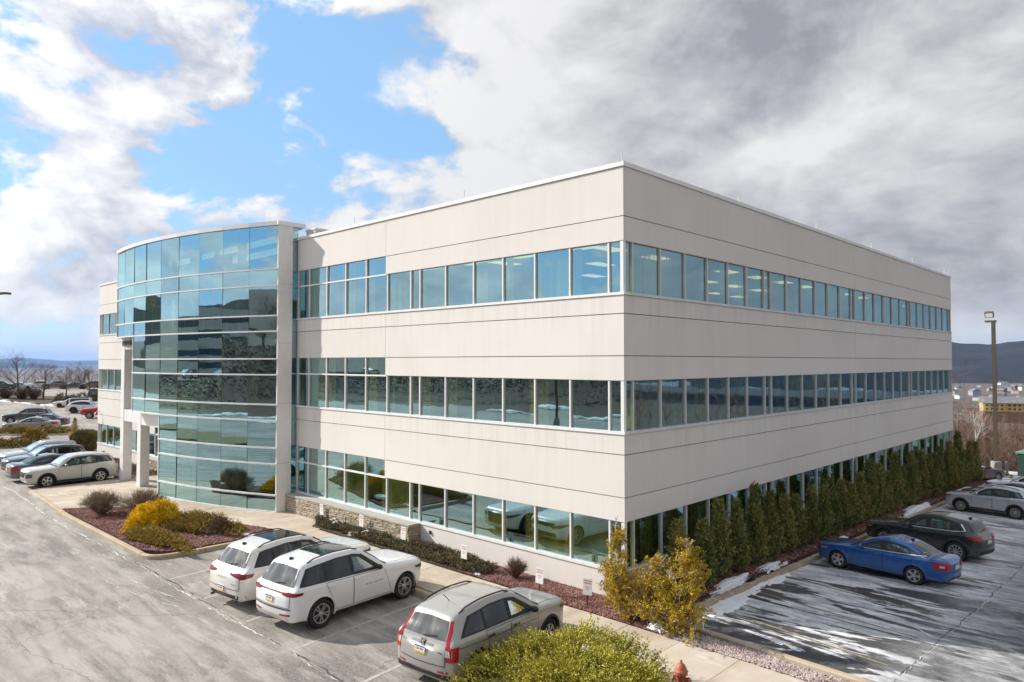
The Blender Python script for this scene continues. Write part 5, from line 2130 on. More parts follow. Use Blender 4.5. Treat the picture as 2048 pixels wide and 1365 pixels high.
# --- the row on the left of the entrance
D = suv(L=4.71, W=1.86, H=1.71, wb=2.70, fo=.97, r=.365, hn=1.02, hc=1.14, sc=1.42, sh=2.12, sr=4.20, zr=1.60, sw=4.50, zw=1.16, bf=1.06, br=1.14, sB=2.66, sC=3.52, d0=4.34, d1=4.16, clears=(1, 1, 0), wheel='blade', rails=None, roof=.70, arch=1.12,
        tail=[('S', [(4.42, 1.04), (4.69, 1.02)], [(4.50, 1.11), (4.68, 1.12)]), ('B', [(.92, 1.02), (.45, 1.05)], [(.92, 1.12), (.45, 1.10)])],
        head=[('S', [(.06, .60), (.26, .62)], [(.08, .82), (.28, .82)]), ('F', [(.62, .58), (.88, .62)], [(.62, .82), (.86, .82)])],
        panels=[('grille', 'F', [(-.52, .62), (.52, .62)], [(-.56, .90), (.56, .90)], C_TRIM), ('front_bumper_insert', 'F', [(-.62, .34), (.62, .34)], [(-.75, .46), (.75, .46)], C_CHROME), ('rear_bumper_insert', 'B', [(-.86, .32), (.86, .32)], [(-.86, .48), (.86, .48)], C_TRIM)],
        lines=[('grille_chrome', 'F', [(-.60, .90), (-.50, .56), (-.72, .40)], .05, C_CHROME), ('grille_chrome', 'F', [(.60, .90), (.50, .56), (.72, .40)], .05, C_CHROME)])
outl, _ = build_car('suv', D, P_CHAMP)
place(outl, *by_wheels(D, -34.40, -3.66, -89.0, 'L'), -89.0, 1.0, 'pale champagne suv with black spoked wheels parked nose out beside the entrance columns', 'cars parked left of the entrance', 'suv')
D = sedan(r=.33, wheel='ten', tail=[('S', [(4.45, .70), (4.78, .68)], [(4.50, .90), (4.77, .92)]), ('B', [(.93, .68), (.60, .70)], [(.92, .92), (.60, .90)])])
camry, _ = build_car('sedan', D, P_GREYGREEN)
place(camry, -38.15, -5.0, 91.0, 1.03, 'dark slate sedan with red tail lamps parked nose in next to the champagne suv', 'cars parked left of the entrance', 'sedan')
D_GEN = suv(L=4.75, W=1.90, H=1.70, clears=(1, 0, 0), wheel='five', rails=C_CHROME, hn=.99, sr=4.15, zr=1.58, chrome=[(1.75, 1.12), (3.9, 1.17), (4.16, 1.24), (3.95, 1.43)])
gen, _ = build_car('suv', D_GEN, P_GRAPH)
place(gen, -41.3, -4.75, -89.5, 1.0, 'dark suv with silver roof rails parked nose out behind the slate sedan', 'cars parked left of the entrance', 'suv')
g2 = copy_tree(gen, None, P_PALE)
place(g2, -44.4, -4.35, -89.5, 1.0, 'pale silver suv parked nose out at the far end of the entrance row', 'cars parked left of the entrance', 'suv')

# --- the side lot
D = sedan(L=4.66, W=1.79, H=1.46, wb=2.70, fo=.93, r=.325, hn=.82, sw=4.10, sr=3.30, zr=1.375, d0=4.06, d1=3.38, sC=3.62, sB=2.58, quarter=True, clears=(1, 1, 0), wheel='five', lip=.03,
          chrome=[(1.72, .955), (2.8, .985), (3.98, 1.03), (4.02, 1.07), (3.86, 1.14)], amber=[('S', [(.28, .66), (.52, .68)], [(.32, .72), (.56, .74)])],
          tail=[('S', [(4.28, .70), (4.64, .66)], [(4.24, .90), (4.62, .92)]), ('B', [(.93, .66), (.50, .74)], [(.92, .92), (.50, .88)])], tail2=[('S', [(4.44, .75), (4.58, .75)], [(4.44, .82), (4.58, .82)])])
cruze, _ = build_car('sedan', D, P_BLUE)
place(cruze, 4.08, 9.78, 173.0, .93, 'bright blue sedan parked nose in at the hedge', 'cars parked in the side lot', 'sedan')
D = suv(L=4.34, W=1.80, H=1.62, wb=2.65, fo=.90, r=.36, hn=.96, hc=1.10, sc=1.44, sh=2.16, sr=3.86, zr=1.51, sw=4.16, zw=1.10, bf=.98, br=1.06, sB=2.56, sC=3.40, d0=3.92, d1=3.62, wheel='ten', rails=None, lip=.09, sill=.40,
        chrome=[(1.74, 1.03), (3.5, 1.10), (3.88, 1.16), (3.70, 1.38)], amber=[('S', [(.20, .74), (.40, .75)], [(.22, .80), (.42, .80)])], clears=(1, 1, 0), zt=1.0)
cx, _ = build_car('hatchback', D, P_COAL)
place(cx, 4.15, 14.75, 170.0, .99, 'dark graphite hatchback parked beyond the blue sedan', 'cars parked in the side lot', 'hatchback')
D = suv(L=4.46, W=1.82, H=1.63, wb=2.64, fo=.95, r=.345, hn=.97, hc=1.10, sc=1.36, sh=2.08, sr=3.92, zr=1.52, sw=4.28, zw=1.10, wheel='ten', rails=C_TRIM, amber=[('S', [(.20, .80), (.40, .81)], [(.22, .86), (.42, .86)])], clears=(1, 1, 0), sB=2.52, sC=3.36, d0=4.0, d1=3.76)
cross, _ = build_car('suv', D, P_PALE)
place(cross, 4.18, 27.15, 171.5, .93, 'pale silver small suv parked in the side lot at the right edge', 'cars parked in the side lot', 'suv')
c_ = copy_tree(camry, None, P_BLACK)
place(c_, 4.6, 30.2, 172.0, 1.0, 'black sedan parked behind the pale silver small suv', 'cars parked in the side lot', 'sedan')
c_ = copy_tree(cross, None, P_WHITE)
place(c_, 4.9, 34.4, 172.0, 1.0, 'white suv parked farthest up the side lot', 'cars parked in the side lot', 'suv')
c_ = copy_tree(camry, None, P_MAROON)
place(c_, 0.30, 42.3, 62.0, 1.0, 'maroon sedan standing past the far end of the hedge', None, 'sedan')

# --- cars in the left lot
D = sedan(L=4.88, W=1.84, H=1.45, wb=2.82, wheel='black', tail=[('S', [(4.52, .72), (4.86, .70)], [(4.48, .88), (4.84, .92)]), ('B', [(.93, .70), (.50, .74)], [(.92, .92), (.50, .88)])])
tan, _ = build_car('sedan', D, P_TAN)
place(tan, -73.7, 1.35, -119.5, 1.0, 'tan sedan parked behind the low juniper island', 'cars in the left lot', 'sedan')
c_ = copy_tree(tan, None, P_BLACK)
place(c_, -77.6, 3.2, -119.5, 1.0, 'black sedan parked just behind the tan sedan', 'cars in the left lot', 'sedan')
c_ = copy_tree(gen, None, P_BLACK)
place(c_, -84.5, 3.4, -119.5, 1.05, 'black suv with chrome window line at the left edge behind the two sedans', 'cars in the left lot', 'suv')


def pickup():
    D = dict(L=5.85, W=2.03, H=1.96, wb=3.57, fo=1.02, r=.41, hn=1.20, hc=1.34, sc=1.62, sh=2.30, sr=3.70, zr=1.90, sw=3.86, zw=1.36, zt=1.32, deck=True, bf=1.24, br=1.27, zb=.40, sB=2.70, sC=3.40, d0=3.84, d1=3.72, hd=.06, roof=.72, clad=False, sill=.5,
             wheel='six', lip=.04, rwview='T', rearwin=((3.84, .6), (3.74, .6)), plate=(0, .7), nose=1.15)
    glaze(D, D['sB'], D['sC'], D['d0'], D['d1'], (1, 0, 0), False)
    D['tail'] = [('S', [(5.66, .95), (5.84, .95)], [(5.66, 1.25), (5.80, 1.25)]), ('B', [(.92, .95), (.80, .95)], [(.92, 1.25), (.80, 1.25)])]
    D['head'] = [('S', [(.03, .92), (.30, .96)], [(.06, 1.10), (.34, 1.10)]), ('F', [(.55, .90), (.88, .92)], [(.55, 1.08), (.86, 1.08)])]
    D['panels'] = [('grille', 'F', [(-.55, .78), (.55, .78)], [(-.58, 1.12), (.58, 1.12)], C_CHROME), ('front_bumper', 'F', [(-.9, .50), (.9, .50)], [(-.9, .70), (.9, .70)], C_TRIM), ('cargo_bed', 'T', [(-2.8 / 1.015, -.80), (-2.8 / 1.015, .80)], [(-1.05 / 1.015, -.80), (-1.05 / 1.015, .80)], C_TRIM)]
    D['panels'][2] = ('cargo_bed', 'T', [(-2.75, -.78), (-2.75, .78)], [(-1.0, -.78), (-1.0, .78)], C_TRIM)
    return D


D = pickup()
D['panels'] = D['panels'][:2]
truck, B_ = build_car('pickup_truck', D, P_RED)
q = MB()
P_, n_ = [], 0
for (xx, yy) in ((-2.80, -.80), (-2.80, .80), (-1.02, .80), (-1.02, -.80)):
    h_, _n = B_.hit('T', xx, yy)
    P_.append((xx, yy, h_.z + .012))
q.add(P_, [(0, 3, 2, 1)])
q.build('cargo_bed', C_TRIM, truck)
place(truck, -87.2, 12.4, -113.0, 1.0, 'red pickup truck with chrome grille standing by the far building corner', 'cars in the left lot', 'pickup')
D = suv(L=4.97, W=1.99, H=1.72, r=.39, wb=2.98, sr=4.15, zr=1.56, sw=4.72, zw=1.16, wheel='black', rails=None, clears=(0, 0, 0), sB=2.75, sC=3.62, d0=4.40, d1=4.02, bf=1.08, br=1.16, plate=(0, .62))
vw, _ = build_car('suv', D, P_WHITE)
place(vw, -98.9, 13.2, 66.0, 1.0, 'white suv with black wheels parked left of the red pickup', 'cars in the left lot', 'suv')
# boxy off-roader with its spare wheel on the back
D = suv(L=4.55, W=1.88, H=1.86, wb=2.95, fo=.72, r=.41, hn=1.12, hc=1.22, sc=1.62, sh=1.88, sr=4.36, zr=1.82, sw=4.46, zw=1.16, bf=1.14, br=1.16, zb=.38, sB=2.50, sC=3.30, d0=4.30, d1=4.22, hd=.04, roof=.80, rails=None, clears=(0, 0, 0), wheel='black', nose=1.15, lip=.12, plate=(-.6, .8), rwiper=None)
wr, _ = build_car('off_roader', D, P_OFFW)
ty, rm = wheel_meshes(.41, .26, 'black')
sp = link('spare_wheel', ty, wr, (-D['L'] / 2 - .16, 0, 1.02), (0, 0, rad(90)))
link('rim', rm, sp)
q = MB()
q.box((-2.10, -.74, 1.825), (.28, .74, 1.885))
q.build('hard_top', C_TRIM, wr)
place(wr, -104.6, 14.8, 66.0, 1.0, 'white boxy off roader with a spare wheel on its back, beside the white suv', 'cars in the left lot', 'off roader')
c_ = copy_tree(tan, None, P_WHITE)
place(c_, -112.5, 14.9, -114.0, 1.0, 'white sedan parked left of the boxy off roader', 'cars in the left lot', 'sedan')
c_ = copy_tree(cross, None, P_PALE)
place(c_, -83.6, 17.0, -113.0, 1.0, 'pale silver suv mostly hidden behind the building corner past the pickup', 'cars in the left lot', 'suv')
far = [(gen, P_TEAL, -164.3, 15.8, 70, 'dark teal suv at the far left edge of the lot'), (tan, P_PALE, -163.5, 18.6, 65, 'silver sedan far off beside the dark teal suv'), (vw, P_WHITE, -163, 21.6, 245, 'white suv far off between the bare trees'),
       (gen, P_BROWN, -161.5, 24.4, 250, 'bronze suv far off between the bare trees'), (tan, P_GRAPH, -160, 27.4, 250, 'grey sedan far off behind the bare trees'), (cross, P_BLACK, -133.6, 23.9, 160, 'black suv far off beside the building corner'), (vw, P_BROWN, -158.5, 30.4, 250, 'bronze suv farthest right in the far row')]
for src, pt, x_, y_, h_, lb in far:
    place(copy_tree(src, None, pt), x_, y_, h_, 1.0, lb, 'cars in the far left lot', src.get('category', 'suv'))

# ------------------------------------------------------------------ foliage
LEAF_GREEN = leafy('arborvitae_leaf', [(0.050, 0.070, 0.022), (0.125, 0.155, 0.042), (0.21, 0.215, 0.058), (0.33, 0.25, 0.085)], clump=1.6)
LEAF_GOLD = leafy('scorched_arborvitae_leaf', [(0.08, 0.085, 0.014), (0.23, 0.185, 0.020), (0.46, 0.31, 0.020), (0.60, 0.40, 0.03), (0.40, 0.18, 0.035)], clump=2.4)
LEAF_JUN = leafy('juniper_leaf', [(0.07, 0.075, 0.014), (0.22, 0.22, 0.030), (0.42, 0.38, 0.045), (0.58, 0.50, 0.085)], clump=1.9)
LEAF_YEL = leafy('yellow_shrub_leaf', [(0.34, 0.22, 0.006), (0.72, 0.48, 0.008), (0.86, 0.60, 0.012), (0.90, 0.66, 0.03)], clump=3.0)
LEAF_OLIVE = leafy('olive_juniper_leaf', [(0.10, 0.08, 0.02), (0.22, 0.17, 0.032), (0.34, 0.25, 0.045), (0.40, 0.26, 0.06)], clump=2.2)
LEAF_BROWN = leafy('winter_groundcover_leaf', [(0.055, 0.048, 0.026), (0.11, 0.092, 0.046), (0.165, 0.135, 0.066), (0.22, 0.165, 0.09)], clump=2.2)
LEAF_BOX = leafy('boxwood_leaf', [(0.030, 0.036, 0.010), (0.072, 0.070, 0.018), (0.13, 0.105, 0.026), (0.25, 0.145, 0.03)], clump=1.1)


def leaf_mesh(name, P, Dv, L_, W_, m, rng, jitter=0.35):
    """One slim leaf (two triangles folded along its length) at each point P pointing along Dv."""
    n = len(P)
    Dv = Dv + rng.normal(0, jitter, (n, 3))
    Dv /= np.linalg.norm(Dv, axis=1, keepdims=True) + 1e-9
    r = rng.normal(0, 1, (n, 3))
    S = np.cross(Dv, r)
    S /= np.linalg.norm(S, axis=1, keepdims=True) + 1e-9
    l = (L_ * rng.uniform(.6, 1.35, n))[:, None]
    w = (W_ * rng.uniform(.6, 1.3, n))[:, None]
    a = P - Dv * l * .5
    b = P + S * w * .5
    c = P + Dv * l * .5
    d = P - S * w * .5
    V = np.stack([a, b, c, d], 1).reshape(-1, 3)
    F = np.arange(4 * n).reshape(-1, 4)
    return arr_mesh(name, V, F, m)


def sph(rng, n):
    v = rng.normal(0, 1, (n, 3))
    return v / np.linalg.norm(v, axis=1, keepdims=True)


# --- arborvitae of the hedge: upright, built of many upswept sprays
def arbor_mesh(seed, h, r0, nspray, leaves, ragged_=0.0):
    rng = np.random.default_rng(seed)
    Ps, Ds = [], []
    lean = rng.normal(0, .03, 2)
    for k in range(nspray):
        t = rng.uniform(0.02, 1.0) ** 0.9
        a = rng.uniform(0, 2 * math.pi)
        lump = 1 + .26 * math.sin(3 * a + seed + 5 * t) + .18 * math.sin(9 * t + 2 * a + seed * 2)
        prof = r0 * (0.72 + .5 * t if t < .25 else max(1.001 - (t - .25) / .75, 0) ** 1.05 * .83 + .02) * lump
        z0 = t * h
        rr = prof * rng.uniform(.35, 1.0)
        base = np.array([math.cos(a) * rr + lean[0] * z0, math.sin(a) * rr + lean[1] * z0, z0])
        d = np.array([math.cos(a) * .55, math.sin(a) * .55, 1.0]); d /= np.linalg.norm(d)
        ln = rng.uniform(.18, .42) * (1.15 - .5 * t)
        u = rng.uniform(0, 1, leaves)
        P = base + np.outer(u * ln, d) + rng.normal(0, .032, (leaves, 3))
        Ps.append(P); Ds.append(np.tile(d, (leaves, 1)))
    return leaf_mesh('crown', np.concatenate(Ps), np.concatenate(Ds), .115, .048, LEAF_GREEN, rng, .55)


ARB = []
for k_ in range(6):
    hh = (2.15, 2.45, 2.3, 2.75, 2.05, 2.55)[k_]
    t_ = MB()
    t_.tube([(0, 0, 0), (0, 0, hh * .85)], [.05, .012], 6)
    ARB.append((arbor_mesh(31 + k_, hh, (.39, .42, .36, .44, .41, .39)[k_], 400, 17), t_.mesh('trunk', M_BARK)))
ORD = ['first', 'second', 'third', 'fourth', 'fifth', 'sixth', 'seventh', 'eighth', 'ninth', 'tenth', 'eleventh', 'twelfth', 'thirteenth', 'fourteenth', 'fifteenth', 'sixteenth', 'seventeenth', 'eighteenth', 'nineteenth', 'twentieth',
       'twenty first', 'twenty second', 'twenty third', 'twenty fourth', 'twenty fifth', 'twenty sixth', 'twenty seventh', 'twenty eighth', 'twenty ninth', 'thirtieth', 'thirty first', 'thirty second']
hr = random.Random(4)
y_ = 1.75
k_ = 0
while y_ < 41 and k_ < 32:
    cm, tm = ARB[hr.randrange(6)]
    x_ = .74 + hr.uniform(-.10, .10)
    t_ = thing('arborvitae', 'dark green arborvitae, %s in the hedge row from the front corner' % ORD[k_], 'tree', (x_, y_, lz(1.4, y_) + .15), hr.uniform(0, 6.28), 'arborvitae hedge along the side wall')
    s_ = hr.uniform(.92, 1.08) * (1.02 if k_ < 4 else 1.0)
    t_.scale = (s_, s_, s_ * hr.uniform(.80, 1.06) * (1 + .006 * k_))
    link('crown', cm, t_)
    link('trunk', tm, t_)
    y_ += hr.uniform(1.14, 1.42)
    k_ += 1


# --- the scorched golden arborvitae at the corner: open, with bare leaders showing
def golden(x, y, h, r0, seed, label, dens=1.0):
    rng = np.random.default_rng(seed)
    t_ = thing('scorched_arborvitae', label, 'shrub', (x, y, .13), 0, 'scorched golden shrubs at the building corner')
    q = MB()
    Ps, Ds = [], []
    lead = [Vector((0, 0, 0))]
    for i in range(1, 8):
        lead.append(lead[-1] + Vector((rng.normal(0, .045), rng.normal(0, .045), h / 7)))
    q.tube(lead, [.034 * (1 - i / 7.6) + .005 for i in range(8)], 6)
    nb = int(62 * dens)
    for b in range(nb):
        t = rng.uniform(.02, .98) ** 1.15
        i = min(int(t * 7), 6)
        p0 = lead[i].lerp(lead[i + 1], t * 7 - i)
        a = rng.uniform(0, 2 * math.pi)
        ln = r0 * (max(1.08 - t, .05) ** 1.0 * .95 + .12) * rng.uniform(.4, 1.35)
        d = Vector((math.cos(a), math.sin(a), rng.uniform(.15, 1.1))).normalized()
        pts = [p0]
        for s in range(4):
            dd = (d + Vector((0, 0, .10 * s)) + Vector(rng.normal(0, .20, 3))).normalized()
            pts.append(pts[-1] + dd * ln / 4)
        q.tube(pts, [.010, .008, .007, .005, .003], 4, caps=False)
        for w in range(3):
            s = int(rng.integers(1, 4))
            e = pts[s] + Vector(rng.normal(0, 1, 3)).normalized() * ln * .35
            q.tube([pts[s], e], [.005, .002], 3, caps=False)
        bare = .10 + (.75 if t > .80 else .0)
        if rng.uniform() < bare:
            continue
        for s in range(1, 5):
            for w in range(int(rng.integers(1, 5))):
                c = pts[s] + Vector(rng.normal(0, .07, 3))
                sd = np.array(d) * .5 + np.array((0, 0, -.05)) + rng.normal(0, .6, 3)
                sd /= np.linalg.norm(sd)
                nl = 20
                u = rng.uniform(-.5, .6, nl)
                Ps.append(np.array(c) + np.outer(u * .22, sd) + rng.normal(0, .020, (nl, 3)))
                Ds.append(np.tile(sd, (nl, 1)))
    link('foliage', leaf_mesh('foliage', np.concatenate(Ps), np.concatenate(Ds), .062, .024, LEAF_GOLD, rng, .6), t_)
    q.build('branches', M_BIRCH, t_)


golden(.12, -.50, 2.55, .56, 61, 'tallest golden scorched arborvitae, standing against the corner of the building', 1.2)
golden(.80, -1.00, 1.75, .72, 62, 'bushy golden scorched arborvitae, second from the building corner')
golden(1.45, -.95, 1.80, .74, 63, 'golden scorched arborvitae in the middle of the corner clump')
golden(2.15, -1.05, 1.55, .72, 65, 'low golden scorched arborvitae leaning to the walk, second from the side lot')
golden(2.72, -1.02, 2.45, .78, 64, 'golden scorched arborvitae with a bare leader nearest the side lot', 1.15)


# --- spreading junipers and ground covers: sprays rising from a lumpy mound
def mound(name, label, cat, x, y, z, rx, ry, h, rz, m, n, seed, leaf=(.075, .03), up_=.75, spray=9, shape=1.0, group=None, kind=None, flat=.0, ln=(.10, .30)):
    rng = np.random.default_rng(seed)
    k = n // spray
    a = rng.uniform(0, 2 * math.pi, k)
    rr = np.sqrt(rng.uniform(0, 1, k))
    edge = 1 + .22 * np.sin(3 * a + seed) + .14 * np.sin(7 * a + 2 * seed) + .08 * np.sin(13 * a)
    X, Y = np.cos(a) * rr * edge, np.sin(a) * rr * edge
    lum = fbm(X * 2.1 + seed, Y * 2.1, seed, 4)
    top = h * np.clip(1 - rr ** 2.6, 0, 1) ** .7 * (.25 + 1.5 * lum)
    zz = np.where(rng.uniform(0, 1, k) < .72, top, top * rng.uniform(.2, 1, k))
    base = np.stack([X * rx, Y * ry, zz], 1)
    out = np.stack([np.cos(a) * (.35 + .8 * rr), np.sin(a) * (.35 + .8 * rr), np.full(k, up_)], 1) + rng.normal(0, .35, (k, 3))
    out /= np.linalg.norm(out, axis=1, keepdims=True)
    ll = rng.uniform(ln[0], ln[1], k)
    u = rng.uniform(0, 1, (k, spray))
    P = base[:, None, :] + out[:, None, :] * (u * ll[:, None])[:, :, None] + rng.normal(0, .014, (k, spray, 3))
    D_ = np.repeat(out[:, None, :], spray, 1)
    c, s = math.cos(rz), math.sin(rz)
    R_ = np.array([[c, -s, 0], [s, c, 0], [0, 0, 1]])
    me = leaf_mesh('foliage', P.reshape(-1, 3) @ R_.T, D_.reshape(-1, 3) @ R_.T, leaf[0], leaf[1], m, rng, .5)
    if kind:
        o = link(name, me, None, (x, y, z))
        return tag(o, label, None, None, kind)
    t_ = thing(name, label, cat, (x, y, z), 0, group)
    link('foliage', me, t_)
    q = MB()
    for i in range(7):
        b = rng.uniform(0, 6.28)
        q.tube([(0, 0, 0), (math.cos(b) * rx * .3, math.sin(b) * ry * .3, h * .35), (math.cos(b) * rx * .6, math.sin(b) * ry * .6, h * .45)], [.03, .02, .008], 5)
    q.build('branches', M_BARK, t_)
    return t_


mound('spreading_juniper', 'big yellow green spreading juniper beside the silver suv at the bottom of the view', 'shrub', 2.45, -5.38, .10, 2.15, 1.66,   .80, .1, LEAF_JUN, 64000, 3, (.056, .021), .75, 16, ln=(.16, .40))
bed('juniper_bed', [(1.0, -8.0), (5.2, -8.0), (5.2, -3.6), (1.0, -3.6)], .08, M_SOIL)
mound('yellow_shrub', 'bright golden yellow rounded shrub in the planted island', 'shrub', -19.5, -6.0, .17, 1.18, .95, .80, .0, LEAF_YEL, 26000, 5, (.07, .034), .9, 12, ln=(.10, .26))
mound('olive_juniper', 'low olive brown juniper along the island kerb', 'shrub', -17.1, -6.75,   .17, 2.3, .48, .20, .03, LEAF_OLIVE, 22000, 7, (.075, .03), .6, 12)
mound('dark_juniper', 'dark brown green juniper with snow beside the yellow shrub', 'shrub', -17.6, -4.75, .17, 1.9, .95, .36, .30, LEAF_OLIVE, 22000, 8, (.075, .03), .7, 12)


def strip_cover(name, poly, z, h, n, m, seed, leaf=(.06, .026)):
    """Ground cover filling a bed."""
    rng = np.random.default_rng(seed)
    xs_ = [p[0] for p in poly]; ys_ = [p[1] for p in poly]
    k = n // 8
    P = np.stack([rng.uniform(min(xs_), max(xs_), k * 2), rng.uniform(min(ys_), max(ys_), k * 2)], 1)
    P = np.array([p for p in P if inside(p, poly)])[:k]
    k = len(P)
    lum = fbm(P[:, 0] * 1.3 + seed, P[:, 1] * 1.7, seed, 4)
    zz = h * (.25 + 1.3 * lum) * np.where(rng.uniform(0, 1, k) < .7, 1, rng.uniform(.2, 1, k))
    base = np.stack([P[:, 0], P[:, 1], np.full(k, z) + zz - .06], 1)
    out = rng.normal(0, .55, (k, 3)); out[:, 2] = np.abs(out[:, 2]) + .35
    out /= np.linalg.norm(out, axis=1, keepdims=True)
    u = rng.uniform(0, .17, (k, 8))
    Q = base[:, None, :] + out[:, None, :] * u[:, :, None] + rng.normal(0, .012, (k, 8, 3))
    me = leaf_mesh(name, Q.reshape(-1, 3), np.repeat(out[:, None, :], 8, 1).reshape(-1, 3), leaf[0], leaf[1], m, rng, .6)
    return tag(link(name, me), 'low dark brown green ground cover filling the bed under the front windows', None, None, 'stuff')


strip_cover('ground_cover', [(-15.6, -.62), (-14.8, -1.18), (-5.0, -1.28), (-4.4, -.7), (-6.2, -.25), (-9.0, -.2), (-9.5, -.62)], .15, .19, 60000, LEAF_BROWN, 12)
strip_cover('ground_cover', [(-47, -1.9), (-35, -1.9), (-32.6, -.9), (-32.6, -.3), (-47, -.3)], .12, .2, 14000, LEAF_BROWN, 13)


# --- red lava gravel: single stones, joined, over the beds
def gravel(name, polys, n, size, seed, zf):
    rng = np.random.default_rng(seed)
    pts = []
    ar = [abs(sum(a[0] * b[1] - b[0] * a[1] for a, b in zip(p, p[1:] + p[:1]))) / 2 for p in polys]
    for p, a_ in zip(polys, ar):
        k = int(n * a_ / sum(ar))
        xs_ = [v[0] for v in p]; ys_ = [v[1] for v in p]
        c = 0
        while c < k:
            u = (rng.uniform(min(xs_), max(xs_)), rng.uniform(min(ys_), max(ys_)))
            if inside(u, p):
                pts.append((*u, zf(*u))); c += 1
    P = np.array(pts)
    oct_ = np.array([(1, 0, 0), (0, 1, 0), (-1, 0, 0), (0, -1, 0), (0, 0, .8), (0, 0, -.6)])
    k = len(P)
    s = size * rng.uniform(.5, 1.5, (k, 1, 1))
    V = oct_[None] * s * rng.uniform(.6, 1.3, (k, 6, 1))
    a = rng.uniform(0, 6.28, k)
    c, s_ = np.cos(a)[:, None], np.sin(a)[:, None]
    V = np.stack([V[:, :, 0] * c - V[:, :, 1] * s_, V[:, :, 0] * s_ + V[:, :, 1] * c, V[:, :, 2]], 2) + P[:, None, :]
    f = np.array([(0, 1, 4), (1, 2, 4), (2, 3, 4), (3, 0, 4), (1, 0, 5), (2, 1, 5), (3, 2, 5), (0, 3, 5)])
    F = (f[None] + 6 * np.arange(k)[:, None, None]).reshape(-1, 3)
    return tag(link(name, arr_mesh(name, V.reshape(-1, 3), F, M_LAVA)), 'red lava gravel spread over the planting beds', None, None, 'stuff')


M_LAVA = leafy('lava_gravel', [(0.085, 0.035, 0.030), (0.17, 0.075, 0.062), (0.25, 0.125, 0.105), (0.36, 0.24, 0.21)], clump=3.0, rough=.9)
M_PALEG = leafy('pale_gravel', [(0.16, 0.12, 0.11), (0.28, 0.21, 0.19), (0.40, 0.32, 0.30), (0.55, 0.48, 0.45)], clump=3.0, rough=.9)
gravel('lava_gravel', [[(-5.5, -.04), (-5.5, -1.36), (1.3, -1.40), (1.3, -.06)], [(1.3, -.12), (1.3, -1.40), (2.2, -1.42), (2.4, -.62)]], 11000, .030, 2, lambda x, y: .155)
o_ = gravel('lava_gravel', [[(2.2, -.74), (2.2, -1.46), (8.8, -1.56), (8.8, -1.06)]], 6500, .028, 3, lambda x, y: .155)
o_.data.materials[0] = M_PALEG
gravel('lava_gravel', [ISLAND], 16000, .036, 4, lambda x, y: .17)
gravel('lava_gravel', [[(.1, .5), (1.36, .5), (1.36, 30), (.1, 30)]], 9000, .036, 5, lambda x, y: lz(1.4, y) + .15)


# --- bare twiggy shrubs
def twig_shrub(label, x, y, z, h, r, n, seed, m=M_TWIGS, group=None, name='bare_shrub', th=.007):
    rng = np.random.default_rng(seed)
    t_ = thing(name, label, 'shrub', (x, y, z), 0, group)
    q = MB()
    for k in range(n):
        a = rng.uniform(0, 6.28)
        e = rng.uniform(.05, 1.0) ** .6
        tip = Vector((math.cos(a) * r * e, math.sin(a) * r * e, h * (1 - .5 * e * e) * rng.uniform(.75, 1.1)))
        mid = tip * .5 + Vector((0, 0, .12 * h)) + Vector(rng.normal(0, .05, 3)) * h
        q.tube([(tip.x * .06, tip.y * .06, 0), mid, tip], [th * 1.3, th, th * .4], 3, caps=False)
        for s in range(4):
            u = rng.uniform(.35, .95)
            b = (mid * (1 - u) + tip * u)
            c = b + Vector(rng.normal(0, 1, 3)).normalized() * h * .22 + Vector((0, 0, .08 * h))
            q.tube([b, c], [th * .6, th * .3], 3, caps=False)
    q.build('twigs', m, t_)
    return t_


twig_shrub('bare brown rounded shrub at the left tip of the planted island', -23.6, -6.75, .16, 1.05, .95, 420, 41)
twig_shrub('bare brown shrub behind the yellow shrub in the planted island', -22.2, -5.45, .16, 1.1, 1.1, 460, 42)
twig_shrub('small reddish bare shrub near the snow in the planted island', -16.2, -4.55, .16, .65, .45, 150, 43, M_TWIGR)
twig_shrub('small reddish bare shrub at the end of the ground cover', -3.75, -.62, .15, .62, .42, 170, 44, M_TWIGR)


# --- bare trees
def bare_tree(seed, h, spread, depth=4, n0=5, thin=1.0, upw=.55):
    """Trunk mesh and crown mesh of a leafless tree."""
    rng = random.Random(seed)
    tr, cr = MB(), MB()
    th = h * .018 * thin

    def grow(p, d, ln, r, lev):
        pts = [p]
        dd = d.copy()
        ns = 4 if lev < 2 else 3
        for i in range(ns):
            dd = (dd + Vector((rng.gauss(0, .10), rng.gauss(0, .10), rng.gauss(.03, .05)))).normalized()
            pts.append(pts[-1] + dd * ln / ns)
        rs = [r * (1 - .62 * i / ns) for i in range(ns + 1)]
        (tr if lev == 0 else cr).tube(pts, rs, 7 if lev == 0 else 4 if lev == 1 else 3, caps=False)
        if lev >= depth:
            return
        nb = n0 * 2 + 2 if lev == 0 else n0 - (1 if lev > 1 else 0)
        for b in range(nb):
            u = rng.uniform(.30 if lev == 0 else .2, 1.0)
            k = min(int(u * ns), ns - 1)
            q_ = pts[k].lerp(pts[k + 1], u * ns - k)
            a = rng.uniform(0, 6.283)
            side = dd.orthogonal().normalized()
            side = Matrix.Rotation(a, 3, dd) @ side
            nd = (dd * upw + side * spread * rng.uniform(.7, 1.2) + Vector((0, 0, .18))).normalized()
            grow(q_, nd, ln * rng.uniform(.42, .62) * (1.25 - .5 * u if lev == 0 else 1), rs[k] * .55, lev + 1)
    grow(Vector((0, 0, 0)), Vector((0, 0, 1)), h * .74, th, 0)
    return tr, cr


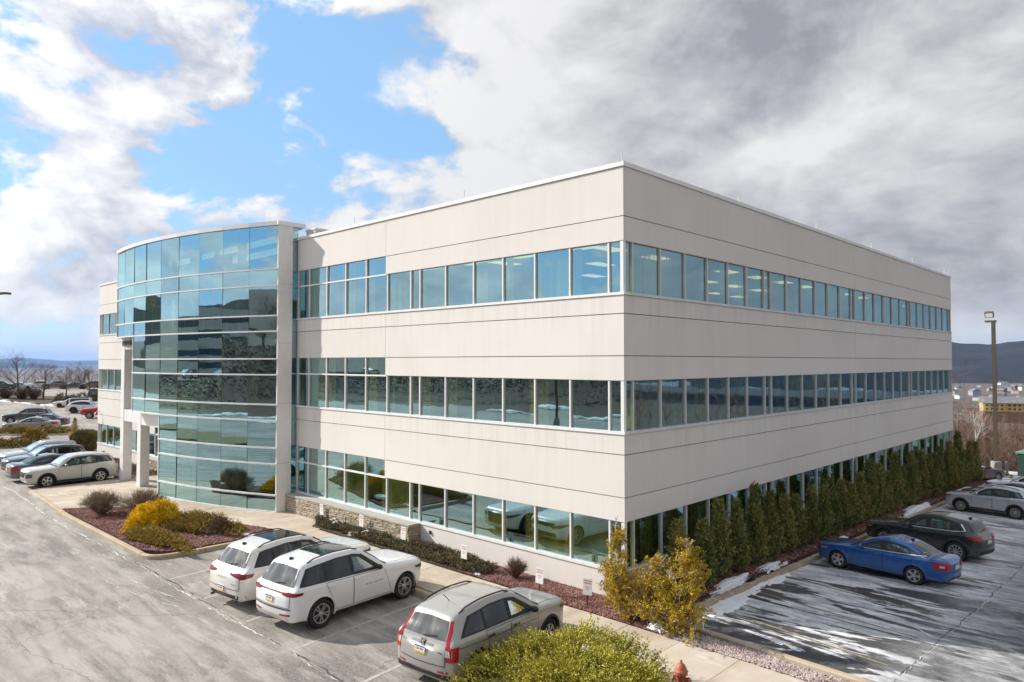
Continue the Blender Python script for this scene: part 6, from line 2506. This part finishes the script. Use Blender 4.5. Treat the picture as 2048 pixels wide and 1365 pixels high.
TREES = []
for k_ in range(5):
    a_, b_ = bare_tree(70 + k_, 1.0, .75, 3, 5, 1.0)
    TREES.append((a_.mesh('trunk', M_BARK), b_.mesh('crown', M_TWIG)))
TREED = []
for k_ in range(2):
    a_, b_ = bare_tree(90 + k_, 1.0, .72, 4, 5, 1.05)
    TREED.append((a_.mesh('trunk', M_BARK), b_.mesh('crown', M_TWIG)))


def plant_tree(x, y, z, h, label, group, pool=None, rng=RNG, m=None, wide=1.0, name='bare_tree'):
    tm, cm = (pool or TREES)[rng.randrange(len(pool or TREES))]
    t_ = thing(name, label, 'tree', (x, y, z), rng.uniform(0, 6.28), group)
    t_.scale = (h * wide, h * wide, h)
    for nm, me in (('trunk', tm), ('crown', cm)):
        o = link(nm, me, t_)
        if m:
            o.material_slots[0].link = 'OBJECT'
            o.material_slots[0].material = m
    return t_


tr_ = random.Random(12)
for (px_, py_, hh, lb) in ((-133.7, 12.2, 8.3, 'tall bare tree leftmost of the row in the lot divider'), (-129.3, 14.9, 6.6, 'bare tree with a slim trunk, second in the lot divider'), (-131.2, 18.8, 5.6, 'short spreading bare tree, third in the lot divider'), (-125.7, 21.0, 6.0, 'bare tree nearest the building in the lot divider'), (-139, 8.6, 7.6, 'bare tree at the very left edge of the lot divider')):
    plant_tree(px_, py_, lz(px_, py_) - .05, hh, lb, 'bare trees in the lot divider', TREED, tr_, None, 1.15)
for k_, (px_, py_) in enumerate(((-134.5, 10.6), (-131.5, 12.4), (-129.8, 13.6))):
    twig_shrub(('spreading reddish bare shrub under the tall tree at the left edge', 'reddish bare shrub between the two left trees', 'reddish bare shrub right of the slim trunked tree')[k_], px_, py_, lz(px_, py_), 2.0, 1.8, 150, 50 + k_, M_TWIGR, 'bare shrubs in the lot divider', th=.03)
for k_, (px_, py_) in enumerate(((-121, 16.0), (-119, 18.2), (-116.5, 20.2))):
    mound('rounded_shrub', ('brown rounded shrub behind the boxy off roader', 'brown rounded shrub above the white suv', 'brown rounded shrub behind the red pickup')[k_], 'shrub', px_, py_, lz(px_, py_), 1.9, 1.6, 1.2, 0, LEAF_BROWN, 2400, 80 + k_, (.22, .10), .8, 8, group='brown shrubs in the lot divider', ln=(.2, .5))

# --- clipped and small shrubs left of the entrance
def clipped(x, y, z, rx, ry, h, n, seed, label, m, name='clipped_shrub', leaf=(.11, .06)):
    rng = np.random.default_rng(seed)
    v = sph(rng, n)
    pw = 3.2
    k = (np.abs(v) ** pw).sum(1) ** (-1 / pw)
    P = v * k[:, None] * rng.uniform(.86, 1.03, (n, 1))
    P = P * np.array([rx, ry, h / 2]) + np.array([0, 0, h / 2])
    t_ = thing(name, label, 'shrub', (x, y, z))
    link('foliage', leaf_mesh('foliage', P, v, leaf[0], leaf[1], m, rng, .9), t_)
    q = MB()
    q.tube([(0, 0, 0), (0, 0, h * .6)], [.10, .05], 6)
    q.build('trunk', M_BARK, t_)
    q = MB()
    ellipsoid(q, (0, 0, h / 2), (rx * .8, ry * .8, h * .40), None, 10)
    q.build('inner_twigs', M_BARK, t_)


clipped(-51.3, .2, .05, .88, .88, 1.6, 9000, 3, 'large clipped round boxwood shrub beyond the building corner', LEAF_BOX)
clipped(-56.4, 1.0, .05, .6, .6, .9, 2500, 4, 'small clipped brown boxwood shrub beside the large round one', LEAF_BOX)
rng_ = np.random.default_rng(9)
t_ = thing('small_conifer', 'small thin golden brown conifer behind the clipped round shrub', 'tree', (-60.2, 1.7, 0))
P_ = []
for k_ in range(1500):
    u_ = rng_.uniform(.08, 1)
    a_ = rng_.uniform(0, 6.28)
    r_ = .55 * (1 - u_) ** .8 * rng_.uniform(.2, 1.1) + .05
    P_.append((math.cos(a_) * r_, math.sin(a_) * r_, u_ * 2.0 + .06 * math.sin(9 * u_)))
link('foliage', leaf_mesh('foliage', np.array(P_), np.tile([0, 0, .6], (1500, 1)), .10, .05, LEAF_OLIVE, rng_, 1.0), t_)
q = MB(); q.tube([(0, 0, 0), (0, 0, 1.95)], [.04, .012], 6); q.build('trunk', M_BARK, t_)
mound('yellow_juniper', 'small yellow green shrub behind the parked suvs on the left', 'shrub', -60.0, -1.5, 0, .85, .8, .95, 0, LEAF_OLIVE, 5000, 23, (.16, .07), .8, 10, ln=(.2, .5))
mound('low_juniper', 'low green juniper at the left edge behind the parked suvs', 'shrub', -59.6, -3.9, 0, 2.3, 1.2, .62, .6, LEAF_OLIVE, 9000, 24, (.15, .06), .7, 10, ln=(.15, .4))
isl = fillet([(-74, -6.2), (-65.4, 3.4), (-66.6, 4.6), (-75.4, -5)], .8)
q = MB()
q.prism([(p.x, p.y) for p in isl], 0, .16)
tag(q.build('lot_island', M_KERB), kind='structure')
mound('low_juniper', 'long low green juniper on the kerbed island in front of the tan sedan', 'shrub', -69.3, .3, .15, 4.4, .7, .36, .78, LEAF_OLIVE, 15000, 25, (.16, .065), .7, 10, ln=(.15, .4))
q = MB()
q.prism([(-140, 6.6), (-112, 14.2), (-108, 19), (-117, 23), (-131, 21.5), (-142, 12)], -.2, .2)
o_ = q.build('lot_divider', M_SOIL)
for v_ in o_.data.vertices:
    v_.co.z += lz(v_.co.x, v_.co.y)
tag(o_, kind='structure')


# ------------------------------------------------------------------ signs
M_SIGN = simple('white_sign_board', (0.84, 0.84, 0.83), 0.5, obj=True)
M_SIGNRED = simple('red_sign_print', (0.55, 0.03, 0.03), 0.6)
M_POST = simple('dark_sign_post', (0.035, 0.033, 0.030), 0.6)
SIGN_TXT = {}


def parking_sign(x, y, z, rz, label, lean=0.0):
    t_ = thing('parking_sign', label, 'sign', (x, y, z), rz, 'reserved parking signs along the beds')
    t_.rotation_euler = (0, lean, rz)
    q = MB(); q.box((-.016, -.012, -.1), (.016, .012, .62)); q.build('post', M_POST, t_)
    q = MB(); q.box((-.135, -.022, .32), (.135, -.013, .78)); q.build('board', M_SIGN, t_)
    for txt, sz, zz in (('RESERVED', .050, .715), ('PARKING', .054, .648), ('TENANT', .036, .545), ('ONLY', .036, .49)):
        if txt not in SIGN_TXT:
            SIGN_TXT[txt] = text_mesh('lettering', txt, sz, M_SIGNRED)
        o = link('lettering', SIGN_TXT[txt], t_, (0, -.0235, zz), (rad(90), 0, 0))
    return t_


for (sx, sy, lb, ln, rz_) in ((-15.12, -.66, 'reserved parking sign leaning beside the snow at the stone base', -.10, .0), (-12.15, -.72, 'reserved parking sign in the ground cover halfway along the stone base', .05, .05), (-9.30, -.82, 'reserved parking sign in the ground cover at the end of the stone base', .04, .04),
                              (-5.75, -1.02, 'reserved parking sign at the right end of the ground cover', .03, .05), (-2.20, -1.25, 'reserved parking sign in the red gravel, second from the building corner', .06, .15), (-.52, -1.10, 'reserved parking sign in the red gravel nearest the building corner', .03, .35)):
    parking_sign(sx, sy, .15, rz_, lb, ln)
for sx, lb in ((-51.2, 'small reserved sign in front of the clipped round shrub'), (-48.3, 'small reserved sign at the far building corner'), (-45.4, 'small reserved sign first past the far building corner'), (-42.5, 'small reserved sign behind the dark suv'), (-39.6, 'small reserved sign behind the slate sedan'), (-36.4, 'small reserved sign by the entrance columns')):
    parking_sign(sx, -1.75, .12, rad(5), lb)

# ------------------------------------------------------------------ fire hydrant
M_HYD = simple('faded_red_hydrant_paint', (0.46, 0.135, 0.075), 0.6, 0, .25, 12)
hyd = thing('fire_hydrant', 'faded red fire hydrant at the edge of the walk beside the juniper', 'fire hydrant', (4.12, -3.92, .08), rad(20))
q = MB()
q.lathe([(0.0, -.02), (.16, -.02), (.16, .03), (.12, .04), (.105, .06), (.10, .45), (.115, .46), (.135, .47), (.135, .50), (.115, .51)], 20)
q.build('barrel', M_HYD, hyd, True)
q = MB()
q.lathe([(.115, .51), (.145, .515), (.145, .535), (.125, .545), (.115, .60), (.085, .655), (.045, .69), (.03, .70), (.03, .745), (.012, .76), (0, .76)], 20)
q.build('bonnet', M_HYD, hyd, True)
for a_ in (0, 90, 180):
    q = MB()
    M_ = Matrix.Rotation(rad(a_), 4, 'Z') @ Matrix.Translation((.09, 0, .36)) @ Matrix.Rotation(rad(90), 4, 'Y')
    q.lathe([(.05, 0), (.05, .05), (.062, .05), (.062, .09), (.05, .10), (.018, .10), (.018, .125), (0, .125)], 12, 0, M_)
    q.build('nozzle', M_HYD, hyd, True)
for k_ in range(8):
    a_ = 2 * math.pi * k_ / 8
    q = MB()
    q.tube([(math.cos(a_) * .128, math.sin(a_) * .128, .455), (math.cos(a_) * .128, math.sin(a_) * .128, .55)], .011, 5)
    q.build('bolt', M_HYD, hyd)

# ------------------------------------------------------------------ lamp posts, bollards, utility box
M_POLE = simple('bronze_pole', (0.105, 0.085, 0.060), 0.5, .2)
M_CONC = simple('concrete_base', (0.36, 0.34, 0.31), 0.9, 0, .15, 4)
M_LENS = emit('lamp_lens', (1.0, 0.95, 0.85), .25)


def lamp_post(x, y, z, h, rz, label, arms=1, w=.10):
    t_ = thing('lamp_post', label, 'lamp post', (x, y, z), rz, 'lamp posts of the parking lots')
    q = MB(); q.tube([(0, 0, -.2), (0, 0, .8)], .28, 16); q.build('base', M_CONC, t_, False)
    q = MB(); q.box((-w, -w, .8), (w, w, h)); q.build('pole', M_POLE, t_)
    for k in range(arms):
        M_ = Matrix.Rotation(math.pi * k, 4, 'Z')
        q = MB()
        q.box((.05, -.05, h - .12), (.45, .05, h - .02), 0, M_)
        q.build('arm', M_POLE, t_)
        q = MB()
        q.box((.35, -.26, h - .10), (1.0, .26, h + .10), 0, M_)
        hd_ = q.build('lamp_head', M_POLE, t_)
        q = MB()
        q.box((.42, -.20, h - .115), (.95, .20, h - .101), 0, M_)
        q.build('lens', M_LENS, hd_)
    return t_


t_ = thing('floodlight_post', 'tall bronze lamp post with a floodlight head beyond the hedge on the right', 'lamp post', (.75, 48.5, lz(1, 48.5)), 0, 'lamp posts of the parking lots')
q = MB(); q.tube([(0, 0, -.3), (0, 0, 1.0)], .36, 16); q.build('base', M_CONC, t_)
q = MB(); q.box((-.125, -.125, 1.0), (.125, .125, 11.9)); q.build('pole', M_POLE, t_)
q = MB(); q.box((-.55, -.1, 11.75), (.2, .1, 11.9)); q.build('arm', M_POLE, t_)
q = MB()
M_ = Matrix.Translation((-.25, -.05, 12.35)) @ Matrix.Rotation(rad(35), 4, 'X')
q.box((-.29, -.12, -.22), (.29, .14, .22), 0, M_)
hd_ = q.build('lamp_head', M_POLE, t_)
q = MB(); q.box((-.24, -.135, -.17), (.24, -.121, .17), 0, M_); q.build('lens', M_LENS, hd_)
lamp_post(-64.6, -3.35, 0, 13.1, rad(44), 'dark lamp post with a single arm at the left edge', 1, .09)
lamp_post(-34, -37, 0, 10.5, rad(90), 'lamp post across the front lot', 2)
lamp_post(-14, -50, 0, 10.5, rad(90), 'lamp post beyond the front lot by the road', 2)
M_BOLL = simple('grey_bollard_paint', (0.22, 0.22, 0.22), 0.7, 0, .2, 4)
for (bx_, by_, lb) in ((.55, 44.4, 'grey bollard leftmost of three in front of the lamp post'), (1.25, 45.6, 'grey bollard in the middle of three by the lamp post'), (1.55, 47.8, 'tall grey bollard nearest the green utility box')):
    t_ = thing('bollard', lb, 'bollard', (bx_, by_, lz(bx_, by_)), 0, 'bollards by the utility box')
    q = MB(); q.lathe([(.10, -.2), (.10, 1.05), (.085, 1.10), (.04, 1.13), (0, 1.13)], 12); q.build('post', M_BOLL, t_, True)
M_UTIL = simple('green_utility_paint', (0.018, 0.055, 0.038), 0.5, 0, .2, 3)
M_UTOP = simple('green_utility_lid', (0.15, 0.30, 0.22), 0.5, 0, .15, 3)
t_ = thing('utility_box', 'dark green utility box behind the bollards at the right edge', 'utility box', (3.9, 49.4, lz(3.9, 49.4)), rad(-8))
q = MB(); q.box((-1.7, -1.0, -.1), (1.7, 1.0, 1.75)); q.build('cabinet', M_UTIL, t_)
q = MB(); q.box((-1.78, -1.08, 1.75), (1.78, 1.08, 1.90)); q.build('lid', M_UTOP, t_)
q = MB(); q.box((-.55, -1.02, .55), (.05, -1.0, 1.3)); q.build('label_plate', M_SIGN, t_)
mound('low_juniper', 'low green shrub at the foot of the bollards', 'shrub', .9, 46.6, lz(.9, 46.6), .9, .6, .35, 0, LEAF_JUN, 1500, 90, (.12, .05))

# ------------------------------------------------------------------ woods, town, hills
def wood(name, n, gen, seed, m, lab):
    """A far-off leafless wood reading as one mass: thousands of small trees joined."""
    rng = np.random.default_rng(seed)
    Vs, Fs = [], []
    b = 0
    for i in range(n):
        x, y, h = gen(rng)
        z = float(terrain_z(x, y))
        w = h * .010
        w *= .45
        P = [(x - w, y, z), (x + w, y, z), (x, y - w, z), (x + rng.normal(0, .02) * h, y, z + h)]
        F = [(0, 1, 3), (1, 2, 3), (2, 0, 3)]
        k = 34
        t = rng.uniform(.25, 1, k)
        a = rng.uniform(0, 6.28, k)
        ln = h * (.34 * (1.15 - t)) * rng.uniform(.6, 1.3, k) + h * .04
        for j in range(k):
            p0 = np.array([x, y, z + h * t[j] * .95])
            d = np.array([math.cos(a[j]) * .75, math.sin(a[j]) * .75, rng.uniform(.45, 1.1)])
            d /= np.linalg.norm(d)
            s = np.array([-d[1], d[0], .3]) * h * .0032
            q = p0 + d * ln[j]
            c = len(P)
            P += [tuple(p0 - s), tuple(p0 + s), tuple(q)]
            F.append((c, c + 1, c + 2))
            for _ in range(3):
                u = rng.uniform(.3, .9)
                e = p0 + d * ln[j] * u
                g = e + (d + rng.normal(0, .6, 3)) * ln[j] * .45
                c = len(P)
                P += [tuple(e - s * .7), tuple(e + s * .7), tuple(g)]
                F.append((c, c + 1, c + 2))
        Vs.append(np.array(P)); Fs.append(np.array(F) + b); b += len(P)
    return tag(link(name, arr_mesh(name, np.concatenate(Vs), np.concatenate(Fs), m)), lab, None, None, 'stuff')


def polar(a0, a1, r0, r1, h0, h1, p=1.0):
    def g(rng):
        a = rad(rng.uniform(a0, a1)); r = r0 + (r1 - r0) * rng.uniform(0, 1) ** p
        return 11.9 - math.sin(a) * r, -17.1 + math.cos(a) * r, rng.uniform(h0, h1)
    return g


# angles are measured from +Y towards -X as seen from the camera
wood('bare_wood', 2100, polar(3, 16, 100, 420, 8, 13, 1.3), 1, M_TWIGR, 'bare brown wood falling away below the side lot')
wood('bare_wood', 900, polar(3, 16, 420, 1500, 9, 14), 2, M_TWIG, 'bare brown woods farther down the valley on the right')
wood('bare_wood', 600, polar(68, 86, 200, 420, 5, 8.5, 1.2), 3, M_TWIGR, 'bare reddish wood beyond the far edge of the left lot')
wood('bare_wood', 420, polar(66, 88, 420, 2200, 9, 14), 4, M_TWIG, 'bare woods across the valley on the left')
wood('bare_wood', 420, polar(-75, 3, 75, 420, 8, 13, 1.3), 5, M_TWIGR, 'bare brown wood off to the right of the side lot')
wr_ = random.Random(31)
for k_ in range(70):
    a_ = rad(wr_.uniform(3.5, 14.5)); r_ = wr_.uniform(92, 175)
    x_, y_ = 11.9 - math.sin(a_) * r_, -17.1 + math.cos(a_) * r_
    plant_tree(x_, y_, float(terrain_z(x_, y_)) - .2, wr_.uniform(7.5, 11), 'slender bare brown tree in the wood below the side lot', 'bare trees just below the side lot', TREES, wr_, M_TWIGR if k_ % 3 else None)
plant_tree(-5.5, 55.5, float(terrain_z(-5.5, 55.5)), 11.0, 'tall bare tree leaning out just past the far building corner', None, TREED, wr_, M_TWIGR, 1.1)
plant_tree(-2.2, 57.5, float(terrain_z(-2.2, 57.5)) + 1.2, 5.6, 'small pale birch at the lot edge left of the lamp post', None, TREES, wr_, M_BIRCH, .8)
for k_ in range(26):
    a_ = rad(wr_.uniform(69, 84)); r_ = wr_.uniform(205, 260)
    x_, y_ = 11.9 - math.sin(a_) * r_, -17.1 + math.cos(a_) * r_
    plant_tree(x_, y_, float(terrain_z(x_, y_)) - .2, wr_.uniform(7.5, 10.5), 'bare tree along the far edge of the left lot', 'bare trees beyond the left lot', TREES, wr_, M_TWIGR if k_ % 2 else None, 1.2)


def hill_ridge(name, a0, a1, r, depth, hfun, m, n=120, base=-90):
    """A long ridge with a front slope, a crest and a back slope."""
    V, F = [], []
    prof = [(-1.0, 0.0), (-.7, .18), (-.45, .46), (-.22, .80), (0, 1.0), (.3, .9), (1.0, 0.1)]
    for i in range(n + 1):
        a = rad(a0 + (a1 - a0) * i / n)
        H_ = hfun(a0 + (a1 - a0) * i / n)
        for j, (u, v) in enumerate(prof):
            rr = r + u * depth * (1 + .12 * math.sin(i * .5 + j))
            bump_ = 1 + .10 * math.sin(i * .33 + 1.7 * j) * (1 - abs(u)) * (0 if abs(v - 1) < .01 else 1)
            V.append((11.9 - math.sin(a) * rr, -17.1 + math.cos(a) * rr, base + (H_ - base) * v * bump_))
        if i:
            for j in range(len(prof) - 1):
                b = (i - 1) * len(prof) + j
                F.append((b, b + len(prof), b + len(prof) + 1, b + 1))
    o = link(name, arr_mesh(name, np.array(V), np.array(F), m, True))
    return tag(o, kind='structure')


hill_ridge('hill', -30, 34, 4300, 1500, lambda a: 118 + 14 * math.sin(a * .35 + 1.0) + 7 * math.sin(a * 1.1) + 2.5 * math.sin(a * 3.7) - .55 * (a - 8), M_HILL)
hill_ridge('hill', 52, 110, 12500, 2600, lambda a: -40 + 34 * math.sin(a * .30 + 2.2) + 16 * math.sin(a * .9) + 6 * math.sin(a * 2.3), M_HILL)
hill_ridge('hill', 48, 112, 21000, 3000, lambda a: 20 + 60 * math.sin(a * .42 + .3) + 26 * math.sin(a * 1.3), M_HILL)
hill_ridge('hill', -110, -28, 5200, 1800, lambda a: 170 + 50 * math.sin(a * .21) + 15 * math.sin(a * .8), M_HILL, 100)
hill_ridge('hill', 110, 250, 1250, 520, lambda a: 92 + 26 * math.sin(a * .13 + .6) + 9 * math.sin(a * .55) + 3 * math.sin(a * 1.9), M_HILLN, 150, -20)

# --- the yellow apartment block and the houses of the town
M_YELLOW = simple('yellow_render', (0.62, 0.44, 0.12), 0.8, 0, .08, .2)
M_CREAMW = simple('cream_render', (0.66, 0.60, 0.46), 0.8, 0, .08, .2)
M_BRICK = simple('brown_brick', (0.27, 0.13, 0.07), 0.9, 0, .2, .5)
M_GREYR = simple('grey_shingle_roof', (0.19, 0.19, 0.20), 0.9, 0, .15, .3)
M_WIN = simple('dark_window', (0.05, 0.06, 0.07), 0.2)
M_WHITEH = simple('white_siding', (0.72, 0.72, 0.70), 0.8, 0, .06, .2)
apt = thing('apartment_building', 'long yellow and cream apartment block with a grey roof down the valley', 'building')
bx0, by0 = -108, 640
zb_ = -34.5
ax_ = Vector((.94, .34, 0))
ay_ = Vector((-.34, .94, 0))
MA = Matrix((ax_, ay_, Vector((0, 0, 1)))).transposed().to_4x4()
MA.translation = (bx0, by0, zb_)
for i in range(7):
    q = MB()
    q.box((i * 15, 0, -6), (i * 15 + 14.98, 14, 3.0), 0, MA)
    q.build('plinth', M_BRICK, apt)
    q = MB()
    q.box((i * 15, 0 if i % 2 else -1.2, 3.0), (i * 15 + 14.98, 14, 9.6), 0, MA)
    w_ = q.build('wall', M_YELLOW if i in (0, 1, 5) else M_CREAMW, apt)
    for fl in range(2):
        for k in range(4):
            q = MB()
            x0 = i * 15 + 1.6 + k * 3.3
            yy = -.08 if i % 2 else -1.28
            q.box((x0, yy, 4.2 + fl * 2.9), (x0 + 1.5, yy + .06, 5.8 + fl * 2.9), 0, MA)
            q.build('window', M_WIN, w_)
q = MB()
q.add([MA @ Vector(v) for v in ((-1, -2.4, 9.6), (106, -2.4, 9.6), (106, 16, 9.6), (-1, 16, 9.6), (-1, 7, 14.4), (106, 7, 14.4))], [(0, 1, 5, 4), (2, 3, 4, 5), (0, 4, 3), (1, 2, 5), (0, 3, 2, 1)])
q.build('roof', M_GREYR, apt)


def house_meshes(w, d, h):
    q = MB(); q.box((-w / 2, -d / 2, -2), (w / 2, d / 2, h)); a = q.mesh('wall', M_WHITEH)
    q = MB()
    q.add([(-w / 2 - .4, -d / 2 - .5, h), (w / 2 + .4, -d / 2 - .5, h), (w / 2 + .4, d / 2 + .5, h), (-w / 2 - .4, d / 2 + .5, h), (-w / 2 - .4, 0, h + d * .32), (w / 2 + .4, 0, h + d * .32)], [(0, 1, 5, 4), (2, 3, 4, 5), (0, 4, 3), (1, 2, 5), (0, 3, 2, 1)])
    return a, q.mesh('roof', M_GREYR)


HS = [house_meshes(11, 9, 5.5), house_meshes(16, 10, 6.5), house_meshes(38, 14, 6), house_meshes(9, 8, 6)]
hr_ = random.Random(77)
HM = [None, M_CREAMW, None, simple('red_siding', (.30, .12, .10), .8), simple('blue_grey_siding', (.30, .34, .38), .8)]
for k_ in range(76):
    lft = k_ >= 76
    a_ = rad(hr_.uniform(66, 86) if lft else hr_.uniform(2, 15.5))
    r_ = hr_.uniform(900, 3200) if lft else (hr_.uniform(760, 1150) if k_ < 14 else hr_.uniform(1250, 2700))
    x_, y_ = 11.9 - math.sin(a_) * r_, -17.1 + math.cos(a_) * r_
    t_ = thing('house', 'small house in the %s' % ('valley on the left' if lft else 'town across the valley on the right'), 'house', (x_, y_, float(terrain_z(x_, y_))), hr_.uniform(0, 3.14), 'houses of the valley on the left' if lft else 'houses of the town on the right')
    a, b = HS[hr_.choice((0, 0, 1, 3, 2 if k_ % 4 == 0 else 1))]
    o = link('wall', a, t_)
    m_ = hr_.choice(HM)
    if m_:
        o.material_slots[0].link = 'OBJECT'; o.material_slots[0].material = m_
    t_['label'] = '%s house with a grey roof in the %s' % ({None: 'white', 'cream_render': 'cream', 'red_siding': 'red', 'blue_grey_siding': 'blue grey'}[m_.name if m_ else None], 'valley on the left' if lft else 'town across the valley')
    link('roof', b, t_)
    s_ = hr_.uniform(1.0, 1.5)
    t_.scale = (s_, s_, s_)
# valley road and snowy fields
q = MB()
P_ = []
for k_ in range(31):
    x_ = -420 + k_ * 26
    y_ = 735 + 20 * math.sin(k_ * .3)
    P_ += [(x_, y_, float(terrain_z(x_, y_)) + 2.5), (x_, y_ + 15, float(terrain_z(x_, y_ + 15)) + 2.5)]
q.add(P_, [(2 * i, 2 * i + 2, 2 * i + 3, 2 * i + 1) for i in range(30)])
tag(q.build('valley_road', simple('pale_road', (.36, .35, .34), .9)), kind='structure')

# ------------------------------------------------------------------ across the road: embankment rocks, upper lot, opposite building
rng_ = np.random.default_rng(17)
n_ = 40000
X_ = rng_.uniform(-150, 45, n_)
toe_ = -57 - .035 * np.abs(X_ + 40)
Y_ = toe_ - rng_.uniform(.3, 17, n_)
Z_ = terrain_z(X_, Y_)
oct_ = np.array([(1, 0, 0), (0, 1, 0), (-1, 0, 0), (0, -1, 0), (0, 0, .8), (0, 0, -.6)])
Vq = oct_[None] * rng_.uniform(.05, .17, (n_, 1, 1)) * rng_.uniform(.6, 1.3, (n_, 6, 1)) + np.stack([X_, Y_, Z_], 1)[:, None, :]
f_ = np.array([(0, 1, 4), (1, 2, 4), (2, 3, 4), (3, 0, 4), (1, 0, 5), (2, 1, 5), (3, 2, 5), (0, 3, 5)])
M_ROCK = leafy('dark_rock', [(0.045, 0.044, 0.036), (0.060, 0.058, 0.048), (0.078, 0.074, 0.062), (0.11, 0.11, 0.10)], clump=.5, rough=.9)
tag(link('rock_embankment', arr_mesh('rock_embankment', Vq.reshape(-1, 3), (f_[None] + 6 * np.arange(n_)[:, None, None]).reshape(-1, 3), M_ROCK)), 'dark rock embankment across the road', None, None, 'stuff')
kx = [(-150 + 10 * k_, -55.2) for k_ in range(20)]
q = MB()
q.prism([(-62, -26.5), (-38, -25.0), (-33, -29), (-36, -33.5), (-60, -34)], -.1, .16)
tag(q.build('lawn_island', simple('dormant_grass', (.17, .14, .055), .95, 0, .35, 1.5)), kind='structure')
snow_group('far_snow', [(-60 + 9 * k_, -56.3, 7.5, 1.2, .25, 0, 300 + k_, .0) for k_ in range(12)])
ob = thing('opposite_building', 'grey office building across the road', 'building', (-118, -134, float(terrain_z(-118, -134)) + 2.5))
for z0, z1, m_ in ((-3, 1, M_STUCCO), (1, 2.6, None), (2.6, 5.2, M_STUCCO), (5.2, 6.9, None), (6.9, 9.4, M_STUCCO), (9.4, 11.1, None), (11.1, 13.4, M_STUCCO)):
    q = MB(); q.box((-40, -12, z0), (40, 12, z1) if m_ else (39.9, 11.9, z1))
    q.build('wall' if m_ else 'window_band', m_ or C_GLASS, ob)
cr_ = random.Random(8)
for k_ in range(12):
    src, pt = cr_.choice(((gen, P_BLACK), (gen, P_WHITE), (camry, P_GRAPH), (cross, P_WHITE), (vw, P_SILVER)))
    x_ = -128 + 9.5 * k_
    y_ = -80 + cr_.uniform(-.5, .5)
    c_ = copy_tree(src, None, pt)
    place(c_, x_, y_, 90, 1.0, 'car parked on the rise across the road, %s from the left' % ORD[k_], 'cars across the road', src['category'])
    c_.location.z = float(terrain_z(x_, y_)) + .15
for k_ in range(26):
    x_, y_ = cr_.uniform(-150, 40), cr_.uniform(-150, -86)
    plant_tree(x_, y_, float(terrain_z(x_, y_)) - .2, cr_.uniform(6, 10), 'bare tree on the rise across the road', 'bare trees across the road', TREES, cr_)


# ------------------------------------------------------------------ the air of the valley (name haze)
mh = bpy.data.materials.new('valley_haze')
mh.use_nodes = True
mh.node_tree.nodes.clear()
ho = mh.node_tree.nodes.new('ShaderNodeOutputMaterial')
hv = mh.node_tree.nodes.new('ShaderNodeVolumePrincipled')
hv.inputs['Color'].default_value = (0.34, 0.57, 1.0, 1)
hv.inputs['Density'].default_value = 0.00005
hv.inputs['Anisotropy'].default_value = 0.2
mh.node_tree.links.new(hv.outputs[0], ho.inputs['Volume'])
q = MB()
q.box((-26500, -14500, -400), (26500, 26500, 260))
tag(q.build('haze', mh), 'thin blue winter haze over the valley', None, None, 'stuff')
